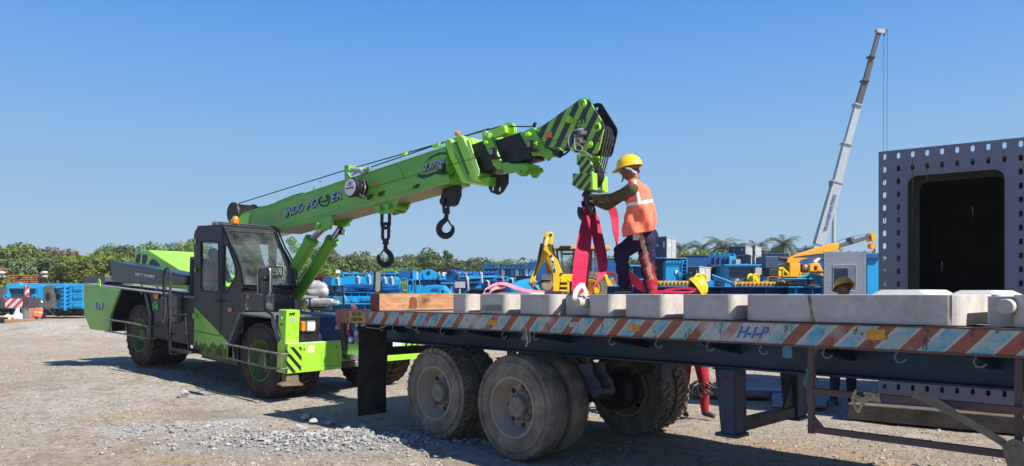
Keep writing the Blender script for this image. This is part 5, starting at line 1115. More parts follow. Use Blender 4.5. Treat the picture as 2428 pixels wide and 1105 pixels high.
for i, (pa, pb, y0, dy, h0, lab) in enumerate(((2062, 2202, .95, .75, .038, 'low slab, lit white put into its colour, above the long slab, nearer the left'), (2248, 2372, .95, .75, .032, 'low slab, lit white put into its colour, above the long slab at far right'), (1140, 1262, .95, .7, .02, 'thin pale slab lying flat behind the row near the red sling loop'), (1455, 1530, 1.45, .7, .0, 'pale slab under the worker\'s front shoe'))):
    xa, xb = TR.hit(pa, 700, 1, y0).x, TR.hit(pb, 700, 1, y0).x; z1 = 1.642+h0; mb = MB()
    base = V(((xa+xb)/2, y0+dy/2, zt0)); e = .045 if h0 > .025 else .01
    def ring(ins, z): return [V((x, y, z)) for x, y in rrect(xa+ins, xb-ins, y0+ins, y0+dy-ins, .04, 3)]
    L0, L1, L2 = ring(0, zt0), ring(0, z1-max(h0, .01)), ring(e*1.2, z1); n = len(L0)
    mb.add(L0+L1+L2, [(i_, (i_+1) % n, n+(i_+1) % n, n+i_) for i_ in range(n)]+[(n+i_, n+(i_+1) % n, 2*n+(i_+1) % n, 2*n+i_) for i_ in range(n)]+[tuple(range(n-1, -1, -1)), tuple(range(2*n, 3*n))], False)
    o = obj('concrete_slab', mb, CONC if h0 < .025 else mat('lit_white_slab', (.50, .49, .46), .75, var=.08, dirt=.1), None, 0, label=lab, cat='slab', group='pale slabs in the second row on the trailer'); o.data.transform(Matrix.Translation(-base)); o.matrix_world = TR.m @ Matrix.Translation(base)  # whiter concrete on the raised slabs paints their lit sloping tops
# timber baulk at the rear of the deck
Zt = (EYE-ZD_-.012)*F/(736-HY); c0 = P(900, 736, Zt); c0.z = ZD_+.010
e1 = V((math.cos(math.radians(40)), math.sin(math.radians(40)), 0)); e2 = V((-e1.y, e1.x, 0)); H_ = .205
mb = MB(); mb.cur = 0; mb.prism([V((0, 0, 0)), V((0, .22, 0)), V((0, .22, H_)), V((0, 0, H_))], (1.75, 0, 0)); mb.cur = 1; mb.box((-.004, .002, .002), (.0, .218, H_-.002))
tb = obj('timber_beam', mb, [TIMBER, TIMBERR], None, .004, label='thick square timber baulk with a darker red end at the rear of the trailer deck', cat='timber')
tb.matrix_world = Matrix(((e1.x, e2.x, 0, c0.x), (e1.y, e2.y, 0, c0.y), (0, 0, 1, c0.z), (0, 0, 0, 1)))
ftb = Frame(c0, e1, e2)
mb = MB(); mb.prism([ftb.hit(x, y, 1, 0) for x, y in ((970, 735), (971, 708), (975, 704), (983, 704), (988, 709), (988, 735))], (0, -.003, 0)); obj('slot', mb, TIMBERR, tb)
for i, (a, l, w_, hh, rx, lab) in enumerate((((1.0, -.10), .55, .05, .02, .1, 'thin wood splinter lying in front of the timber baulk, longer one'), ((.35, -.08), .30, .04, .015, -.2, 'short wood splinter lying near the red end of the timber baulk'))):
    mb = MB(); mb.prism([V((0, 0, 0)), V((l, .01, 0)), V((l*.9, w_, 0)), V((.1*l, w_*.8, 0))], (0, 0, hh)); o = obj('wood_splinter', mb, TIMBER, None, .003, label=lab, cat='wood offcut')
    o.matrix_world = tb.matrix_world @ Matrix.Translation((a[0], a[1], .0)) @ Matrix.Rotation(rx, 4, 'Z')
mb = MB(); mb.box((0, 0, 0), (.08, .07, .035)); mb.obox((.03, .03, .045), (.03, .01, 0), (-.01, .03, 0), (0, .005, .014)); o = obj('wood_block', mb, TIMBERR, None, .006, label='small reddish wood block on the rear corner of the trailer deck', cat='wood offcut'); p = P(830, 731, (EYE-ZD_-.01)*F/(733-HY)); o.location = (p.x, p.y, ZD_+.01)
# ------------------------------------------------------------------ red slings (one long flat sling loop per strand set)
ZK = HKW.y
def S(px, py, Z): return P(px, py, Z)
HKb = HKW+V((0, 0, -.20))
sl1 = MB()
def rib(mb, pts, ws, th=.008, n=6):
    c = [P(*p) for p in pts]; cs = smoothpts(c, n); m = len(cs); wv = []
    for i in range(m): t = i/n; k = min(int(t), len(ws)-2); wv.append(V(ws[k]).lerp(V(ws[k+1]), t-k))
    mb.ribbon(cs, wv, th)
Zp = T(1375, 700, -.05); Zpin = TR.w(Zp).y
rib(sl1, [(1394, 488, ZK), (1393, 510, ZK-.05), (1386, 560, ZK-.45), (1377, 620, ZK-.85), (1371, 692, Zpin+.35)], [(.08, .03, 0), (.12, .04, 0), (.16, .04, 0), (.165, .02, 0), (.13, 0, 0)])
rib(sl1, [(1399, 488, ZK+.02), (1400, 510, ZK), (1396, 560, ZK-.1), (1394, 620, ZK-.3), (1388, 690, ZK-.6)], [(.06, .03, 0), (.09, .05, 0), (.08, .10, 0), (.05, .12, 0), (.05, .12, 0)])
sg = obj('sling', sl1, SLING, None, label='bright red flat lifting sling, straight strands from the crane hook down to the round boss', cat='lifting sling')
mb = MB(); rib(mb, [(1381, 672, Zpin+.40), (1374, 680, Zpin+.2), (1367, 690, Zpin+.05), (1363, 706, Zpin-.02), (1367, 720, Zpin+.0)], [(.05, .02, 0), (.055, 0, 0), (.05, 0, 0), (.04, 0, 0), (.03, 0, 0)]); rib(mb, [(1381, 672, Zpin+.40), (1386, 684, Zpin+.2), (1391, 697, Zpin+.06), (1388, 704, Zpin)], [(.035, .02, 0), (.035, 0, 0), (.03, 0, 0), (.02, 0, 0)])
obj('white_eye', mb, SLINGW, sg)
mb = MB(); rib(mb, [(1402, 490, ZK), (1409, 520, ZK-.05), (1419, 570, ZK-.3), (1427, 610, ZK-.6), (1429, 642, ZK-.75), (1418, 668, ZK-.85), (1396, 694, ZK-.9)], [(.08, .03, 0), (.12, .03, 0), (.14, .05, 0), (.13, .08, .0), (.11, .08, .04), (.10, .06, .08), (.09, .0, .10)])
rib(mb, [(1446, 490, ZK-.15), (1452, 497, ZK-.15), (1458, 520, ZK-.15), (1460, 548, ZK-.2), (1463, 575, ZK-.2), (1464, 592, ZK-.2)], [(.05, .02, .05), (.10, .02, .03), (.10, .02, 0), (.08, .04, 0), (.03, .05, 0), (.03, .05, 0)])
sg2 = obj('sling', mb, SLING, None, label='red flat lifting sling hanging in a wide open loop right of the straight strands', cat='lifting sling')
mb = MB(); rib(mb, [(1484, 636, 8.9), (1496, 655, 8.8), (1512, 672, 8.7), (1530, 684, 8.6), (1548, 692, 8.4)], [(.02, .0, .05), (.03, 0, .08), (.05, 0, .10), (.05, 0, .09), (.05, 0, .05)])
sg4 = obj('sling', mb, SLING, None, label='short red sling length sagging between the worker\'s legs', cat='lifting sling')
zt_ = 1.655
def lay(px, Z, z): r_ = ray(px, HY); return V((r_.x*Z, Z, z))
mb = MB(); cs = smoothpts([lay(1146, 8.4, 1.648), lay(1152, 8.6, 1.70), lay(1172, 8.8, 1.755), lay(1196, 8.8, 1.765), lay(1222, 8.8, 1.72), lay(1250, 8.7, 1.68), lay(1290, 8.6, 1.662), lay(1335, 8.4, 1.658)], 5); mb.ribbon(cs, [V((.02, .05, .035))]*len(cs), .006)
cs = smoothpts([lay(1160, 8.7, 1.65), lay(1168, 8.75, 1.70), lay(1185, 8.8, 1.73), lay(1200, 8.8, 1.74)], 5); mb.ribbon(cs, [V((.02, .03, .05))]*len(cs), .006)
obj('sling', mb, SLINGP, None, label='faded pink sling arching over the slabs behind the timber end', cat='lifting sling')
mb = MB(); cs = smoothpts([lay(1566, 7.6, 1.66), lay(1590, 7.5, 1.665), lay(1620, 7.4, 1.66), lay(1642, 7.4, 1.668), lay(1648, 7.6, 1.69), lay(1630, 7.9, 1.705), lay(1600, 8.1, 1.70), lay(1575, 8.2, 1.685)], 5); mb.ribbon(cs, [V((.03, .05, .022))]*len(cs), .006)
cs = smoothpts([lay(1545, 8.0, 1.66), lay(1580, 7.9, 1.675), lay(1610, 7.7, 1.66), lay(1640, 7.5, 1.66)], 5); mb.ribbon(cs, [V((.01, .07, .02))]*len(cs), .007)
obj('sling', mb, SLING, None, label='crumpled red sling lying on the slabs right of the worker', cat='lifting sling')
# ------------------------------------------------------------------ people
def capsules(pts, rs): return [(pts[i], pts[i+1], rs[i], rs[i+1]) for i in range(len(pts)-1)]
def head_ell(c, f, s=1.0):
    """ellipsoids+capsules for a head at c (centre), facing unit f"""
    c = V(c); f = V(f).normalized(); sd = V((-f.y, f.x, 0)).normalized(); u = sd.cross(f)*-1 if sd.cross(f).z < 0 else sd.cross(f)
    q = lambda a, b, d: c+f*a*s+sd*b*s+u*d*s
    caps = [(q(-.015, 0, .03), q(.015, 0, .03), .092*s, .085*s), (q(.03, 0, -.02), q(.045, 0, -.075), .062*s, .042*s), (q(.085, 0, .012), q(.112, 0, -.022), .010*s, .016*s), (q(.09, -.02, -.062), q(.09, .02, -.062), .012*s, .012*s), (q(.078, -.03, .03), q(.078, .03, .03), .020*s, .020*s)]
    for e in (-1, 1): caps.append((q(-.005, e*.085, .012), q(-.012, e*.092, -.025), .014*s, .010*s))
    caps.append((q(-.02, 0, -.03), q(-.04, 0, -.13), .058*s, .056*s))
    return caps
def helmet(c, f, u, parent, m=YELLOWH, s=1.0):
    c, f, u = V(c), V(f).normalized(), V(u).normalized(); sd = f.cross(u).normalized(); u = sd.cross(f).normalized()
    mb = MB(); n = 36; vs = []; rings = 9; prof = []
    for i in range(rings+1):
        ph = (math.pi/2)*i/rings
        for k in range(n):
            a = 2*math.pi*k/n; rr = math.sin(ph) if i > 0 else 0.0001
            ridge = .006*math.exp(-(math.sin(a)*rr/.12)**2)
            vs.append(c+f*(.148*s*rr*math.cos(a))+sd*(.118*s*rr*math.sin(a))+u*(.135*s*math.cos(ph)+ridge))
    for k in range(n):   # brim, longer at the front
        a = 2*math.pi*k/n; fr = max(0, math.cos(a))**3
        vs.append(c+f*((.155+.055*fr)*s*math.cos(a))+sd*((.124+.0*fr)*s*math.sin(a))+u*(-.012-.018*fr)*s)
    for k in range(n):
        a = 2*math.pi*k/n; fr = max(0, math.cos(a))**3
        vs.append(c+f*((.155+.055*fr)*s*math.cos(a))+sd*(.124*s*math.sin(a))+u*(-.018-.018*fr)*s)
    for i in range(rings, -1, -1):
        ph = (math.pi/2)*i/rings
        for k in range(n):
            a = 2*math.pi*k/n; rr = (math.sin(ph) if i > 0 else .0001)*.965; vs.append(c+f*(.148*s*rr*math.cos(a))+sd*(.118*s*rr*math.sin(a))+u*(.129*s*math.cos(ph)-.004))
    R_ = len(vs)//n; fs = [(i*n+k, i*n+(k+1) % n, (i+1)*n+(k+1) % n, (i+1)*n+k) for i in range(R_-1) for k in range(n)]
    mb.add(vs, fs, True); return obj('helmet', mb, m, parent)
def hand(c, d, nrm, s=1.0, curl=.9, side_=1):
    """palm + four bent fingers and thumb; d = pointing direction, nrm = palm normal (fingers curl towards it)"""
    c, d, nrm = V(c), V(d).normalized(), V(nrm).normalized(); sd = d.cross(nrm).normalized()*side_
    caps = [(c, c+d*.05*s, .024*s, .022*s), (c+sd*.022*s, c+d*.07*s+sd*.026*s, .016*s, .013*s), (c-sd*.022*s, c+d*.068*s-sd*.026*s, .016*s, .012*s)]
    for k, (o_, ln) in enumerate(((.030, .072), (.011, .080), (-.010, .075), (-.029, .060))):
        p = c+d*.075*s+sd*o_*s; dd = d
        for j, fr in enumerate((.45, .32, .23)):
            an = curl*(.35+.5*j)*.9; dirn = (d*math.cos(an*1.2)+nrm*math.sin(an*1.2)).normalized(); q = p+dirn*ln*fr*s
            caps.append((p, q, (.0100-.001*j)*s, (.0092-.001*j)*s)); p = q
    p = c+d*.02*s+sd*.028*s; q = p+(d*.6+sd*.7+nrm*.3).normalized()*.035*s; r_ = q+(d*.8+nrm*.7).normalized()*.030*s
    caps += [(p, q, .013*s, .011*s), (q, r_, .0105*s, .009*s)]
    return caps
# ---- worker on the trailer
base = P(1515, 694, 8.45); base.z = 1.642
WM = Matrix.Translation(base); w1 = empty('person', m=WM, label='man in orange vest stepping on the slabs, hands on the crane hook', cat='person')
def Q(px, py, dy=0.0): p = P(px, py, 8.45+dy); return p-base
fdir = V((-.93, .32, -.18)).normalized()
hc = Q(1493, 401); neck = Q(1502, 428)
shN, shF = Q(1500, 452, -.20), Q(1492, 450, .20)
elN, wrN = Q(1453, 478, -.12), Q(1408, 486, .28)
hkL = HKW-base
wrN = hkL+V((.05, -.12, .0)); elN = (shN+wrN)*.5+V((.0, -.03, -.055))
elF, wrF = (shF+hkL)*.5+V((0, .05, -.14)), hkL+V((.05, .03, -.04))
body = capsules([shN+V((0, .05, 0)), elN, wrN+V((.03, 0, 0))], [.045, .038, .030])+capsules([shF, elF, wrF], [.045, .038, .028])
body += head_ell(hc, fdir)+[(neck+V((-.02, 0, .05)), neck+V((.03, 0, -.08)), .056, .065)]
body += [(Q(1510, 462), Q(1524, 545), .12, .11), (Q(1490+10, 452, -.13), Q(1500, 452, .13), .06, .06)]
blob('body', body, .011, SKIN, w1, 3)
blob('glove', hand(wrN, V((-.75, .1, .35)), V((.3, .75, -.1)), 1.12, 1.2)+[(wrN, wrN+V((.04, -.01, -.01)), .033, .034)], .007, GLOVE, w1, 2)
blob('glove', hand(wrF, V((-.7, -.1, -.25)), V((.2, -.75, .1)), 1.12, 1.1, -1)+[(wrF, wrF+V((.04, .01, 0)), .032, .034)], .007, GLOVE, w1, 2)
blob('hair', [(hc+V((.025, 0, .02)), hc+V((.055, 0, -.02)), .092, .062), (hc+V((.0, 0, .05)), hc+V((.0, 0, .06)), .096, .09)], .012, HAIR, w1, 3)
sh = capsules([shN, elN, wrN+V((.035, 0, -.005))], [.078, .058, .043])+capsules([shF, elF, wrF+V((.03, 0, 0))], [.072, .055, .042])
sh += [(Q(1505, 448, -.13), Q(1500, 446, .13), .085, .08), (Q(1508, 460), Q(1520, 530), .13, .13), (neck+V((.01, 0, -.02)), neck+V((.025, 0, -.08)), .070, .085)]
sh += [(elN+V((.02, 0, -.01)), elN+V((-.02, 0, 0)), .064, .060), ((shN+elN)*.5+V((0, 0, -.01)), (shN+elN)*.5+V((.03, 0, 0)), .07, .073)]
blob('shirt', sh, .012, SHIRT, w1, 5)
ve = []
for dy in (-.13, -.04, .05, .13):
    k = .9 if abs(dy) > .1 else 1
    ve += capsules([Q(1504, 438, dy), Q(1515, 462, dy*1.1), Q(1519, 500, dy*1.15), Q(1516, 530, dy*1.15), Q(1514, 550, dy*1.15)], [.078*k, .138*k, .165*k, .175*k, .175*k])
ve += [(Q(1503, 434, -.10), Q(1503, 436, -.06), .055, .06), (Q(1503, 436, .06), Q(1503, 434, .10), .06, .055)]
vo = blob('vest', ve, .009, [VEST, REFL], w1, 3)
zt_, c_ = Q(1516, 485).z, None
for v in vo.data.vertices:
    if v.co.z < Q(1510, 556).z+ (v.co.x-Q(1510, 556).x)*.16: v.co.z = Q(1510, 556).z+(v.co.x-Q(1510, 556).x)*.16
    # cloth folds radiating from the waist
    a = math.atan2(v.co.y, v.co.x-Q(1513, 500).x); amp = .012*max(0, min(1, (Q(1510, 455).z-v.co.z)/.30)); f_ = 1+amp/.15*(math.sin(a*7+v.co.z*13)+.5*math.sin(a*11-v.co.z*22))
    v.co.x = Q(1513, 500).x+(v.co.x-Q(1513, 500).x)*f_; v.co.y *= f_
for p in vo.data.polygons:
    c = p.center; px_ = (c.x+base.x)/(c.y+base.y)*F+CX; py_ = HY-(c.z+base.z-EYE)/(c.y+base.y)*F
    lz = 481-(px_-1516)*.17
    if abs(py_-lz) < 3.6: p.material_index = 1
    if c.y < .0 and py_ < lz and abs((px_-1506)-(py_-430)*.22) < 3.4 and py_ > 428: p.material_index = 1
mb = MB(); p0 = Q(1509, 562, -.17); mb.box(tuple(p0-V((.04, .008, .035))), tuple(p0+V((.04, .0, .045)))); obj('id_card', mb, mat('pale_tag', (.5, .48, .48), .6), w1, .006)
# legs: near one straight and trailing, far one bent forward on the slab
zdk = ZD_-1.642
hipN, knN, anN = Q(1530, 572, -.10), Q(1536, 625, -.10), Q(1548, 693, -.10)+V((0, 0, -.10)); hipF, knF, anF = Q(1512, 572, .10), Q(1473, 597, .12), Q(1479, 672, .12)
tr = capsules([Q(1523, 552, 0), hipN, knN, anN], [.135, .115, .085, .070])+capsules([Q(1518, 556, 0), hipF, knF, anF], [.13, .115, .092, .062])+[(hipN, hipF, .12, .12), (Q(1536, 560, 0), Q(1534, 575, 0), .12, .11), ((knF+hipF)*.5, knF, .10, .095), (anF+V((0, 0, .04)), anF+V((.012, 0, -.005)), .070, .072)]
to = blob('trousers', tr, .009, [TROU, TROUR, TANP], w1, 4)
for p in to.data.polygons:
    c = p.center
    px_ = (c.x+base.x)/(c.y+base.y)*F+CX; py_ = HY-(c.z+base.z-EYE)/(c.y+base.y)*F
    if c.y < -.045 and px_ > 1500:
        l0 = 1516+(py_-560)*.23; w_ = 10-(py_-560)*.0
        if py_ < 662 and l0-1 < px_ < l0+w_: p.material_index = 2
        elif py_ > 600 and l0-8 < px_ <= l0: p.material_index = 1
        elif py_ > 585 and l0+w_ <= px_ < l0+w_+ (py_-585)*.12: p.material_index = 1
        elif py_ >= 655 and px_ > l0-6: p.material_index = 1
for v in to.data.vertices:
    v.co.x += (.007*math.sin(v.co.z*46+v.co.y*9+v.co.x*12)+.004*math.sin(v.co.z*90-v.co.x*30))*(1 if v.co.z < .5 else .5)
blob('shoe', [(Q(1462, 688, .12), Q(1482, 686, .12), .030, .042), (Q(1482, 686, .12), Q(1492, 683, .12), .042, .046), (Q(1482, 676, .12), Q(1490, 678, .12), .045, .045)], .010, SHOE, w1, 3)
mb = MB(); mb.prism([Q(1458, 694.5, .06), Q(1498, 694.5, .06), Q(1497, 690, .06), Q(1460, 691, .06)], (0, .12, 0)); obj('shoe_sole', mb, SOLE, w1, .008)
blob('shoe', [(Q(1522, 712, -.12)+V((0, 0, -.12)), Q(1545, 708, -.12)+V((0, 0, -.12)), .035, .045), (Q(1545, 704, -.12)+V((0, 0, -.10)), Q(1552, 704, -.12)+V((0, 0, -.10)), .045, .045)], .010, SHOE, w1, 3)
hcu = (V((.18, 0, 1))).normalized(); hel = helmet(Q(1492, 394), V((-1, .28, -.18)), hcu, w1)
mb = MB(); pts_ = [Q(1478, 398, -.09), Q(1478, 412, -.085), Q(1477, 425, -.05), Q(1474, 431, -.0)]; mb.ribbon(smoothpts(pts_, 3), V((.016, 0, 0)), .004); obj('chin_strap', mb, TEXTK, hel)
mb = MB(); mb.ribbon(smoothpts([Q(1484, 398, -.105), Q(1494, 400, -.108), Q(1503, 407, -.10), Q(1511, 410, -.04), Q(1514, 410, .03)], 4), V((0, 0, .024)), .006); obj('head_band', mb, GREYB, hel)
mb = MB()
for e in (-1, 1):
    sd_ = V((-fdir.y, fdir.x, 0)); mb.sphere(hc+fdir*.087+sd_*.032*e+V((0, 0, .012)), .011, 8, 6)
obj('eye', mb, mat('eye_white', (.4, .38, .36), .3), w1)
# ---- a reusable standing / bending figure
def figure(root_loc, yaw, lab, J, top, low, hel=True, vest=None, s=1.0, group=None, lowm=None, capm=YELLOWH):
    m = Matrix.Translation(root_loc) @ Matrix.Rotation(yaw, 4, 'Z') @ Matrix.Scale(s, 4)
    r = empty('person', m=m, label=lab, cat='person')
    g = {k: V(v) for k, v in J.items()}
    bd = head_ell(g['head'], g['face'])+[(g['neck'], g['chest'], .055, .10), (g['chest'], g['hip'], .11, .11)]
    for e in 'LR': bd += capsules([g['sh'+e], g['el'+e], g['wr'+e]], [.042, .036, .028])
    blob('body', bd, .014, SKIN, r, 3)
    for e in 'LR': blob('hand', hand(g['wr'+e], (g['wr'+e]-g['el'+e]), V((0, -.6, -.4)), 1.0, .7), .009, SKIN, r, 2)
    shc = []
    for e in 'LR': shc += capsules([g['sh'+e], g['el'+e], g['wr'+e]], [.072, .056, .042])
    shc += [(g['shL'], g['shR'], .075, .075), (g['chest'], g['hip'], .13, .125), (g['neck']+(g['chest']-g['neck'])*.4, g['chest'], .075, .12)]
    blob('shirt', shc, .014, top, r, 4)
    if vest: 
        sd_ = (g['shL']-g['shR']).normalized(); vc = []
        for t in (-.09, 0, .09): vc += [(g['chest']+sd_*t+(g['neck']-g['chest'])*.3, g['chest']+sd_*t*1.1, .085, .125), (g['chest']+sd_*t*1.1, g['hip']+sd_*t*1.1, .13, .14)]
        o = blob('vest', vc, .014, [vest, REFL], r, 3); zc = (g['chest']*.45+g['hip']*.55)
        ax_ = (g['hip']-g['chest']).normalized()
        for p in o.data.polygons:
            if abs((p.center-zc).dot(ax_)) < .022: p.material_index = 1
    tc = [(g['hip'], g['hip']+V((0, 0, -.04)), .13, .13)]
    for e in 'LR': tc += [(g['hip'], g['hp'+e], .12, .11)]+capsules([g['hp'+e], g['kn'+e], g['an'+e]], [.105, .078, .055])
    blob('trousers', tc, .014, low, r, 4)
    for e in 'LR':
        a = g['an'+e]; t = g['to'+e]; blob('shoe', [(a+V((0, 0, -.045)), t, .042, .032), (a+V((0, 0, .0)), a+V((0, 0, -.04)), .045, .045)], .011, SHOE, r, 3)
    fd = g['face'].normalized(); blob('hair', [(g['head']-fd*.03+V((0, 0, .03)), g['head']-fd*.02+V((0, 0, .04)), .094, .09)], .014, HAIR, r, 3)
    sd_ = V((-fd.y, fd.x, 0)).normalized(); mb = MB()
    for e in (-1, 1): mb.sphere(g['head']+fd*.090+sd_*.032*e+V((0, 0, .012)), .010, 8, 6)
    obj('eye', mb, mat('eye_white', ()), r)
    if hel: helmet(g['head']+V((0, 0, .052)), g.get('hf', g['face']), g.get('up', V((0, 0, 1))), r, capm)
    return r
# bending man behind the slabs (helmet above them, red trousers below the trailer); faces the camera's right, head bowed
p = P(1655, 978, 9.75); p.z = float(gz(np.array(p.x), np.array(p.y)))+.02
hx = P(1650, 684, 9.55)-p
Jb = dict(head=(hx.x+.01, hx.y, hx.z-.04), face=(.55, -.25, -.75), up=(.75, 0, .66), neck=(hx.x-.10, hx.y+.03, hx.z-.14), chest=(hx.x-.22, .12, hx.z-.30), hip=(-.10, .10, .98), shL=(hx.x-.15, -.13, hx.z-.22), shR=(hx.x-.17, .32, hx.z-.22), elL=(hx.x-.02, -.20, hx.z-.48), elR=(hx.x-.02, .35, hx.z-.48), wrL=(hx.x+.15, -.12, hx.z-.58), wrR=(hx.x+.15, .25, hx.z-.58), hpL=(.0, -.0, .92), hpR=(-.14, .1, .92), knL=(.07, -.03, .50), knR=(-.16, .10, .48), anL=(.09, .0, .11), anR=(-.17, .12, .11), toL=(.17, -.10, .04), toR=(-.15, .0, .04))
b2 = figure(p, 0, 'man bending behind the slabs, yellow helmet above the load and red trousers below the trailer', Jb, mat('maroon_shirt', (.10, .02, .03), .9, var=.3, vs=7, bmp=.5, bs=14), TROUR, vest=None)
mb = MB(); rr2 = random.Random(8); c_ = P(1672, 914, 9.55)
for k in range(9): a_ = V((rr2.uniform(-.16, .16), rr2.uniform(-.05, .05), rr2.uniform(-.06, .05))); mb.tube(smoothpts([c_+a_, c_+a_+V((rr2.uniform(-.1, .1), 0, -.06)), c_+a_+V((rr2.uniform(-.16, .16), .03, rr2.uniform(-.03, .08)))], 4), rr2.uniform(.012, .022), 6)
mb.tube(smoothpts([c_+V((-.12, 0, -.02)), c_+V((-.06, 0, -.14)), c_+V((.02, 0, -.12)), c_+V((.14, 0, -.04)), c_+V((.2, .02, .04))], 5), .014, 6)
m_ = obj('rope', mb, TEXTK, None, label='tangled black rope held by the bending man in front of his knees', cat='rope')
# standing man at the right, seen from the nose up
p = P(2000, 965, 10.6); p.z = .12
J = dict(head=(0, 0, 1.60), face=(.25, -1, -.05), up=(.12, .10, 1), hf=(.2, -1, .48), neck=(0, 0, 1.50), chest=(0, .02, 1.30), hip=(0, .03, .98), shL=(.19, .02, 1.40), shR=(-.19, .02, 1.40), elL=(.25, .03, 1.12), elR=(-.25, .03, 1.12), wrL=(.24, -.08, .88), wrR=(-.24, -.08, .88), hpL=(.10, .03, .92), hpR=(-.10, .03, .92), knL=(.11, .0, .50), knR=(-.11, .0, .50), anL=(.12, .03, .10), anR=(-.12, .03, .10), toL=(.14, -.10, .035), toR=(-.14, -.10, .035))
pz = .0
figure((p.x, p.y, 1.868-1.765*1.03), 0, 'man in yellow helmet standing behind the long slab, only his dark face showing', J, SHIRT, TROU, vest=VEST, s=1.03, capm=mat('helmet_ochre', (.80, .42, .012), .5, var=.08))
# driver in the cab
dl = C0(503, 640, .5); dl.z = zf+.47
mm = CR.m @ Matrix.Translation(dl) @ Matrix.Rotation(math.radians(90), 4, 'Z')
Js = dict(head=(0, -.06, .72), face=(.35, -1, -.35), neck=(0, -.02, .61), chest=(0, .0, .42), hip=(0, .06, .08), shL=(.19, -.02, .52), shR=(-.19, -.02, .52), elL=(.27, -.12, .28), elR=(-.27, -.12, .28), wrL=(.15, -.36, .30), wrR=(-.15, -.36, .30), hpL=(.10, .0, .08), hpR=(-.10, .0, .08), knL=(.14, -.42, .10), knR=(-.14, -.42, .10), anL=(.14, -.45, -.30), anR=(-.14, -.45, -.30), toL=(.14, -.58, -.36), toR=(-.14, -.58, -.36))
d = figure((0, 0, 0), 0, 'driver in camouflage shirt and orange vest seated inside the black crane cab', Js, CAMO, TROU, hel=False, vest=mat('driver_vest', (.9, .12, .045), .8, bmp=.4, bs=12)); d.matrix_world = mm
# crouching man far left, back to the camera
p = P(92, 753, 46); p.z = float(gz(np.array(p.x), np.array(p.y)))
Jc = dict(head=(-.02, .18, .92), face=(-.2, 1, -.5), neck=(-.01, .10, .80), chest=(0, .02, .62), hip=(0, -.12, .26), shL=(-.19, .06, .74), shR=(.19, .06, .74), elL=(-.36, .25, .55), elR=(.40, .22, .58), wrL=(-.48, .5, .42), wrR=(.5, .45, .35), hpL=(-.12, -.10, .24), hpR=(.12, -.10, .24), knL=(-.22, .28, .42), knR=(.24, .28, .42), anL=(-.18, .05, .09), anR=(.18, .05, .09), toL=(-.20, .2, .04), toR=(.20, .2, .04))
figure(p, 0, 'man in orange vest and pale cap squatting with his back turned at far left', Jc, mat('dark_blue_shirt', (.03, .035, .07), .9), TROU, vest=mat('orange_vest_far', (.80, .16, .05), .85), capm=WHITE, s=1.12)
# ------------------------------------------------------------------ background yard
class G:
    """a thing in the yard: local frame on the ground at depth Z, front face in plane y=0, turned by yaw degrees"""
    def __init__(s, name, px, Z, yaw, label, cat, group=None):
        x = (px-CX)/F*Z; z = float(gz(np.array(x), np.array(Z))) if Z < 60 else 0
        a = math.radians(yaw); s.f = Frame((x, Z, z), (math.cos(a), math.sin(a), 0), (-math.sin(a), math.cos(a), 0)); s.gz = -.02
        s.root = empty(name, m=s.f.m, label=label, cat=cat, group=group)
    def p(s, px, py, y=0.0): return s.f.hit(px, py, 1, y)
    def poly(s, pts, y, d, mb=None, holes=()):
        mb = mb or MB(); mb.prism([s.p(a, b, y) for a, b in pts], (0, d, 0), [[s.p(a, b, y) for a, b in h] for h in holes]); return mb
    def rect(s, x0, x1, y0, y1, y=0.0, d=1.0, mb=None):
        mb = mb or MB(); a = s.p(x0, y0, y); b = s.p(x1, y1 if y1 is not None else y0, y); z1 = b.z if y1 is not None else s.gz
        mb.box((min(a.x, b.x), y, min(z1, a.z)), (max(a.x, b.x), y+d, max(z1, a.z))); return mb
    def part(s, name, mb, m, bevel=0, parent=None): return obj(name, mb, m, parent or s.root, bevel)
# --- far left: striped outrigger of a mobile crane, timbers, rags
DG = mat('charcoal_paint', (.05, .052, .055), .5, var=.2, vs=1.5, dirt=.2)
RW_ = stripe_mat('red_white_stripes', (.62, .62, .60), (.60, .02, .035), (.7071, 0, -.7071), .30, .5, off=.1)
g = G('crane_outrigger', 30, 41, 0, 'dark crane outrigger beam with a red and white striped warning board at far left', 'outrigger')
g.part('outrigger_beam', g.rect(-60, 54, 706, 731, 0, 1.6), DG, .03)
g.part('warning_board', g.rect(12, 54, 708, 730, -.03, .03), RW_); g.part('warning_post', g.rect(59, 66, 677, 705, 0, .12), RW_); g.part('post_back', g.rect(56, 59, 677, 708, 0, .12), DG)
mb = MB(); c = g.p(61, 735, .2); mb.cyl((c.x, .2, .06), (c.x, .2, g.p(61, 704, .2).z), .15, n=16); mb.cyl((c.x, .2, .0), (c.x, .2, .07), .38, n=18); g.part('jack_leg', mb, STEEL)
g.part('jack_housing', g.rect(54, 68, 704, 727, -.05, .6), DG, .02)
for i, (x0, x1, y0, y1, Z, yw, lab) in enumerate(((9, 104, 757, 767, 39.5, 0, 'long timber baulk on the ground in front of the squatting man'), (-30, 12, 752, 757, 43, 0, 'timber baulk at the left edge under the white rags'), (64, 82, 726, 742, 47, 10, 'short timber block under the blue segment beside the squatting man'))):
    g = G('timber_beam', (x0+x1)/2, Z, yw, lab, 'timber', 'timber baulks on the ground at far left'); h_ = max(.2, g.p(x0, y0).z); mb = MB(); mb.box((g.p(x0, y1).x, 0, 0), (g.p(x1, y1).x, .35, h_)); obj('baulk', mb, TIMBER, g.root, .02)
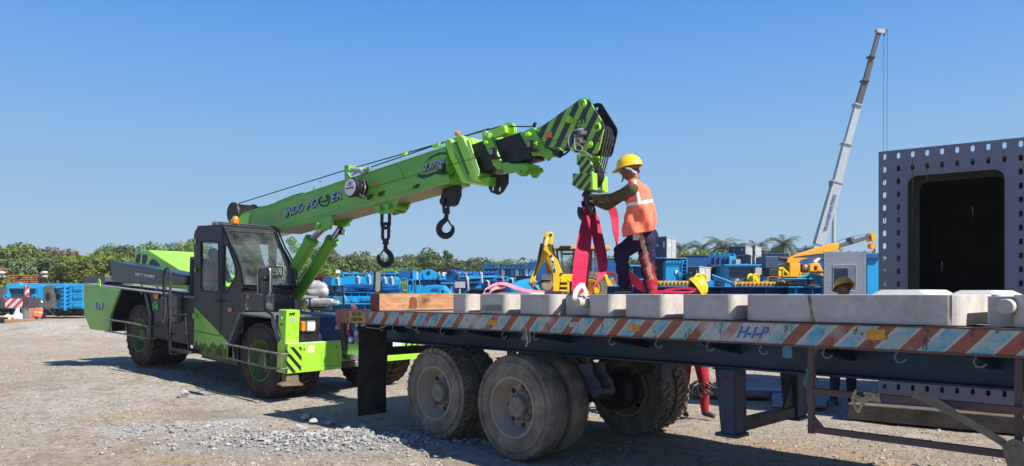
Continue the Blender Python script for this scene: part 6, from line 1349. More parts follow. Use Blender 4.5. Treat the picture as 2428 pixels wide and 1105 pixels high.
for i, (px, w, h, c_) in enumerate(((12, .7, .35, 0), (22, .6, .3, 1), (37, .55, .75, 0), (48, .7, .35, 0))):
    q = P(px, 752, 43.5); q.z = .02
    blob('rag', [((-w/2, 0, .1), (w/3, .1, h*.5), .16, .12), ((0, -.1, .05), (w/4, 0, h), .2, .1), ((w/2, 0, .05), (0, 0, .1), .12, .18)], .05, mat('white_rag', (.66, .66, .64), .9, var=.15, bmp=.6, bs=6) if not c_ else mat('cream_rag', (.55, .45, .24), .9), None, 1, label=['crumpled white rag left of the cream one', 'cream coloured rag between white rags', 'tallest white rag of the heap under the outrigger', 'white rag beside the steel jack leg'][i], cat='rag', group='rags heaped under the outrigger').location = q
# --- long blue fabricated segment
g = G('steel_segment', 110, 49, 0, 'long blue steel segment with bolted plates and a round hole at far left', 'steel segment')
zb_ = 732
BLUEL = mat('light_blue_paint', (.02, .31, .62), .45, var=.14, vs=.8, dirt=.2, dirtc=(.10, .25, .4))
g.part('body', g.rect(15, 201, 672, zb_, .3, 2.6), BLUEL, .02)
g.part('panel', g.rect(22, 52, 683, 724, .2, .1), NAVY); g.part('panel', g.rect(64, 86, 682, 724, .2, .1), NAVY); g.part('panel', g.rect(-10, 16, 680, 722, .0, .3), mat('brown_grey_plate', (.10, .085, .08), .6, dirt=.3))
mb = MB(); g.poly([(104, 679), (124, 677), (125, 731), (104, 728)], -.1, .5, mb); ep = g.part('end_plate', mb, mat('brown_grey_plate', ()))
c = g.p(113, 704, -.11); mb = MB(); mb.cyl(c, c+V((0, .02, 0)), .16, n=20); 
for v_ in range(len(mb.v)): mb.v[v_] = (mb.v[v_][0], mb.v[v_][1], c.z+(mb.v[v_][2]-c.z)*1.8)
g.part('manhole', mb, TEXTK, parent=ep)
g.part('side_flange', g.poly([(88, 683), (104, 679), (104, 728), (90, 722)], -.05, .4), BLUEB)
mb = MB(); g.poly([(15, 673), (45, 671), (50, 677), (90, 676), (104, 679), (88, 684), (20, 684), (22, 722), (16, 722)], .0, .3, mb); g.rect(84, 90, 682, 722, .05, .3, mb); g.part('frame', mb, BLUEL)
for px in (15.5, 83): mb = MB(); c = g.p(px, 703, 0); mb.lathe([(.07, 0), (.17, 0), (.17, .12), (.07, .12), (.07, 0)], c-V((0, .1, 0)), (0, 1, 0), 20); g.part('lug', mb, BLUEL)
mb = MB(); c = g.p(136.5, 704, .28); mb.cyl(c, c+V((0, .03, 0)), .19, n=24); g.part('round_hole', mb, TEXTK)
mb = MB(); g.rect(151, 154, 672, 736, -.05, .35, mb)
for k in range(6):
    y = 678+k*9.5; g.poly([(154, y), (163, y+1), (160, y+4), (154, y+5)], .0, .3, mb); g.poly([(127, 681+k*0) if k == 0 else (140, y), (151, y-1), (151, y+3)], .0, .3, mb) if k else g.poly([(126, 684), (151, 678), (151, 682)], 0, .3, mb)
g.part('rib', mb, BLUEL)
for y in (677, 696, 716):
    pl_ = g.part('bolted_plate', g.rect(173, 195, y, y+12, .22, .08), BLUEB); mb = MB()
    for i in range(4):
        for j in (2.5, 9.5): c = g.p(176+i*5.4, y+j, .2); mb.cyl(c, c+V((0, .03, 0)), .03, n=6)
    g.part('bolt', mb, NAVY, parent=pl_)
mb = MB(); g.rect(132, 138, 732, 750, .5, .3, mb); g.rect(150, 157, 732, 750, .5, .3, mb); g.poly([(126, 732), (160, 732), (157, 740), (148, 744), (135, 740)], .5, .4, mb); g.rect(104, 116, 732, 746, .6, .4, mb); g.rect(185, 192, 732, 746, 1.2, .4, mb); g.part('trestle', mb, TEXTK)
# --- rusty rebar cage
g = G('rebar_cage', 95, 56, 0, 'long rusty reinforcement cage lying above the blue segment at far left', 'rebar cage')
for lv, (ya, yb) in enumerate(((652, 658), (657, 661), (662, 665), (667, 669), (671, 672))):
    for d in (0, .6, 1.3): mb = MB(); mb.tube([g.p(-30, ya, d), g.p(200, yb, d)], .06, 5); g.part('long_bar', mb, RUST)
mb = MB()
for k in range(24):
    px = -25+k*9.3; 
    for d in (0, .65, 1.3): mb.tube([g.p(px, 651, d), g.p(px+1, 673, d)], .05, 4)
    mb.tube([g.p(px, 651, 0), g.p(px, 651, 1.3)], .03, 4)
g.part('stirrup', mb, RUST)
mb = MB()
for d in (0, .5): mb.tube(smoothpts([g.p(-30, 640, d), g.p(0, 634, d), g.p(12, 638, d), g.p(20, 648, d)], 5), .05, 6)
for px in (5, 30, 108): mb.box(tuple(g.p(px-4, 672, .2)), tuple(g.p(px+4, 660, .2)+V((0, .5, 0))))
g.part('bent_bar', mb, RUST)
mb = MB()
for px in (-20, 60, 140, 190): c = g.p(px, 672, .5); mb.box((c.x-.2, .3, 0), (c.x+.2, .9, c.z))
g.part('support', mb, DG)
mb = MB()
for px in (5, 107): mb.sphere(g.p(px, 647, -.1), (.3, .3, .14)); mb.sphere(g.p(px, 656, -.2), (.28, .2, .1))
g.part('cap_stone', mb, CONC)
def stack(name, items, Z, lab, cat, group=None, px=None, yaw=0):
    g = G(name, px or items[0][1], Z, yaw, lab, cat, group)
    for it in items: g.part(it[0], g.rect(*it[1:5], it[5] if len(it) > 5 else 0, it[6] if len(it) > 6 else 1.5), it[7] if len(it) > 7 else BLUEB, .01)
    return g
g = stack('blue_framework', [('beam', 130, 198, 647, 650), ('beam', 195, 268, 650, 654), ('post', 200, 203, 643, 672), ('post', 232, 235, 641, 672), ('post', 246, 249, 645, 672), ('post', 262, 266, 644, 672), ('plate', 236, 262, 646, 658, .2, .1), ('beam', 170, 262, 660, 663, .3)], 60, 'blue steel frame showing above the rear of the green crane', 'steel frame')
# --- middle: wrapped seat assembly on frame
g = G('wrapped_seat', 765, 17, 0, 'operator seat wrapped in shiny grey plastic on a black tube frame', 'seat')
zq = lambda a, b, y=0: g.p(a, b, y)
o = blob('backrest', [(zq(733, 692), zq(768, 692), .13, .12), (zq(735, 678), zq(764, 680), .14, .11), (zq(738, 672), zq(755, 672), .07, .07)], .02, PLASTIC, g.root, 2)
o = blob('cushion', [(zq(730, 716), zq(800, 718), .08, .06), (zq(745, 712), zq(785, 714), .08, .07)], .02, PLASTIC, g.root, 2)
mb = MB(); mb.tube(smoothpts([zq(722, 692, -.15), zq(730, 694, -.15), zq(734, 702, -.15), zq(735, 728, -.15)], 3), .025, 6); mb.tube([zq(775, 691), zq(814, 695), zq(815, 735)], .03, 6); mb.tube([zq(740, 732), zq(815, 740)], .03, 6); mb.box(tuple(zq(730, 735)), tuple(zq(770, 727)+V((0, .5, 0))))
for px in (740, 790, 812): c = zq(px, 732); mb.box((c.x-.03, 0, 0), (c.x+.03, .06, c.z))
g.part('tube_frame', mb, TEXTK)
mb = MB()
for k in range(7): a = 794+k*2.7; mb.tube([zq(a, 694, .02), zq(a+.5, 716, .02)], .005, 4)
for k in range(7): a = 695+k*3.3; mb.tube([zq(794, a, .02), zq(811, a+1, .02)], .005, 4)
g.part('mesh_panel', mb, STEEL)
# --- blue parts wrapped with white straps
def curved(px0, px1, py0, py1, Z, lab, strap=None, round_=1, m=BLUEB, d=1.2):
    g = G('curved_plate', (px0+px1)/2, Z, 0, lab, 'steel part', 'blue curved steel parts tied with white straps'); w_ = px1-px0
    pts = [(px0, py1)]+([(px0+w_*.35*(1-math.cos(t)), py1-(py1-py0)*math.sin(t)) for t in (.3, .7, 1.1, 1.57)] if round_ else [(px0, py0)])+[(px1-w_*.15, py0), (px1, py0+(py1-py0)*.35), (px1, py1)]
    b_ = g.part('plate', g.poly(pts, 0, d), m, .01); mb = MB(); g.rect(px0-1, px1+1, py1, py1+2.5, -.05, d+.1, mb); g.part('flange', mb, m)
    mb = MB()
    for q in (px0+2, px1-4): c = g.p(q, py1+2.5, .2); mb.box((c.x-.1, .1, 0), (c.x+.1, .6, c.z))
    g.part('support', mb, BLUED)
    if strap: mb = MB(); mb.ribbon(smoothpts([g.p(strap-2, py0-1, -.05), g.p(strap+1, py0+3, -.1), g.p(strap+2, (py0+py1)/2, -.08), g.p(strap+2, py1+3, -.08)], 3), V((.09, .0, .02)), .02); g.part('strap', mb, SLINGW)
    return g
curved(764, 788, 656, 672, 39, 'leftmost small dark blue curved part beside the green lift cylinder', None, 1, BLUED)
curved(785, 805, 658, 674, 37, 'short curved part, a white strap on its right edge', 802)
curved(804, 856, 655, 673, 37.5, 'widest curved part of the row, strapped at its right end', 850)
curved(860, 888, 652, 672, 37, 'curved part left of the grey mirror, loose white strap across it', 876)
curved(902, 918, 658, 674, 37, 'narrow curved part just right of the grey mirror', 914)
curved(916, 940, 656, 674, 37, 'curved part at the right end of the strapped row', 930)
# blue I-beams and boxes between
def ibeam(px0, px1, py0, py1, Z, lab, m=BLUEB, ribs=0, yaw=0, d=.9, grp='blue steel girders stacked in the yard', legs=True, mweb=None):
    g = G('steel_girder', (px0+px1)/2, Z, yaw, lab, 'girder', grp); h = py1-py0; f_ = max(1.0, h*.10)
    mb = MB(); g.rect(px0, px1, py0, py0+f_, -.25, d, mb); g.rect(px0, px1, py1-f_, py1, -.25, d, mb); fl_ = g.part('flange', mb, m, .005); g.part('web', g.rect(px0, px1, py0+f_, py1-f_, .1, .06), mweb or m)
    if ribs:
        mb = MB()
        for k in range(ribs): q = px0+(px1-px0)*(k+.5)/ribs; g.rect(q-.5, q+.5, py0+f_, py1-f_, -.2, .3, mb)
        g.part('stiffener', mb, m)
    if legs:
        mb = MB(); z = g.p(px0, py1).z
        if z > .05:
            for t in (.12, .5, .88): c = g.p(px0+(px1-px0)*t, py1); mb.box((c.x-.15, -.1, 0), (c.x+.15, .4, c.z))
            g.part('support', mb, DG)
    return g
ibeam(768, 880, 693, 703, 27, 'cyan girder behind the wrapped seat, upper one', BLUEB, 6)
ibeam(772, 1012, 720, 738, 24, 'cyan girder low behind the timber end', BLUEB, 9)
g = G('steel_box', 850, 26, 0, 'cyan steel box with small upright fins behind the timber', 'steel box'); g.part('body', g.rect(790, 965, 703, 732, 0, 1.5), BLUEB, .01); mb = MB()
for k in range(9): g.poly([(858+k*5, 704), (861+k*5, 704), (861+k*5, 713), (857+k*5, 713)], -.12, .12, mb)
g.poly([(836, 706), (842, 706), (842, 716), (835, 716)], -.2, .2, mb); g.part('fin', mb, BLUEL)
mb = MB(); mb.ribbon([g.p(815, 697, -.2), g.p(819, 706, -.22), g.p(823, 714, -.2)], V((.04, 0, .0)), .01); g.part('loose_strap', mb, SLINGW)
g = G('rod_bundle', 890, 29, 0, 'tangled bundle of thin blue steel rods behind the timber', 'rod bundle', None); mb = MB(); rr_ = random.Random(3)
for k in range(90):
    y = 676+rr_.random()*19; x0 = 812+rr_.random()*40; x1 = x0+70+rr_.random()*50; sk = rr_.uniform(-5, 5); dd_ = rr_.random()*1.2
    mb.tube([g.p(x0, y+sk, dd_), g.p((x0+x1)/2, y-1.5*rr_.random(), dd_), g.p(min(968, x1), y-sk*.6, dd_)], .022, 4)
for px in (830, 900, 960): c = g.p(px, 696, .5); mb.box((c.x-.08, 0, 0), (c.x+.08, 1.2, c.z))
ob = g.part('rods', mb, [mat('rod_blue', (.008, .13, .42), .45, var=.5, vs=3)]); 
stack('blue_framework', [('frame', 806, 960, 648, 650.5), ('frame', 815, 960, 656, 658), ('post', 812, 815, 645, 672), ('post', 836, 839, 644, 672), ('post', 868, 871, 646, 672), ('panel', 872, 908, 645, 658, .3, .2, BLUED), ('panel', 914, 936, 643, 658, .3, .2, BLUED), ('post', 936, 938, 646, 690)], 49, 'dark blue open frame behind the row of strapped parts', 'steel frame')
for g_ in ():
    pass
stack('site_lamp', [('mast', 798, 799.5, 646, None, .1, .1, DG), ('lamp_head', 796, 805, 641, 648, 0, .2, WHITE)], 46, 'small white floodlight head poking above the blue parts', 'lamp')
ibeam(740, 790, 655, 668, 52, 'dusty red girders far behind beside the lift cylinder', mat('dull_red', (.25, .03, .03), .7), 5, grp=None)
# pentagonal boxes on a long girder
ibeam(965, 1175, 664, 682, 40, 'long dark blue girder carrying the gabled boxes', BLUED, 0, mweb=BLUED)
g = G('steel_box', 962, 41, 8, 'dark blue box with little studs along its top, left of the gabled cyan box', 'steel box'); g.part('body', g.rect(946, 978, 642, 664, 0, 2), BLUED, .01); mb = MB()
for k in range(7): g.rect(948+k*4.5, 950+k*4.5, 640, 642, .1, .1, mb)
g.part('stud', mb, BLUED); g.part('end_flange', g.rect(978, 990, 642, 664, -.1, .3), BLUEL)
def gable(x0, x1, yt, yb, Z, m, lab, yaw, hole):
    g = G('gabled_box', (x0+x1)/2, Z, yaw, lab, 'steel box', 'blue gabled boxes on the long girder'); xm = (x0+x1)/2; w_ = x1-x0
    b_ = g.part('body', g.poly([(x0, yb), (x0, yt+(yb-yt)*.45), (x0+w_*.32, yt+1.5), (xm-w_*.08, yt), (xm+w_*.08, yt), (x1-w_*.32, yt+1.5), (x1, yt+(yb-yt)*.45), (x1, yb)], 0, 4.5), m, .02)
    mb = MB(); c = g.p(*hole, -.03); mb.cyl(c, c+V((0, .04, 0)), .10, n=14); g.part('hole', mb, TEXTK); mb = MB(); mb.tube(arc(c+V((0, 0, -.1)), .3, 170, 330, 8, V((1, 0, 0)), V((0, 0, 1))), .02, 5); g.part('weld_ring', mb, BLUED)
    mb = MB(); g.rect(x0-3, x0, yt+6, yb, -.05, .2, mb); g.rect(x1, x1+3, yt+6, yb, -.05, .2, mb); g.part('white_edge', mb, SLINGW)
    mb = MB(); g.rect(x0, x1, yb, yb+.8, -.1, 4.6, mb); g.part('base_flange', mb, BLUEL); mb = MB(); z = g.p(x0, yb+.8).z; mb.box((g.p(x0+5, yb).x, .2, 0), (g.p(x1-5, yb).x, 3, z)); g.part('stand', mb, BLUED)
gable(991, 1040, 638.5, 662, 38.5, BLUEB, 'bright cyan gabled box with a round hole, left one', 4, (1016, 647)); gable(1056, 1086, 640, 664, 38.5, BLUED, 'dark blue gabled box with a round hole, right one', -16, (1066, 648))
g = stack('steel_box', [('body', 1042, 1055, 648, 663, 0, 1.5, BLUEL), ('tag_plate', 1049, 1054, 645, 655, -.05, .05, WHITE)], 38, 'small pale blue box squeezed between the two gabled boxes', 'steel box')
# cover with slots, tank with hose loops, pale plate
g = G('slotted_cover', 1030, 27, 0, 'cyan rounded machine cover with slanted slots and a round hole behind the timber', 'machine cover')
cv = g.part('shell', g.poly([(998, 697), (1000, 682), (1010, 677), (1035, 675), (1050, 677), (1058, 684), (1070, 698)], 0, 1.4), BLUEB, .03); g.part('shell_base', g.rect(985, 1072, 697, None, .1, 1.3), BLUED)
mb = MB()
for k in range(4): g.poly([(1021+k*4.5, 689), (1025+k*4.5, 687), (1027+k*4.5, 687), (1025+k*4.5, 690)], -.02, .02, mb); g.poly([(1023+k*4.5, 686), (1027.5+k*4.5, 681), (1028.5+k*4.5, 681), (1025+k*4.5, 687)], -.04, .03, mb)
g.part('slot', mb, BLUED, parent=cv); mb = MB(); c = g.p(1049, 692, -.03); mb.cyl(c, c+V((0, .03, 0)), .055, n=16); g.part('hole', mb, TEXTK, parent=cv); mb = MB(); mb.lathe([(.06, 0), (.10, -.01), (.12, .02)], c, (0, 1, 0), 18); g.part('ring', mb, BLUEL, parent=cv)
g = G('steel_tank', 980, 29, 0, 'cyan open tank with blue hoses looping over it', 'tank'); g.part('tank', g.poly([(964, 676), (995, 676), (992, 697), (968, 697)], 0, 1.2), BLUEB, .01); g.part('tank_base', g.rect(966, 994, 697, None, .1, 1), BLUED); mb = MB()
for (a, b_, t) in ((948, 966, 660), (966, 980, 663), (984, 996, 663)): mb.tube(smoothpts([g.p(a, 678, -.1), g.p(a+1, t+4, -.1), g.p((a+b_)/2, t, -.12), g.p(b_-1, t+5, -.14), g.p(b_+1, 696, -.16)], 5), .018, 6)
g.part('hose', mb, BLUEL)
stack('pale_plate', [('plate', 1078, 1103, 668, 683, 0, .06, GREYB), ('post', 1088, 1092, 683, 697, .02, .1, GREYB), ('foot', 1074, 1108, 697, None, .0, .8, BLUED)], 25, 'pale grey rectangular plate on a post above the slabs', 'plate')
g = G('bracket_rack', 1065, 31, 0, 'dark blue rack with pink and white straps left of the pale plate', 'rack'); mb = MB(); g.rect(1047, 1075, 672, 697, .2, .6, mb); g.part('rack', mb, BLUED); mb = MB()
for px in (1053, 1057, 1069): g.rect(px, px+2.2, 673, 697, .1, .08, mb)
g.part('strap', mb, SLINGP); mb = MB()
for k in range(8): g.poly([(1044+k*4, 673), (1047+k*4, 668), (1048+k*4, 668), (1047+k*4, 674)], 0, .3, mb)
g.part('bracket', mb, BLUEB); g.part('legs', g.rect(1050, 1073, 697, None, .3, .4), DG)
# row of brackets / shelves with straps
rr_ = random.Random(11); labs = ['blue stack of brackets behind the gabled boxes, front left', 'blue bracket stack with a red strap right of the pale plate', 'blue bracket stack in the middle with white straps', 'blue bracket stack below the round topped rack', 'blue bracket stack nearest the yellow backhoe', 'blue bracket stack above the pink sling']
for i, (x0, x1, y0, y1, Z) in enumerate(((1090, 1122, 646, 668, 38), (1108, 1140, 655, 690, 31), (1140, 1178, 644, 672, 36), (1176, 1202, 655, 680, 33), (1200, 1222, 658, 684, 34), (1148, 1176, 664, 690, 29))):
    g = G('bracket_stack', (x0+x1)/2, Z, rr_.uniform(-12, 12), labs[i], 'steel parts', 'stacks of blue brackets in the yard'); n = 3
    for k in range(n):
        y = y0+(y1-y0)*k/n; hh = (y1-y0)/n; mb = MB(); o_ = rr_.uniform(-4, 4)
        g.poly([(x0+o_, y+1), (x0+o_+3, y), (x1+o_, y), (x1+o_-2, y+hh*.45), (x0+o_+6, y+hh*.55), (x0+o_, y+hh*.8)], rr_.random()*.3, 1.0, mb); g.part('bracket', mb, [BLUEB, BLUEL, BLUED][(k+i) % 3], .01)
    mb = MB(); 
    for k in range(5): q = x0+(x1-x0)*k/4; g.rect(q-.5, q+.5, y0-2, y0+1, .2, .1, mb); g.rect(q-.6, q+.6, y0+2, y1, .25, .1, mb)
    g.part('peg', mb, BLUEB); g.part('back_panel', g.rect(x0, x1, y0+4, None, .9, .3), BLUED)
    mb = MB(); q = x0+(x1-x0)*rr_.random(); mb.ribbon(smoothpts([g.p(q-4, y0+1, -.2), g.p(q, y0+4, -.25), g.p(q+1, (y0+y1)/2, -.25), g.p(q+2, y1, -.2)], 3), V((.07, 0, 0)), .015); g.part('strap', mb, SLINGW if i % 3 else SLINGP)
ibeam(1112, 1192, 686, 699, 26, 'charcoal girder low behind the slabs near the pink sling', DG, 0)
g = G('blue_tarpaulin', 1238, 30, 0, 'crumpled blue sheet covered heap left of the backhoe bucket', 'tarpaulin'); q = g.p
blob('sheet', [(q(1218, 684), q(1258, 680), .25, .35), (q(1235, 676), q(1250, 668), .22, .14), (q(1222, 690), q(1258, 690), .35, .4)], .05, BLUEL, g.root, 1); g.part('pallet', g.rect(1214, 1262, 694, None, -.2, .9), DG)
# round-topped rack
g = G('ring_rack', 1205, 46, 0, 'dark blue rack with a row of half rings on top and cyan and white panels', 'rack'); g.part('beam', g.rect(1143, 1262, 633, 637, -.2, 2.5), BLUED); g.part('back', g.rect(1150, 1264, 637, 655, .2, 2), BLUED)
for k, px in enumerate((1163, 1174, 1197, 1208, 1218, 1229, 1240)): mb = MB(); c = g.p(px, 633, 0); mb.lathe([(.10, 0), (.19, 0), (.19, .5), (.10, .5), (.10, 0)], c, (0, 1, 0), 24); g.part('half_ring', mb, BLUED)
g.part('cheek', g.poly([(1143, 634), (1155, 625), (1160, 625), (1165, 634)], -.1, .5), BLUED)
for k, (x0, x1, m_) in enumerate(((1178, 1185, BLUEL), (1189, 1197, WHITE), (1199, 1208, BLUED), (1210, 1219, BLUEB), (1222, 1230, WHITE), (1232, 1240, BLUEB), (1244, 1252, WHITE), (1254, 1262, BLUEB))): g.part('panel', g.rect(x0, x1, 635, 654, .05, .15), m_)
g.part('stand', g.rect(1160, 1262, 655, None, .5, 1.5), DG)
stack('container', [('box', 1255, 1308, 621, None, 0, 5, BLUED)], 47, 'plain dark blue container behind the backhoe arm', 'container')
stack('container', [('box', 1402, 1480, 613, None, 0, 4, BLUED), ('rim', 1402, 1480, 611, 613, -.05, 4.1, mat('green_edge', (.14, .28, .08), .6))], 44, 'dark blue container with a green top edge behind the backhoe cab', 'container')
ibeam(1482, 1552, 628, 664, 36, 'navy and cyan girder seen between the worker\'s legs', BLUEL, 2, mweb=NAVY)
ibeam(1440, 1560, 678, 699, 21, 'blue girder right behind the worker\'s shoes', BLUED, 3)
# --- backhoe loader
g = G('backhoe_loader', 1370, 24, 0, 'yellow backhoe loader with folded arm and bucket behind the red slings', 'backhoe loader')
q = g.p
bm_ = g.part('boom', g.poly([(1298, 551), (1306, 549), (1312, 554), (1313, 560), (1309, 583), (1334, 647), (1330, 656), (1327, 668), (1325, 694), (1312, 694), (1310, 652), (1300, 603), (1288, 592), (1290, 572)], -.9, .22), YEL, .02)
g.part('dipper_arm', g.poly([(1291, 553), (1299, 550), (1302, 560), (1295, 592), (1300, 602), (1272, 655), (1268, 668), (1257, 673), (1254, 668), (1264, 645), (1281, 603)], -.62, .2), YEL, .02)
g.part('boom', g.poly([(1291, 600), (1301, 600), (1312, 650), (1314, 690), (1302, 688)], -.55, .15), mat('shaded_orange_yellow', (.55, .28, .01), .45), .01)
mb = MB(); mb.cyl(q(1285, 578, -.75), q(1276, 623, -.75), .05, n=10); mb.cyl(q(1276, 623, -.75), q(1266, 655, -.75), .03, n=8); mb.tube(smoothpts([q(1309, 580, -.95), q(1314, 600, -.9), q(1322, 620, -.85), q(1328, 636, -.8)], 3), .03); g.part('hydraulic_ram', mb, TEXTK)
bk = g.part('bucket', g.poly([(1283, 672), (1290, 666), (1309, 664), (1311, 678), (1305, 687), (1298, 690), (1290, 688), (1284, 682)], -1.1, .9), mat('dusty_bucket', (.28, .22, .14), .85, var=.25, dirt=.3), .03)
g.part('bucket_inside', g.poly([(1283, 665), (1286, 655), (1304, 650), (1308, 663), (1290, 668), (1284, 672)], -1.0, .7), mat('bucket_dark', (.05, .045, .04), .8), .01)
mb = MB()
for k in range(5): g.poly([(1284+k*5, 664), (1286.5+k*5, 649), (1288+k*5, 649), (1289+k*5, 663)], -1.15, .08, mb)
g.part('tooth', mb, STEEL, parent=bk); mb = MB(); mb.tube([q(1256, 669, -.7), q(1275, 693, -.7)], .07, 6); mb.tube([q(1262, 668, -.7), q(1278, 672, -.7), q(1284, 684, -.7)], .05, 6); mb.cyl(q(1270, 672, -.75), q(1270, 672, -.45), .06); g.part('bucket_link', mb, mat('dusty_bucket', ()), parent=bk)
mb = MB()
for (x, y) in ((1306, 557), (1303, 581), (1288, 585), (1307, 607), (1331, 650), (1275, 658)): c = q(x, y, -.92); mb.cyl(c, c+V((0, .05, 0)), .045, n=10)
g.part('pin', mb, DARKST, parent=bm_)
nb = V((0, -1, 0)); mb = MB(); g.poly([(1305, 613), (1312, 611), (1319, 645), (1312, 651)], -.906, .006, mb); lb_ = g.part('label_panel', mb, WHITE, parent=bm_)
for i_, (ch, x, y) in enumerate((('J', 1306.8, 613.5), ('C', 1308.8, 625.5), ('B', 1311, 637.5))):   # letters run down the boom, turned a quarter
    A_, B_, D_ = q(x, y, -.91), q(x+1.9, y+10.5, -.91), q(x+5.5, y-1.2, -.91); text('lettering', ch, A_, B_, D_, TEXTK, lb_, nb, .004)
mb = MB(); g.poly([(1291, 581), (1297, 562), (1301, 560), (1300, 566), (1294, 582)], -.905, .005, mb); g.part('label_panel', mb, WHITE, parent=bm_)
ca = g.part('cab_roof', g.poly([(1313, 590), (1316, 586), (1330, 584), (1332, 583), (1440, 582), (1448, 586), (1450, 591)], .2, 1.4), mat('tan_yellow_roof', (.60, .36, .12), .55), .03)
g.part('roof_unit', g.rect(1328, 1354, 582.5, 588, .1, .6), TEXTK, .02)
mb = MB()
for (a, b_, y) in (((1320, 590), (1327, 652), .2), ((1331, 590), (1334, 652), 1.4), ((1361, 590), (1358, 652), .2), ((1410, 592), (1412, 650), 1.4), ((1420, 590), (1428, 652), .2), ((1403, 592), (1400, 650), .2), ((1333, 602), (1362, 602), .2), ((1322, 592), (1420, 592), .2)): mb.tube([q(*a, y), q(*b_, y)], .035, 6)
g.part('cab_post', mb, TEXTK); g.part('cab_window', g.poly([(1322, 592), (1424, 592), (1428, 650), (1328, 650)], .22, .01), GLASS)
mb = MB(); g.rect(1332, 1356, 630, 652, .6, .5, mb); g.rect(1345, 1352, 622, 652, .8, .2, mb); mb.tube([q(1335, 650, .3), q(1345, 642, .3), q(1352, 646, .3)], .03, 5); g.part('seat', mb, TEXTK)
g.part('body', g.poly([(1328, 650), (1398, 650), (1432, 648), (1440, 652), (1442, 660), (1418, 668), (1330, 668)], .1, 1.5), YEL, .02); g.part('chassis', g.rect(1335, 1440, 664, 700, .4, 1.1), mat('chassis_dark', (.06, .045, .03), .8), .02)
mb = MB()
for (x0, x1, y0, y1) in ((1328, 1350, 664, 670), (1328, 1346, 676, 681), (1326, 1350, 687, 692), (1344, 1350, 662, 694)): g.rect(x0, x1, y0, y1, -.3, .4, mb)
g.part('swing_frame', mb, YEL, .02); mb = MB(); 
for y in (672, 684): mb.cyl(q(1326, y, -.2), q(1344, y, -.2), .05, n=8)
g.part('swing_ram', mb, DARKST)
def gwheel(px, py, r, yaw_, R2, parent=g, w_=.4):
    c = parent.p(px, py, -.1); e = empty('wheel', c, parent.root); e.rotation_euler = (0, 0, yaw_); obj('tyre', tyre_mesh(r, r*.52, w_, 20, 'lug'), mat('tan_dusty_tyre', (.22, .19, .15), .95, dirt=.4), e); obj('rim', rim_mesh(r*.52, w_, 6, .12), [YEL, TEXTK], e)
gwheel(1400, 684, .55, -.2, 1); gwheel(1431, 688, .42, -.3, 1)
g.part('loader_arm', g.poly([(1432, 652), (1437, 652), (1458, 683), (1452, 690), (1444, 688), (1438, 672)], -.2, .15), YEL, .01); g.part('loader_arm', g.poly([(1408, 684), (1414, 680), (1420, 688), (1419, 696), (1410, 696)], -.5, .2), YEL, .01)
mb = MB(); c = q(1448, 660, .2); mb.lathe([(.10, 0), (.20, -.02), (.22, .05), (.2, .12), (.1, .1)], c, (0, 1, 0), 20); g.part('red_hose_reel', mb, mat('dull_red', ())); g.part('engine_cowl', g.poly([(1440, 664), (1456, 656), (1460, 672), (1454, 682), (1444, 680)], .2, .5), CYANT, .02)
# --- right: containers, cabinets
def cabinet(x0, xm, x1, y0, y1, Z, lab, base=False, door=True, grp=None, cat='cabinet', m1=NAVY, m2=GREYB, yaw=0):
    """navy long side left of xm and pale end face right of it: a box seen on its corner"""
    g = G('steel_cabinet', xm, Z, 0, lab, cat, grp); a = 22; ax = V((math.cos(math.radians(a)), -math.sin(math.radians(a)), 0))*-1
    p0 = g.p(xm, y1); f1 = Frame(g.f.w(V((p0.x, 0, p0.z))), (math.cos(math.radians(60)), math.sin(math.radians(60)), 0), (-math.sin(math.radians(60)), math.cos(math.radians(60)), 0))
    h = (y1-y0)/F*Z; wx = f1.hit(x1, y1, 1, 0).x; wy = f1.hit(x0, y1, 0, 0).y
    M_ = g.f.i @ f1.m
    def pt(x, y, z): return M_ @ V((x, y, z))
    def bxp(x0_, x1_, y0_, y1_, z0_, z1_, mb): mb.add([pt(x, y, z) for x in (x0_, x1_) for y in (y0_, y1_) for z in (z0_, z1_)], [(0, 1, 3, 2), (4, 6, 7, 5), (0, 4, 5, 1), (2, 3, 7, 6), (0, 2, 6, 4), (1, 5, 7, 3)], False); return mb
    g.part('body', bxp(0.004, wx, .004, wy, 0, h, MB()), m1, .006)
    e_ = g.part('door_panel', bxp(.03*wx, wx*.97, 0-.012, .003, .02*h, h*.97, MB()), m2, .004)
    if door: g.part('door_seam', bxp(wx*.49, wx*.51, -.016, -.010, .03*h, h*.96, MB()), DG, parent=e_); g.part('label_plate', bxp(wx*.22, wx*.40, -.018, -.012, h*.58, h*.70, MB()), WHITE, parent=e_)
    sp_ = MB(); bxp(-.012, .003, wy*.62, wy*.75, h*.58, h*.66, sp_); bxp(-.012, .003, wy*.16, wy*.24, h*.50, h*.80, sp_); g.part('side_plate', sp_, GREYB)
    g.part('roof_edge', bxp(-.02, wx+.02, -.02, wy+.02, h, h+.03, MB()), m2)
    if base: mb = MB(); z0 = -p0.z+.02; bxp(.1, wx*.9, .1, wy*.9, z0, 0, mb); g.part('stand', mb, DG)
    return g
cabinet(1549, 1580, 1603, 562, 612, 29, 'tall grey and navy cabinet right beside the worker, on top of the black block', base=True)
stack('steel_block', [('body', 1549, 1577, 612, None, .05, 2, mat('black_block', (.022, .024, .03), .7)), ('top_plate', 1548, 1582, 610, 614, -.1, 2.3, BLUED)], 28.5, 'black block under the tall cabinet beside the worker', 'steel block')
g = stack('steel_block', [('body', 1578, 1617, 618, 668, 0, 2, BLUEB), ('ladder_back', 1617, 1629, 614, 668, .2, 2, BLUED), ('label_plate', 1601, 1607, 641, 650, -.03, .03, WHITE), ('top_plate', 1578, 1629, 611.5, 613, 0, 2, GREYB), ('top_gap', 1580, 1627, 613, 618, .2, 1.6, NAVY)], 28, 'bright cyan steel block with a ladder of ribs on its right edge', 'steel block')
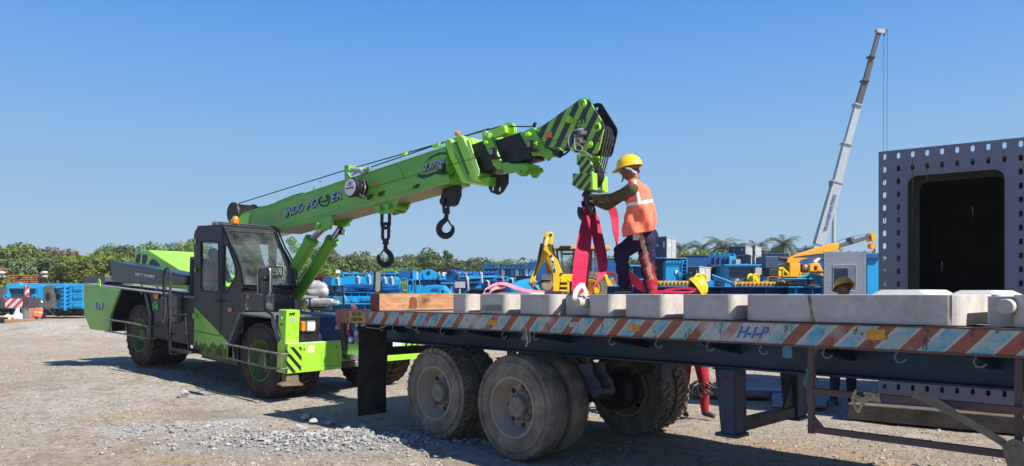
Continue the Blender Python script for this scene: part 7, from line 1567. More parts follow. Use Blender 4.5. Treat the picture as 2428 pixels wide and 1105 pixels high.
mb = MB()
for k in range(6): g.poly([(1580+k*7.5, 625), (1581+k*7.5, 618), (1585+k*7.5, 618), (1583+k*7.5, 624)], -.08, .1, mb)
for k in range(7): g.rect(1617, 1629, 617+k*8, 618.2+k*8, -.03, .25, mb)
g.rect(1628, 1630, 612, 669, -.05, .3, mb); g.rect(1616.5, 1618, 616, 669, -.05, .1, mb); g.poly([(1607, 645), (1616, 645), (1615, 650), (1612, 663), (1610, 655)], -.06, .05, mb); g.part('rib', mb, BLUEL)
g = stack('container', [('box', 1626, 1678, 606, 632, 0, 3, BLUED), ('box', 1678, 1729, 606, 628, .05, 3, BLUED), ('end_panel', 1729, 1745, 608, 627, -.1, .5, BLUEL), ('top_rail', 1626, 1680, 605, 606.5, -.05, 3, NAVY), ('stand', 1632, 1722, 628, None, 1.2, 1.5, DG)], 33, 'long dark blue container topped with cyan lugs', 'container')
for px in (1688, 1701, 1713, 1725, 1736): mb = MB(); c = g.p(px, 605, .1); mb.lathe([(.045, 0), (.10, 0), (.10, .25), (.045, .25), (.045, 0)], c, (.5, 1, 0), 14); mb.box((c.x-.09, .1, c.z-.12), (c.x+.09, .3, c.z-.04)); g.part('lug', mb, BLUEB)
mb = MB()
for px in (1692, 1704, 1717): g.rect(px, px+1.6, 610, 626, -.02, .1, mb)
g.part('gap', mb, TEXTK)
cabinet(1630, 1657, 1685, 633, 668, 27, 'grey and navy cabinet with white notices on its door, left of the dark opening', base=True)
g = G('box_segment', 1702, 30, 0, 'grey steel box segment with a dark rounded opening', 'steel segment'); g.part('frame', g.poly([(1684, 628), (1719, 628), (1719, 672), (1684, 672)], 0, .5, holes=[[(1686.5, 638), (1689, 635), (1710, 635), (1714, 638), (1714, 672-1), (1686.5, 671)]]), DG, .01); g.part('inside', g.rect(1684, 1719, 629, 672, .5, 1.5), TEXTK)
g = stack('steel_segment', [('frame', 1718, 1800, 629, None, 0, 3, BLUEB), ('panel', 1731, 1790, 635, 669, -.04, .05, NAVY), ('top_flange', 1718, 1806, 627, 630, -.3, 3.4, BLUEB), ('pale_panel', 1791, 1806, 635, 652, -.3, .5, GREYB), ('label_plate', 1744, 1753, 661, 667, -.05, .02, GREYB)], 29, 'cyan framed segment with a large navy panel', 'steel segment'); mb = MB()
for k in range(10): g.rect(1752+k*2.4, 1753+k*2.4, 625, 628, -.1, .1, mb)
for px in (1768, 1792): g.rect(px-.6, px+.6, 624, 629, -.2, .2, mb)
g.part('stud', mb, BLUEB)
cabinet(1728, 1767, 1784, 584, 605, 34, 'upper left cabinet of the four stacked grey boxes', door=False, grp='grey boxes stacked four high and wide'); cabinet(1748, 1768, 1783, 606, 628, 34, 'lower left cabinet of the four stacked grey boxes', base=True, door=False, grp='grey boxes stacked four high and wide')
cabinet(1784, 1790, 1805, 584, 605, 33.5, 'upper right cabinet of the four stacked grey boxes', door=False, grp='grey boxes stacked four high and wide'); cabinet(1784, 1789, 1804, 606, 628, 33.5, 'lower right cabinet of the four stacked grey boxes', base=True, door=False, grp='grey boxes stacked four high and wide')
stack('steel_box', [('body', 1745, 1756, 615, 627, 0, .6, GREYB), ('stand', 1747, 1754, 627, None, .1, .4, DG)], 32, 'small pale box below the stacked grey boxes', 'steel box')
stack('container', [('box', 1809, 1905, 602, None, 0, 3, BLUED), ('top_rail', 1809, 1905, 600.5, 602.5, -.05, 3, NAVY), ('box', 1905, 1962, 612, None, .3, 3, BLUED)], 36, 'dark blue container behind the orange crane', 'container')
# rollers
def rollers(x0, n, dx, y, Z, lab):
    g = G('roller_row', x0+n*dx/2, Z, 0, lab, 'rollers', 'rows of yellow rollers on the blue beam')
    for k in range(n):
        mb = MB(); c = g.p(x0+k*dx, y, 0); mb.lathe([(0, 0), (.055, 0), (.06, .01), (.075, .012), (.075, .05), (.03, .06), (.03, .18), (.075, .19), (.075, .22), (0, .22)], c, (-.75, .66, 0), 18); g.part('roller', mb, [mat('worn_roller_yellow', (.50, .30, .045), .6, var=.3, vs=6, dirt=.4, dirtc=(.18, .14, .10))])
    mb = MB(); a = g.p(x0-3, y+3); b_ = g.p(x0+n*dx, y+5); mb.box((a.x, -.05, a.z-.08), (b_.x, .15, a.z+.0)); g.part('axle_bar', mb, mat('grey_brown_bar', (.12, .10, .09), .7)); mb = MB(); mb.box((a.x, 0, 0), (a.x+.1, .1, a.z-.08)); mb.box((b_.x-.1, 0, 0), (b_.x, .1, a.z-.08)); g.part('leg', mb, BLUED)
rollers(1569, 11, 9, 672.5, 19.3, 'row of yellow rollers left of the bending worker\'s helmet'); rollers(1762, 12, 9.6, 674.5, 19.3, 'row of yellow rollers in front of the orange crane')
for px, py, lab in ((1668, 661, 'large yellow roller wheel above the bending worker\'s helmet'), (1794, 661, 'large yellow roller wheel left of the crane counterweight')):
    g = G('guide_roller', px, 19.8, 0, lab, 'wheel', 'large yellow roller wheels'); c = g.p(px, py, 0); mb = MB(); mb.lathe([(0, -.01), (.05, -.01), (.05, .02), (.10, .025), (.115, .0), (.14, .0), (.15, .03), (.12, .05), (.12, .16), (.15, .19), (0, .19)], c, (-.55, .83, 0), 28); g.part('wheel', mb, YEL); mb = MB(); mb.box((c.x-.15, .05, c.z-.28), (c.x+.28, .15, c.z-.10)); mb.box((c.x+.0, .05, 0), (c.x+.15, .15, c.z-.28)); mb.obox(c+V((.2, .1, -.14)), (.08, 0, .08), (0, .03, 0), (-.04, 0, .04)); g.part('bracket', mb, BLUEB)
g = G('strut_pile', 1718, 20.5, 0, 'pile of slanted blue struts between the two roller rows', 'struts'); mb = MB()
for k in range(6): mb.tube([g.p(1688+k*1.5, 652+k*2.2, k*.1), g.p(1738+k*3, 671+k*.9, k*.1)], .025, 6)
for k in range(7): mb.tube([g.p(1690+k*7, 656+k*2.3, .1), g.p(1698+k*7, 675, .3)], .014, 5)
mb.tube([g.p(1742, 664, 0), g.p(1738, 676, 0)], .03, 6); mb.box(tuple(g.p(1742, 677, 0)), tuple(g.p(1752, 669, 0)+V((0, .2, 0)))); g.part('strut', mb, BLUEB); mb = MB()
for px in (1700, 1740): c = g.p(px, 672, .2); mb.box((c.x-.04, .1, 0), (c.x+.04, .3, c.z))
g.part('stand', mb, BLUED)
g = ibeam(1556, 1868, 679.5, 699, 18.2, 'long blue girder running behind the load on the right', BLUED, 3, grp=None); g2 = ibeam(1869, 1947, 679.5, 699, 18.0, 'short end of the long blue girder, its lit tone painted, beside the grey box', BLUEB, 2, grp=None)  # one girder, its lit end put into a brighter blue than the rest
g = stack('blue_framework', [('top_beam', 1857, 1930, 659.5, 662.5, 0, 1.5, BLUEB), ('post', 1894, 1897, 662, 680, .1, .1, BLUEB), ('post', 1905, 1907, 662, 680, .3, .1, BLUEB), ('tray', 1872, 1950, 675, 679, .2, .8, DG), ('foot', 1880, 1940, 679, None, .4, .3, BLUED)], 19, 'low blue frame under the turquoise sheet', 'steel frame')
g = G('turquoise_sheet', 1925, 18.6, 0, 'turquoise sheet draped to a point beside the grey box', 'sheet'); pts = [(1890, 659), (1905, 652), (1914, 647), (1922, 647), (1936, 651), (1951, 653), (1950, 665), (1950, 682), (1940, 674), (1934, 664), (1926, 657), (1914, 655), (1900, 660)]
g.part('sheet', g.poly(pts, 0, .05), CYANT, .01); mb = MB(); mb.tube([g.p(1914, 650, .03), g.p(1935, 664, .0), g.p(1949, 680, -.02)], .02, 5); g.part('fold', mb, CYANT)
mb = MB(); c = g.p(1945, 670, .1); mb.box((c.x-.02, .06, 0), (c.x+.02, .1, c.z)); c = g.p(1915, 655, .1); mb.box((c.x-.02, .06, 0), (c.x+.02, .1, c.z)); g.part('prop', mb, DG)
# orange crane
g = G('mobile_crane', 1900, 31, 0, 'orange mobile crane with low boom in the right background', 'crane', None); q = g.p
g.part('boom', g.poly([(1865, 622), (1868, 612), (1893, 602), (1972, 577), (1985, 576), (1990, 580), (1989, 590), (1980, 594), (1900, 617), (1892, 625), (1875, 624)], 0, .5), ORG, .03)
bs = g.part('boom_section', g.poly([(1988, 580), (2062, 558), (2064, 566), (1990, 589)], .06, .36), mat('boom_grey', (.10, .10, .10), .5), .01)
mb = MB(); g.poly([(2018, 563), (2024, 562), (2030, 575), (2024, 578), (2019, 572)], 0, .5, mb); g.part('boom_collar', mb, mat('boom_grey', ()), parent=bs)
mb = MB(); c = q(2068, 562, .1); mb.lathe([(0, 0), (.16, 0), (.16, .3), (0, .3)], c, (0, 1, 0), 20); g.poly([(2066, 555), (2074, 555), (2076, 568), (2068, 572)], .0, .5, mb); g.part('boom_head', mb, ORG); mb = MB(); c = q(2071, 583, .1); mb.lathe([(0, 0), (.12, 0), (.12, .3), (0, .3)], c, (0, 1, 0), 16); mb.tube([q(2070, 570, .2), q(2071, 590, .2)], .03, 5); g.part('hook_block', mb, ORG); mb = MB(); mb.tube(smoothpts([q(2072, 590, .2), q(2074, 595, .2), q(2071, 599, .2), q(2067, 596, .2)], 3), .03, 6); g.part('hook', mb, TEXTK)
mb = MB(); mb.tube([q(1868, 610, .2), q(2021, 561, .2), q(2066, 553, .2)], .012, 4); g.part('wire_rope', mb, TEXTK); mb = MB(); g.poly([(1990, 588), (1996, 590), (1998, 596), (1994, 592)], .1, .2, mb); mb.box(tuple(q(1872, 606, .1)), tuple(q(1874, 597, .1)+V((0, .1, 0)))); g.part('lug', mb, ORG)
mb = MB(); mb.cyl(q(1845, 612, .2), q(1868, 615, .2), .12, n=12); g.rect(1844, 1866, 607, 618, .1, .4, mb); g.part('winch', mb, TEXTK, .01); mb = MB(); mb.cyl(q(1930, 622, .2), q(1944, 606, .2), .10, n=14); g.part('lift_cylinder', mb, WHITE)
g.part('superstructure', g.rect(1872, 1898, 624, 657, 0, 1.6), ORG, .03); g.part('slew_deck', g.rect(1894, 1952, 645, 656, .0, 1.8), ORG, .02); cbn = g.part('cab', g.poly([(1920, 647), (1921, 627), (1926, 624), (1943, 624), (1951, 640), (1952, 647)], -.2, 1.0, holes=[[(1930, 642), (1930, 631), (1938, 631), (1938, 642)]]), ORG, .02)
mb = MB(); g.rect(1903, 1921, 627, 646, .1, .4, mb); g.part('engine_bay', mb, mat('grey_brown_bar', ())); mb = MB(); g.rect(1922, 1952, 643, 648, -.25, 1.1, mb); g.part('cab_skirt', mb, TEXTK)
mb = MB(); mb.sphere(q(1909, 634, -.0), (.1, .1, .12)); mb.sphere(q(1914, 634, 0), (.08, .08, .1)); g.part('lamp', mb, mat('pale_peach', (.6, .35, .2), .6))
g.part('counterweight', g.rect(1814, 1846, 607, 636, -.5, 1.2), NAVY, .03); g.part('counterweight', g.rect(1823, 1846, 637, 655, -.5, 1.0), TEXTK, .03); mb = MB()
for (x0, x1, y0, y1) in ((1820, 1823, 655, 671), (1844, 1847, 655, 671), (1820, 1847, 655, 657)): g.rect(x0, x1, y0, y1, -.6, .1, mb)
g.part('counterweight_frame', mb, mat('dark_orange', (.40, .14, .02), .6)); g.part('frame_back', g.rect(1822, 1846, 657, 671, -.3, .3), TEXTK)
CH = stripe_mat('dark_orange_stripes', (.03, .025, .02), (.5, .22, .02), (.7, 0, .7), .16, .5); CH2 = stripe_mat('dark_orange_stripes_left', (.03, .025, .02), (.5, .22, .02), (.7, 0, -.7), .16, .5)
g.part('striped_bracket', g.poly([(1808, 671), (1820, 656), (1820, 671)], -.6, .1), CH2); g.part('striped_bracket', g.poly([(1847, 656), (1852, 657), (1869, 671), (1847, 671)], -.6, .1), CH)
mb = MB(); mb.tube([q(1847, 637, -.3), q(1855, 636, -.3), q(1868, 648, -.3), q(1869, 656, -.3)], .05, 6); mb.tube([q(1856, 640, -.3), q(1856, 655, -.3), q(1869, 655, -.3)], .035, 6); g.rect(1846, 1853, 638, 655, -.3, .1, mb); g.part('handrail', mb, YEL); g.part('carrier', g.rect(1846, 1950, 658, 680, .2, 2), mat('carrier_dark', (.05, .04, .04), .7)); mb = MB()
for px in (1860, 1895, 1935): mb.cyl(q(px, 693, -.0), q(px, 693, .4), .5, n=18)
g.part('wheel', mb, RUBBER)
# grey box with recess, blue box behind
g = G('box_segment', 2004, 17.5, 0, 'grey steel box segment with a rounded recess behind the dark faced man', 'steel segment'); hh = [g.p(a, b) for a, b in rrect(1975, 2029, 627, 690, 7)]
g.part('end_plate', g.poly([(1953, 597), (2054, 597), (2054, 720), (1953, 720)], 0, .04, holes=[rrect(1975, 2029, 628, 688, 7)]), GBOX, .004); g.part('recess', g.rect(1962, 2045, 612, 705, .25, .05), mat('recess_blue_grey', (.11, .15, .24), .6)); mb = MB(); mb.tube([p_+V((0, -.01, 0)) for p_ in hh], .008, 5, closed=True); g.part('recess_edge', mb, GREYB)
mb = MB(); g.rect(1990, 2052, 600, 606, .3, .6, mb); g.rect(1990, 1995, 600, None, .3, .6, mb); g.rect(2047, 2052, 600, None, .3, .6, mb); g.part('body', mb, GBOX); mb = MB()
for k in range(9): c = g.p(1956, 604+k*10.5, -.01); mb.cyl(c, c+V((0, .012, 0)), .012, n=8); c = g.p(2050, 604+k*10.5, -.01); mb.cyl(c, c+V((0, .012, 0)), .012, n=8)
g.part('bolt', mb, GREYB); g.part('stand', g.rect(1958, 2050, 720, None, .06, .3), DG)
g = stack('steel_box', [('side', 2056, 2090, 613, None, 0, 2, BLUEB), ('top_beam', 2040, 2090, 600, 613, -.1, 2.4, BLUED), ('top_edge', 1946, 2090, 600.5, 603, .9, 2, BLUED)], 19.5, 'cyan and dark blue steel box seen between the grey boxes', 'steel box')
# --- tall white telescopic crane
g = G('telescopic_crane', 1960, 88, 0, 'very tall white and grey telescopic crane boom rising in the far right sky', 'crane'); q = g.p
W8 = mat('crane_white', (.40, .43, .46), .45, var=.06); GR8 = mat('crane_grey', (.045, .042, .045), .5)
secs = [((1945.5, 580), (1987.5, 431), 24, 22, W8), ((1987.5, 431), (2011, 340), 18.5, 18, W8), ((2011, 340), (2037, 247), 15, 14.5, W8), ((2037, 247), (2054.6, 189.5), 12.5, 12, GR8), ((2054.6, 189.5), (2070, 132), 11, 10.5, GR8), ((2070, 132), (2087, 71), 9, 8.5, GR8)]
for i, (a, b, w0, w1, m_) in enumerate(secs):
    d = V((b[0]-a[0], b[1]-a[1])).normalized() if False else None
    dx, dy = b[0]-a[0], b[1]-a[1]; ln = math.hypot(dx, dy); nx, ny = -dy/ln, dx/ln
    bsn = g.part('boom_section', g.poly([(a[0]-nx*w0/2, a[1]-ny*w0/2), (a[0]+nx*w0/2, a[1]+ny*w0/2), (b[0]+nx*w1/2, b[1]+ny*w1/2), (b[0]-nx*w1/2, b[1]-ny*w1/2)], i*.05, .9-i*.1), m_)
    if i: w_ = secs[i-1][3]*.62; g.part('section_collar', g.poly([(a[0]-nx*w_, a[1]-ny*w_-1.5), (a[0]+nx*w_, a[1]+ny*w_-1.5), (a[0]+nx*w_, a[1]+ny*w_+1.8), (a[0]-nx*w_, a[1]-ny*w_+1.8)], -.1, 1.1), GREYB if i < 4 else GR8, parent=bsn)
    if i == 0:
        for s_, x0, y0, x1, y1 in (('TRANSPORTERS', 1960, 548, 1983, 462),): text('lettering', s_, q(x0+1, y0+1, -.05), q(x1+1, y1, -.05), q(x0-6, y0-1.5, -.05), BLUED, bsn, (0, -1, 0), .03, .02)
mb = MB(); c = q(2090, 72, .3); g.poly([(2079, 68), (2100, 68), (2103, 73), (2095, 79), (2082, 76)], .1, .7, mb); mb.cyl(q(2101, 73, .1), q(2101, 73, .8), .2, n=14); g.part('boom_head', mb, GREYB)
mb = MB(); mb.tube([q(2095, 76, .4), q(2094.5, 430, .4)], .03, 4); mb.tube([q(2104, 74, .4), q(2103, 430, .4)], .03, 4); mb.tube([q(2082, 72, .4), q(1985, 440, .4), q(1925, 590, .4)], .025, 4); mb.tube([q(2097, 74, .4), q(2097, 86, .4)], .08, 5); g.part('hoist_rope', mb, GR8)
mb = MB(); mb.cyl(q(1977, 498, .4), q(1976, 590, .4), .22, n=12); g.part('lift_cylinder', mb, GREYB); mb = MB(); g.rect(1968, 1975, 432, 441, -.2, .3, mb) ; g.part('side_lamp', mb, TEXTK); mb = MB(); g.rect(1930, 1990, 585, 660, -.5, 3, mb); g.rect(1900, 2080, 660, 705, -.5, 3, mb); g.part('carrier', mb, W8, .1); mb = MB()
for k in range(5): c = q(1910+k*36, 715, -.5); mb.cyl(c, c+V((0, 3, 0)), .7, n=18)
g.part('wheel', mb, RUBBER)
# --- big perforated box segment at right
dirx = V((1.29, -.92, 0)).normalized(); BX = Frame((P(2083, 696, 9.8).x, 9.8, 0), dirx, (-dirx.y, dirx.x, 0))
bxr = empty('box_segment', m=BX.m, label='huge grey perforated steel box segment with a dark rounded opening at right', cat='steel segment')
H = lambda a, b, y=0.0: BX.hit(a, b, 1, y)
xa, xe = 0.0, H(2478, 500).x; ztp = H(2083, 360).z; zbt = .20
cols = [H(px, 500).x for px in (2097, 2129.5)]; st_ = cols[1]-cols[0]; nc = int(round((xe-2*cols[0])/st_)); xs_ = [cols[0]+i*(xe-2*cols[0])/nc for i in range(nc+1)]
z1 = H(2097, 372).z; z2 = H(2097, 402).z; stz = z1-z2; nr = int((z1-.26)/stz); stz = (z1-.26)/nr; zs_ = [z1-stz*k for k in range(nr+1)]
def hole(x, z, a=.022, b=.040): return [V((x+a*math.cos(t), 0, z+(b-a)*(1 if math.sin(t) > 0 else -1)+a*math.sin(t))) for t in [2*math.pi*(k+.5)/10 for k in range(10)]]
ox0, ox1 = H(2151, 500).x, H(2384, 500).x; oz1 = H(2260, 408).z
opening = [V((x, 0, z)) for x, z in rrect(ox0, ox1, .62, oz1, .13, 6)]
hs = [opening]
for z in zs_[:1]+zs_[-1:]: hs += [hole(x, z) for x in xs_]
for z in zs_[1:-1]: hs += [hole(x, z) for x in (xs_[0], xs_[-1])]
hs += [hole(x, z) for z in (zs_[1], zs_[-2]) for x in xs_[1:-1]]+[hole(x, z) for z in zs_[2:-2] for x in (xs_[1], xs_[-2])]
mb = MB(); mb.prism([V((xa, 0, zbt)), V((xe, 0, zbt)), V((xe, 0, ztp)), V((xa, 0, ztp))], (0, .028, 0), hs); obj('flange_plate', mb, GBOX, bxr)
i0, i1 = (xs_[0]+xs_[1])/2+.0, (xs_[-1]+xs_[-2])/2; zt3, zb3 = (zs_[0]+zs_[1])/2, (zs_[-1]+zs_[-2])/2
mb = MB(); mb.tube([p_+V((0, -.006, 0)) for p_ in opening], .008, 5, closed=True); obj('weld_bead', mb, GBOX, bxr)
RX = mat('rust_run', (.13, .085, .065), .9, var=.4, vs=9, dirt=.5, dirtc=(.16, .15, .17), ds=10); mb = MB(); rr_ = random.Random(4)
for i in range(10):
    x = rr_.choice(xs_[:2]+xs_); z = rr_.choice(zs_[:9])-.05; mb.prism([V((x-.008, -.0015, z)), V((x+.006, -.0015, z)), V((x+.004, -.0015, z-.07-.1*rr_.random())), V((x-.002, -.0015, z-.12-.12*rr_.random()))], (0, .0015, 0))
obj('rust_run', mb, RX, bxr)
mb = MB(); D_ = 4.5
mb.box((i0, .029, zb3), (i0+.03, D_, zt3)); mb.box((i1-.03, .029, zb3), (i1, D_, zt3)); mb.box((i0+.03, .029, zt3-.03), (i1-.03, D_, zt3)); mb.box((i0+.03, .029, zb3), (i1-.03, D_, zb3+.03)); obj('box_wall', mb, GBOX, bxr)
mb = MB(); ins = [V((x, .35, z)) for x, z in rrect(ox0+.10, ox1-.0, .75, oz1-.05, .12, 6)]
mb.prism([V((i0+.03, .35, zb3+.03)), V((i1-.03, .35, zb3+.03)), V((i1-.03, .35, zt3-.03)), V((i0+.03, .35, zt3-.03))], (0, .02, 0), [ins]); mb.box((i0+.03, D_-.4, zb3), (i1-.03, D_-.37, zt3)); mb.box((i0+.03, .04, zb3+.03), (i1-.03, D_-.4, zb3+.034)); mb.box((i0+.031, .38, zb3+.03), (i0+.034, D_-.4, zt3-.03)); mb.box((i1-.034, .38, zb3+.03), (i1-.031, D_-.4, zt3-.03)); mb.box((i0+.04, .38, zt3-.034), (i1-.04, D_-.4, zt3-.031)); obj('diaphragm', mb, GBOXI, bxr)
for i, (xo, yo, L_, w_, h_, m_, lab) in enumerate(((-.32, -.30, 3.4, .30, .20, SLEEPER, 'weathered grey brown sleeper under the perforated steel box'), (.95, -.10, 2.4, .2, .03, TIMBER, 'thin orange plank between the sleeper and the perforated box'))):
    mb = MB(); mb.box((xo, yo, 0), (xo+L_, yo+w_, h_)); o = obj('sleeper' if i == 0 else 'plank', mb, m_, None, .008, label=lab, cat='timber'); o.matrix_world = BX.m @ Matrix.Translation((0, 0, 0 if i == 0 else .205))
for k in range(3): mb = MB(); mb.box((-.3, 0, 0), (3.2, .28, .2)); o = obj('sleeper', mb, SLEEPER, None, .008, label=['second', 'third', 'fourth'][k]+' sleeper back under the perforated steel box', cat='timber'); o.matrix_world = BX.m @ Matrix.Translation((0, .9+1.3*k, 0))
# flat timber sheets on the ground beyond the trailer
for (x0, x1, y0, y1, m_, lab) in ((1640, 1830, 922, 939, TIMBERR, 'low reddish board on the ground behind the landing leg'), (1690, 1935, 916, 927, mat('grey_sheet', (.26, .27, .29), .6), 'grey sheet lying flat on the ground behind the landing leg'), (1830, 1966, 932, 961, mat('grey_sheet2', (.20, .20, .21), .7), 'grey sheet lying flat on the ground left of the sleeper')):
    q4 = []
    for (a, b) in ((x0, y0), (x1, y0+2), (x1-8, y1), (x0+2, y1-2)): d = ray(a, b); t = (EYE-.06)/(-d.z); q4.append(P(a, b, t)-V((0, 0, 0)))
    c = sum(q4, V((0, 0, 0)))/4; mb = MB(); mb.prism([p_-c for p_ in q4], (0, 0, -.035)); o = obj('ground_sheet', mb, m_, None, .004, label=lab, cat='board'); o.location = c
# ------------------------------------------------------------------ trees
def leaf_material(name, a, b_, c_):
    m, nt, b = _nodes(name); oi = N(nt, 'ShaderNodeObjectInfo'); v = coords(nt)
    n = noise(nt, v, .55, 3); c = mixc(nt, ramp(nt, n, .38, .62), a, b_); c = mixc(nt, ramp(nt, noise(nt, v, 5, 2), .52, .68), c, c_)
    hs = N(nt, 'ShaderNodeHueSaturation'); L(nt, c, hs.inputs['Color']); L(nt, math_(nt, 'MULTIPLY_ADD', oi.outputs['Random'], .7, .65), hs.inputs['Value']); L(nt, math_(nt, 'MULTIPLY_ADD', oi.outputs['Random'], .07, .465), hs.inputs['Hue'])
    L(nt, hs.outputs[0], b.inputs['Base Color']); b.inputs['Roughness'].default_value = .55; b.inputs['Specular IOR Level'].default_value = .3
    tl = N(nt, 'ShaderNodeBsdfTranslucent'); L(nt, hs.outputs[0], tl.inputs[0]); mx = N(nt, 'ShaderNodeMixShader'); mx.inputs[0].default_value = .3; L(nt, b.outputs[0], mx.inputs[1]); L(nt, tl.outputs[0], mx.inputs[2]); L(nt, mx.outputs[0], nt.nodes['Material Output'].inputs[0]); return m
LEAF = leaf_material('foliage', (.075, .125, .040), (.13, .19, .06), (.22, .27, .10)); LEAFR = leaf_material('dry_foliage', (.16, .085, .04), (.22, .12, .05), (.10, .10, .03)); LEAFP = leaf_material('palm_foliage', (.055, .085, .035), (.10, .14, .06), (.20, .22, .10))
LEAFB = leaf_material('bright_foliage', (.10, .16, .03), (.18, .25, .045), (.28, .34, .07))
BARK = mat('bark', (.10, .08, .06), .9, var=.3, vs=6, bmp=.5)
def leaves(centres, rad, n, size, r, flat=.75):
    P_, F_ = [], []; k = len(centres); idx = r.integers(0, k, n); d = r.normal(size=(n, 3)); d /= np.linalg.norm(d, axis=1)[:, None]; t = r.random(n)**.33
    d[:, 2] *= flat; p = centres[idx]+d*(rad[idx]*t)[:, None]
    nn = d+r.normal(size=(n, 3))*.7; nn[:, 2] += .35; nn /= np.linalg.norm(nn, axis=1)[:, None]
    a = np.cross(nn, r.normal(size=(n, 3))); a /= np.linalg.norm(a, axis=1)[:, None]; b = np.cross(nn, a); s = size*(.6+.8*r.random(n))[:, None]
    v = np.stack([p-a*s, p+b*s*.5, p+a*s, p-b*s*.5], 1).reshape(-1, 3); f = np.arange(4*n).reshape(n, 4); return v, f
def make_tree(seed, H_, W_, n, size, m, name, kind='round'):
    r = np.random.default_rng(seed); e = empty(name, (0, 0, -50)); k = 34
    th_ = r.random(k)*2*math.pi; u = r.random(k); 
    if kind == 'round': zc = H_*(.22+.68*u); rc = W_*.5*np.sqrt(np.clip(1-((zc/H_-.50)/.52)**2, .05, 1))*r.random(k)**.4*.85
    elif kind == 'spire': zc = H_*(.1+.85*u); rc = W_*.5*(1.05-zc/H_)*r.random(k)**.5
    else: zc = H_*(.15+.8*u); rc = W_*.5*(.4+.6*r.random(k))*(1.1-.6*zc/H_)
    cs = np.stack([np.cos(th_)*rc, np.sin(th_)*rc, zc], -1); rd = W_*(.10+.11*r.random(k))*(1 if kind != 'spire' else .6)
    if kind == 'feather': rd *= .8
    v, f = leaves(cs, rd, n, size, r); raw('crown', v, f, m, e)
    mb = MB(); tr = W_*.035; mb.tube([V((0, 0, -.3)), V((.05*W_*.3, 0, H_*.2)), V((0, .1, H_*.45)), V((.1, 0, H_*.75))], 0, 8, rs=[tr*1.4, tr, tr*.7, tr*.25])
    for i in range(9): c = cs[i*3]; mb.tube([V((0, 0, H_*(.15+.05*i))), V((c[0]*.5, c[1]*.5, c[2]*.8)), V(c)], 0, 5, rs=[tr*.5, tr*.3, tr*.1])
    obj('trunk', mb, BARK, e); return e
protos = [make_tree(1, 6.5, 7.5, 9000, .17, LEAF, 'tree'), make_tree(2, 7, 6.5, 9000, .16, LEAF, 'tree'), make_tree(3, 5.5, 8.5, 9000, .18, LEAF, 'tree'), make_tree(4, 6, 7, 9000, .18, LEAFB, 'tree'), make_tree(5, 7, 7, 8000, .17, LEAFR, 'tree'), make_tree(6, 8, 4, 6000, .14, LEAF, 'conifer_tree', 'spire'), make_tree(7, 7.5, 7, 8000, .12, LEAFB, 'bamboo_clump', 'feather')]
used = set(); tr_n = random.Random(5)
def put(k, px, ptop, Z, lab, cat='tree', wide=1.0):
    e = protos[k]
    if k in used: e = copy_tree(e)
    else: used.add(k)
    h0 = [6.5, 7, 5.5, 6, 7, 8, 7.5][k]*.97; ht = EYE+(HY-ptop-(8 if px < 300 else 6 if px < 1300 else 0))/F*Z; s = ht/h0; e.location = ((px-CX)/F*Z, Z, 0); e.scale = (s*wide, s*wide, s); e.rotation_euler = (0, 0, tr_n.random()*6.28); tag(e, lab, cat, 'trees along the far edge of the yard'); return e
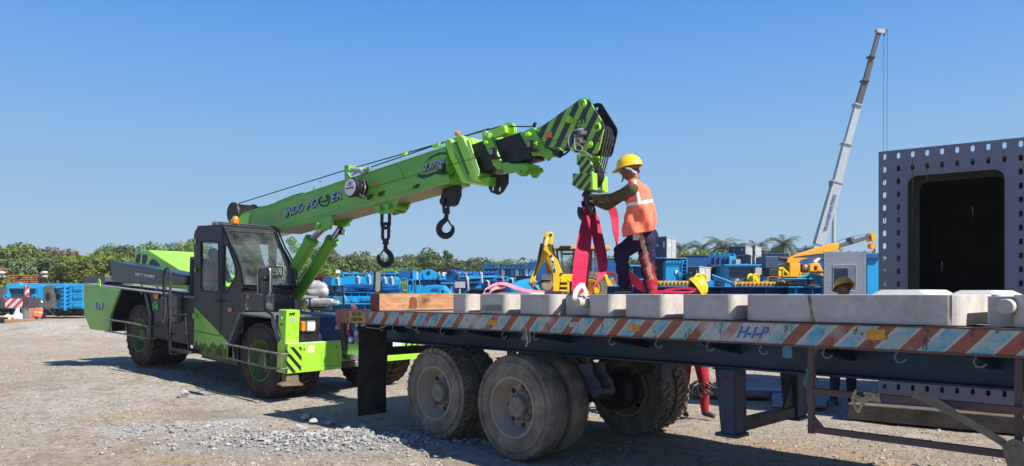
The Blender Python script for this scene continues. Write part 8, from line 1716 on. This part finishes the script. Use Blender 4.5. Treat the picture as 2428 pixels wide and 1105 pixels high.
T_ = [(3, 0, 574, 66, 'pale green tree at the extreme left edge', 1.1), (0, 42, 582, 70, 'green tree second from the left edge', 1), (6, 30, 578, 72, 'feathery light green clump near the left edge', 1), (1, 88, 606, 74, 'tree in the dip left of the brown tree', 1), (4, 132, 579, 72, 'large tree with dry brown foliage at left', 1), (0, 108, 595, 60, 'dark green tree standing before the dry brown one', 1.2), (2, 175, 598, 74, 'low tree right of the brown tree', 1), (3, 232, 596, 58, 'bright leafy green tree just left of the black crane cover', 1.3), (3, 190, 612, 56, 'bright bush-like tree under the brown one', 1), (1, 285, 573, 82, 'rounded grey green tree above the green hood', 1.2), (2, 330, 577, 84, 'dark rounded tree above the slanted green hood', 1), (0, 385, 588, 86, 'tree behind the slanted green hood', 1.2), (2, 425, 582, 88, 'tree just left of the black cab', 1), (6, 450, 562, 84, 'feathery tree touching the left side of the cab', .9),
      (6, 715, 560, 78, 'feathery tree behind the upper lift cylinder', .8), (1, 765, 578, 80, 'tall tree right of the lift cylinder', 1), (0, 800, 594, 82, 'mid tree right of the lift cylinders', 1.1), (6, 862, 592, 84, 'feathery tree left of the chain hook', 1.1), (3, 745, 620, 64, 'bright low tree right of the lift cylinder', 1), (2, 905, 610, 84, 'tree behind the chain hook', 1), (0, 945, 606, 88, 'tree right of the chain hook', 1), (1, 985, 600, 90, 'dark tree left of the tall twin trees', 1), (0, 1022, 587, 92, 'tall loose tree, left of the conifer', 1), (5, 1060, 586, 92, 'pointed dark conifer in the middle of the treeline', 1), (2, 1095, 610, 94, 'low tree right of the conifer', 1.1), (1, 1130, 606, 94, 'rounded tree above the ring rack, left', 1.1), (0, 1165, 611, 98, 'rounded tree above the ring rack, right', 1), (2, 1205, 612, 104, 'low tree left of the backhoe arm', 1.1), (0, 1250, 616, 110, 'tree beyond the backhoe arm tip', 1), (1, 1290, 614, 110, 'tree behind the folded backhoe arm', 1), (3, 940, 634, 70, 'bright bush right below the chain hook', .9),
      (0, 1340, 612, 104, 'tree seen through the backhoe cab', 1), (2, 1395, 614, 104, 'tree behind the red slings', 1), (1, 1440, 616, 104, 'tree right of the red slings', 1), (2, 1500, 612, 100, 'tree between the worker\'s legs', 1),
      (0, 1612, 594, 84, 'bushy tree right of the tall cabinet', .9), (3, 1660, 600, 80, 'bright green tree under the palms', 1.2), (2, 1700, 604, 84, 'bushy tree under the highest left palm', 1), (0, 1745, 606, 88, 'bushy tree left of the stacked grey boxes', 1), (2, 1840, 608, 92, 'low tree behind the stacked boxes', 1), (0, 1905, 608, 94, 'low tree right of the tall palm', 1), (2, 1985, 600, 98, 'low tree behind the orange boom', 1), (0, 2045, 598, 98, 'low tree beside the perforated box', 1)]
for t in T_: put(t[0], t[1], t[2], t[3], t[4], {5: 'conifer', 6: 'bamboo'}.get(t[0], 'tree'), t[5])
# undergrowth that reads as one belt
r = np.random.default_rng(77); n = 420
az = r.uniform(-.85, .85, n); Zs = r.uniform(62, 100, n)*(1+.15*np.clip(az+.2, 0, 1)); hh = 1.2+1.9*r.random(n); cs = np.stack([az*Zs, Zs, hh*.55], -1)
v, f = leaves(cs, 1.5+1.2*r.random(n), 60000, .24, r, .75); raw('undergrowth', v, f, LEAF, label='belt of green undergrowth below the far trees', kind='stuff')
az = np.concatenate([r.uniform(-.8, -.42, 120), r.uniform(-.3, .1, 60)]); Zs = r.uniform(56, 66, 180); cs = np.stack([az*Zs, Zs, 1.0+r.random(180)*1.3], -1)
v, f = leaves(cs, 1.2+.8*r.random(180), 26000, .17, r, .8); raw('shrubs', v, f, LEAFB, label='bright green shrubs along the near side of the treeline', kind='stuff')
az = r.uniform(-1.4, 1.4, 500); Zs = r.uniform(115, 150, 500); cs = np.stack([az*Zs, Zs, 2.0+3.0*r.random(500)], -1); v, f = leaves(cs, 3.0+2*r.random(500), 60000, .42, r, .8); raw('distant_woods', v, f, LEAF, label='hazy far woods behind the treeline', kind='stuff')
def palm(seed, H_, nf=13):
    r = random.Random(seed); e = empty('palm_tree', (0, 0, -50)); mb = MB(); b = V((.5, 0, H_*.5))
    mb.tube([V((0, 0, -.2)), V((.25, 0, H_*.3)), V((.4, .0, H_*.65)), V((.4, 0, H_))], 0, 8, rs=[.22, .17, .14, .13]); obj('trunk', mb, BARK, e); c = V((.4, 0, H_)); vs = []; fs = []
    for k in range(nf*2):
        a = 2*math.pi*k/nf*1.07+r.uniform(-.15, .15); el = r.uniform(-.45, 1.45); Ln = r.uniform(1.7, 2.5); d = V((math.cos(a), math.sin(a), 0)); pts = []
        p = c.copy(); e2 = el
        for j in range(12): pts.append(p.copy()); p = p+(d*math.cos(e2)+V((0, 0, math.sin(e2))))*Ln/11; e2 -= .16+.03*r.random()
        sd = V((-d.y, d.x, 0))
        for j in range(1, 12):
            t = j/11; ll = .50*math.sin(math.pi*min(1, t*.85+.12))+.12; dd = (pts[j]-pts[j-1]).normalized()
            for s in (-1, 1):
                for q in (0, .5):
                    pp_ = pts[j-1].lerp(pts[j], q); tip = pp_+sd*s*ll*.8+dd*ll*.45+V((0, 0, -ll*.40*r.uniform(.6, 1.5))); b_ = len(vs); vs += [pp_, pp_+dd*.07, tip]; fs.append((b_, b_+1, b_+2))
            b_ = len(vs); vs += [pts[j-1]-sd*.03, pts[j-1]+sd*.03, pts[j]]; fs.append((b_, b_+1, b_+2))
    raw('fronds', np.array([x[:] for x in vs]), np.array(fs), LEAFP, e); return e
pr = [palm(1, 6.5), palm(4, 5.5), palm(9, 6)]; pu = set()
for i, (k, px, pt, Z, lab) in enumerate(((0, 1655, 570, 84, 'palm directly right of the tall cabinet'), (1, 1717, 562, 84, 'tall palm left of the stacked grey boxes'), (2, 1752, 573, 88, 'palm close behind the left stacked grey box'), (1, 1787, 572, 88, 'palm rising right over the stacked grey boxes'), (0, 1610, 572, 90, 'palm half hidden behind the tall cabinet'), (0, 1865, 557, 84, 'tallest palm, between the grey boxes and the orange boom'), (2, 1833, 583, 88, 'lower palm left of the tallest one'), (1, 1900, 584, 90, 'lower palm right of the tallest one, by the white crane'), (2, 2045, 592, 105, 'small distant palm above the grey box, near the hook'), (0, 2012, 596, 108, 'small distant palm above the grey box, left'), (1, 1690, 590, 95, 'small palm low in the gap left of the tall palm'))):
    e = pr[k]
    if k in pu: e = copy_tree(e)
    else: pu.add(k)
    h0 = [6.5, 5.5, 6][k]+1.0; s = (EYE+(HY-pt)/F*Z)/h0; e.location = ((px-CX)/F*Z, Z, 0); e.scale = (s, s, s); e.rotation_euler = (0, 0, i*1.7); tag(e, lab, 'palm', 'coconut palms in the right background')

# ------------------------------------------------------------------ air
m, nt_, b_ = _nodes('haze_air'); nt_.nodes.remove(b_); pv = N(nt_, 'ShaderNodeVolumePrincipled'); pv.inputs['Color'].default_value = (.92, .96, 1, 1); pv.inputs['Density'].default_value = .0006; pv.inputs['Anisotropy'].default_value = .3
L(nt_, pv.outputs[0], nt_.nodes['Material Output'].inputs['Volume'])
mb = MB(); mb.box((-240, -60, -1), (240, 240, 42)); hz_ = obj('haze', mb, m, None, label='thin bluish haze filling the air over the yard', kind='stuff')
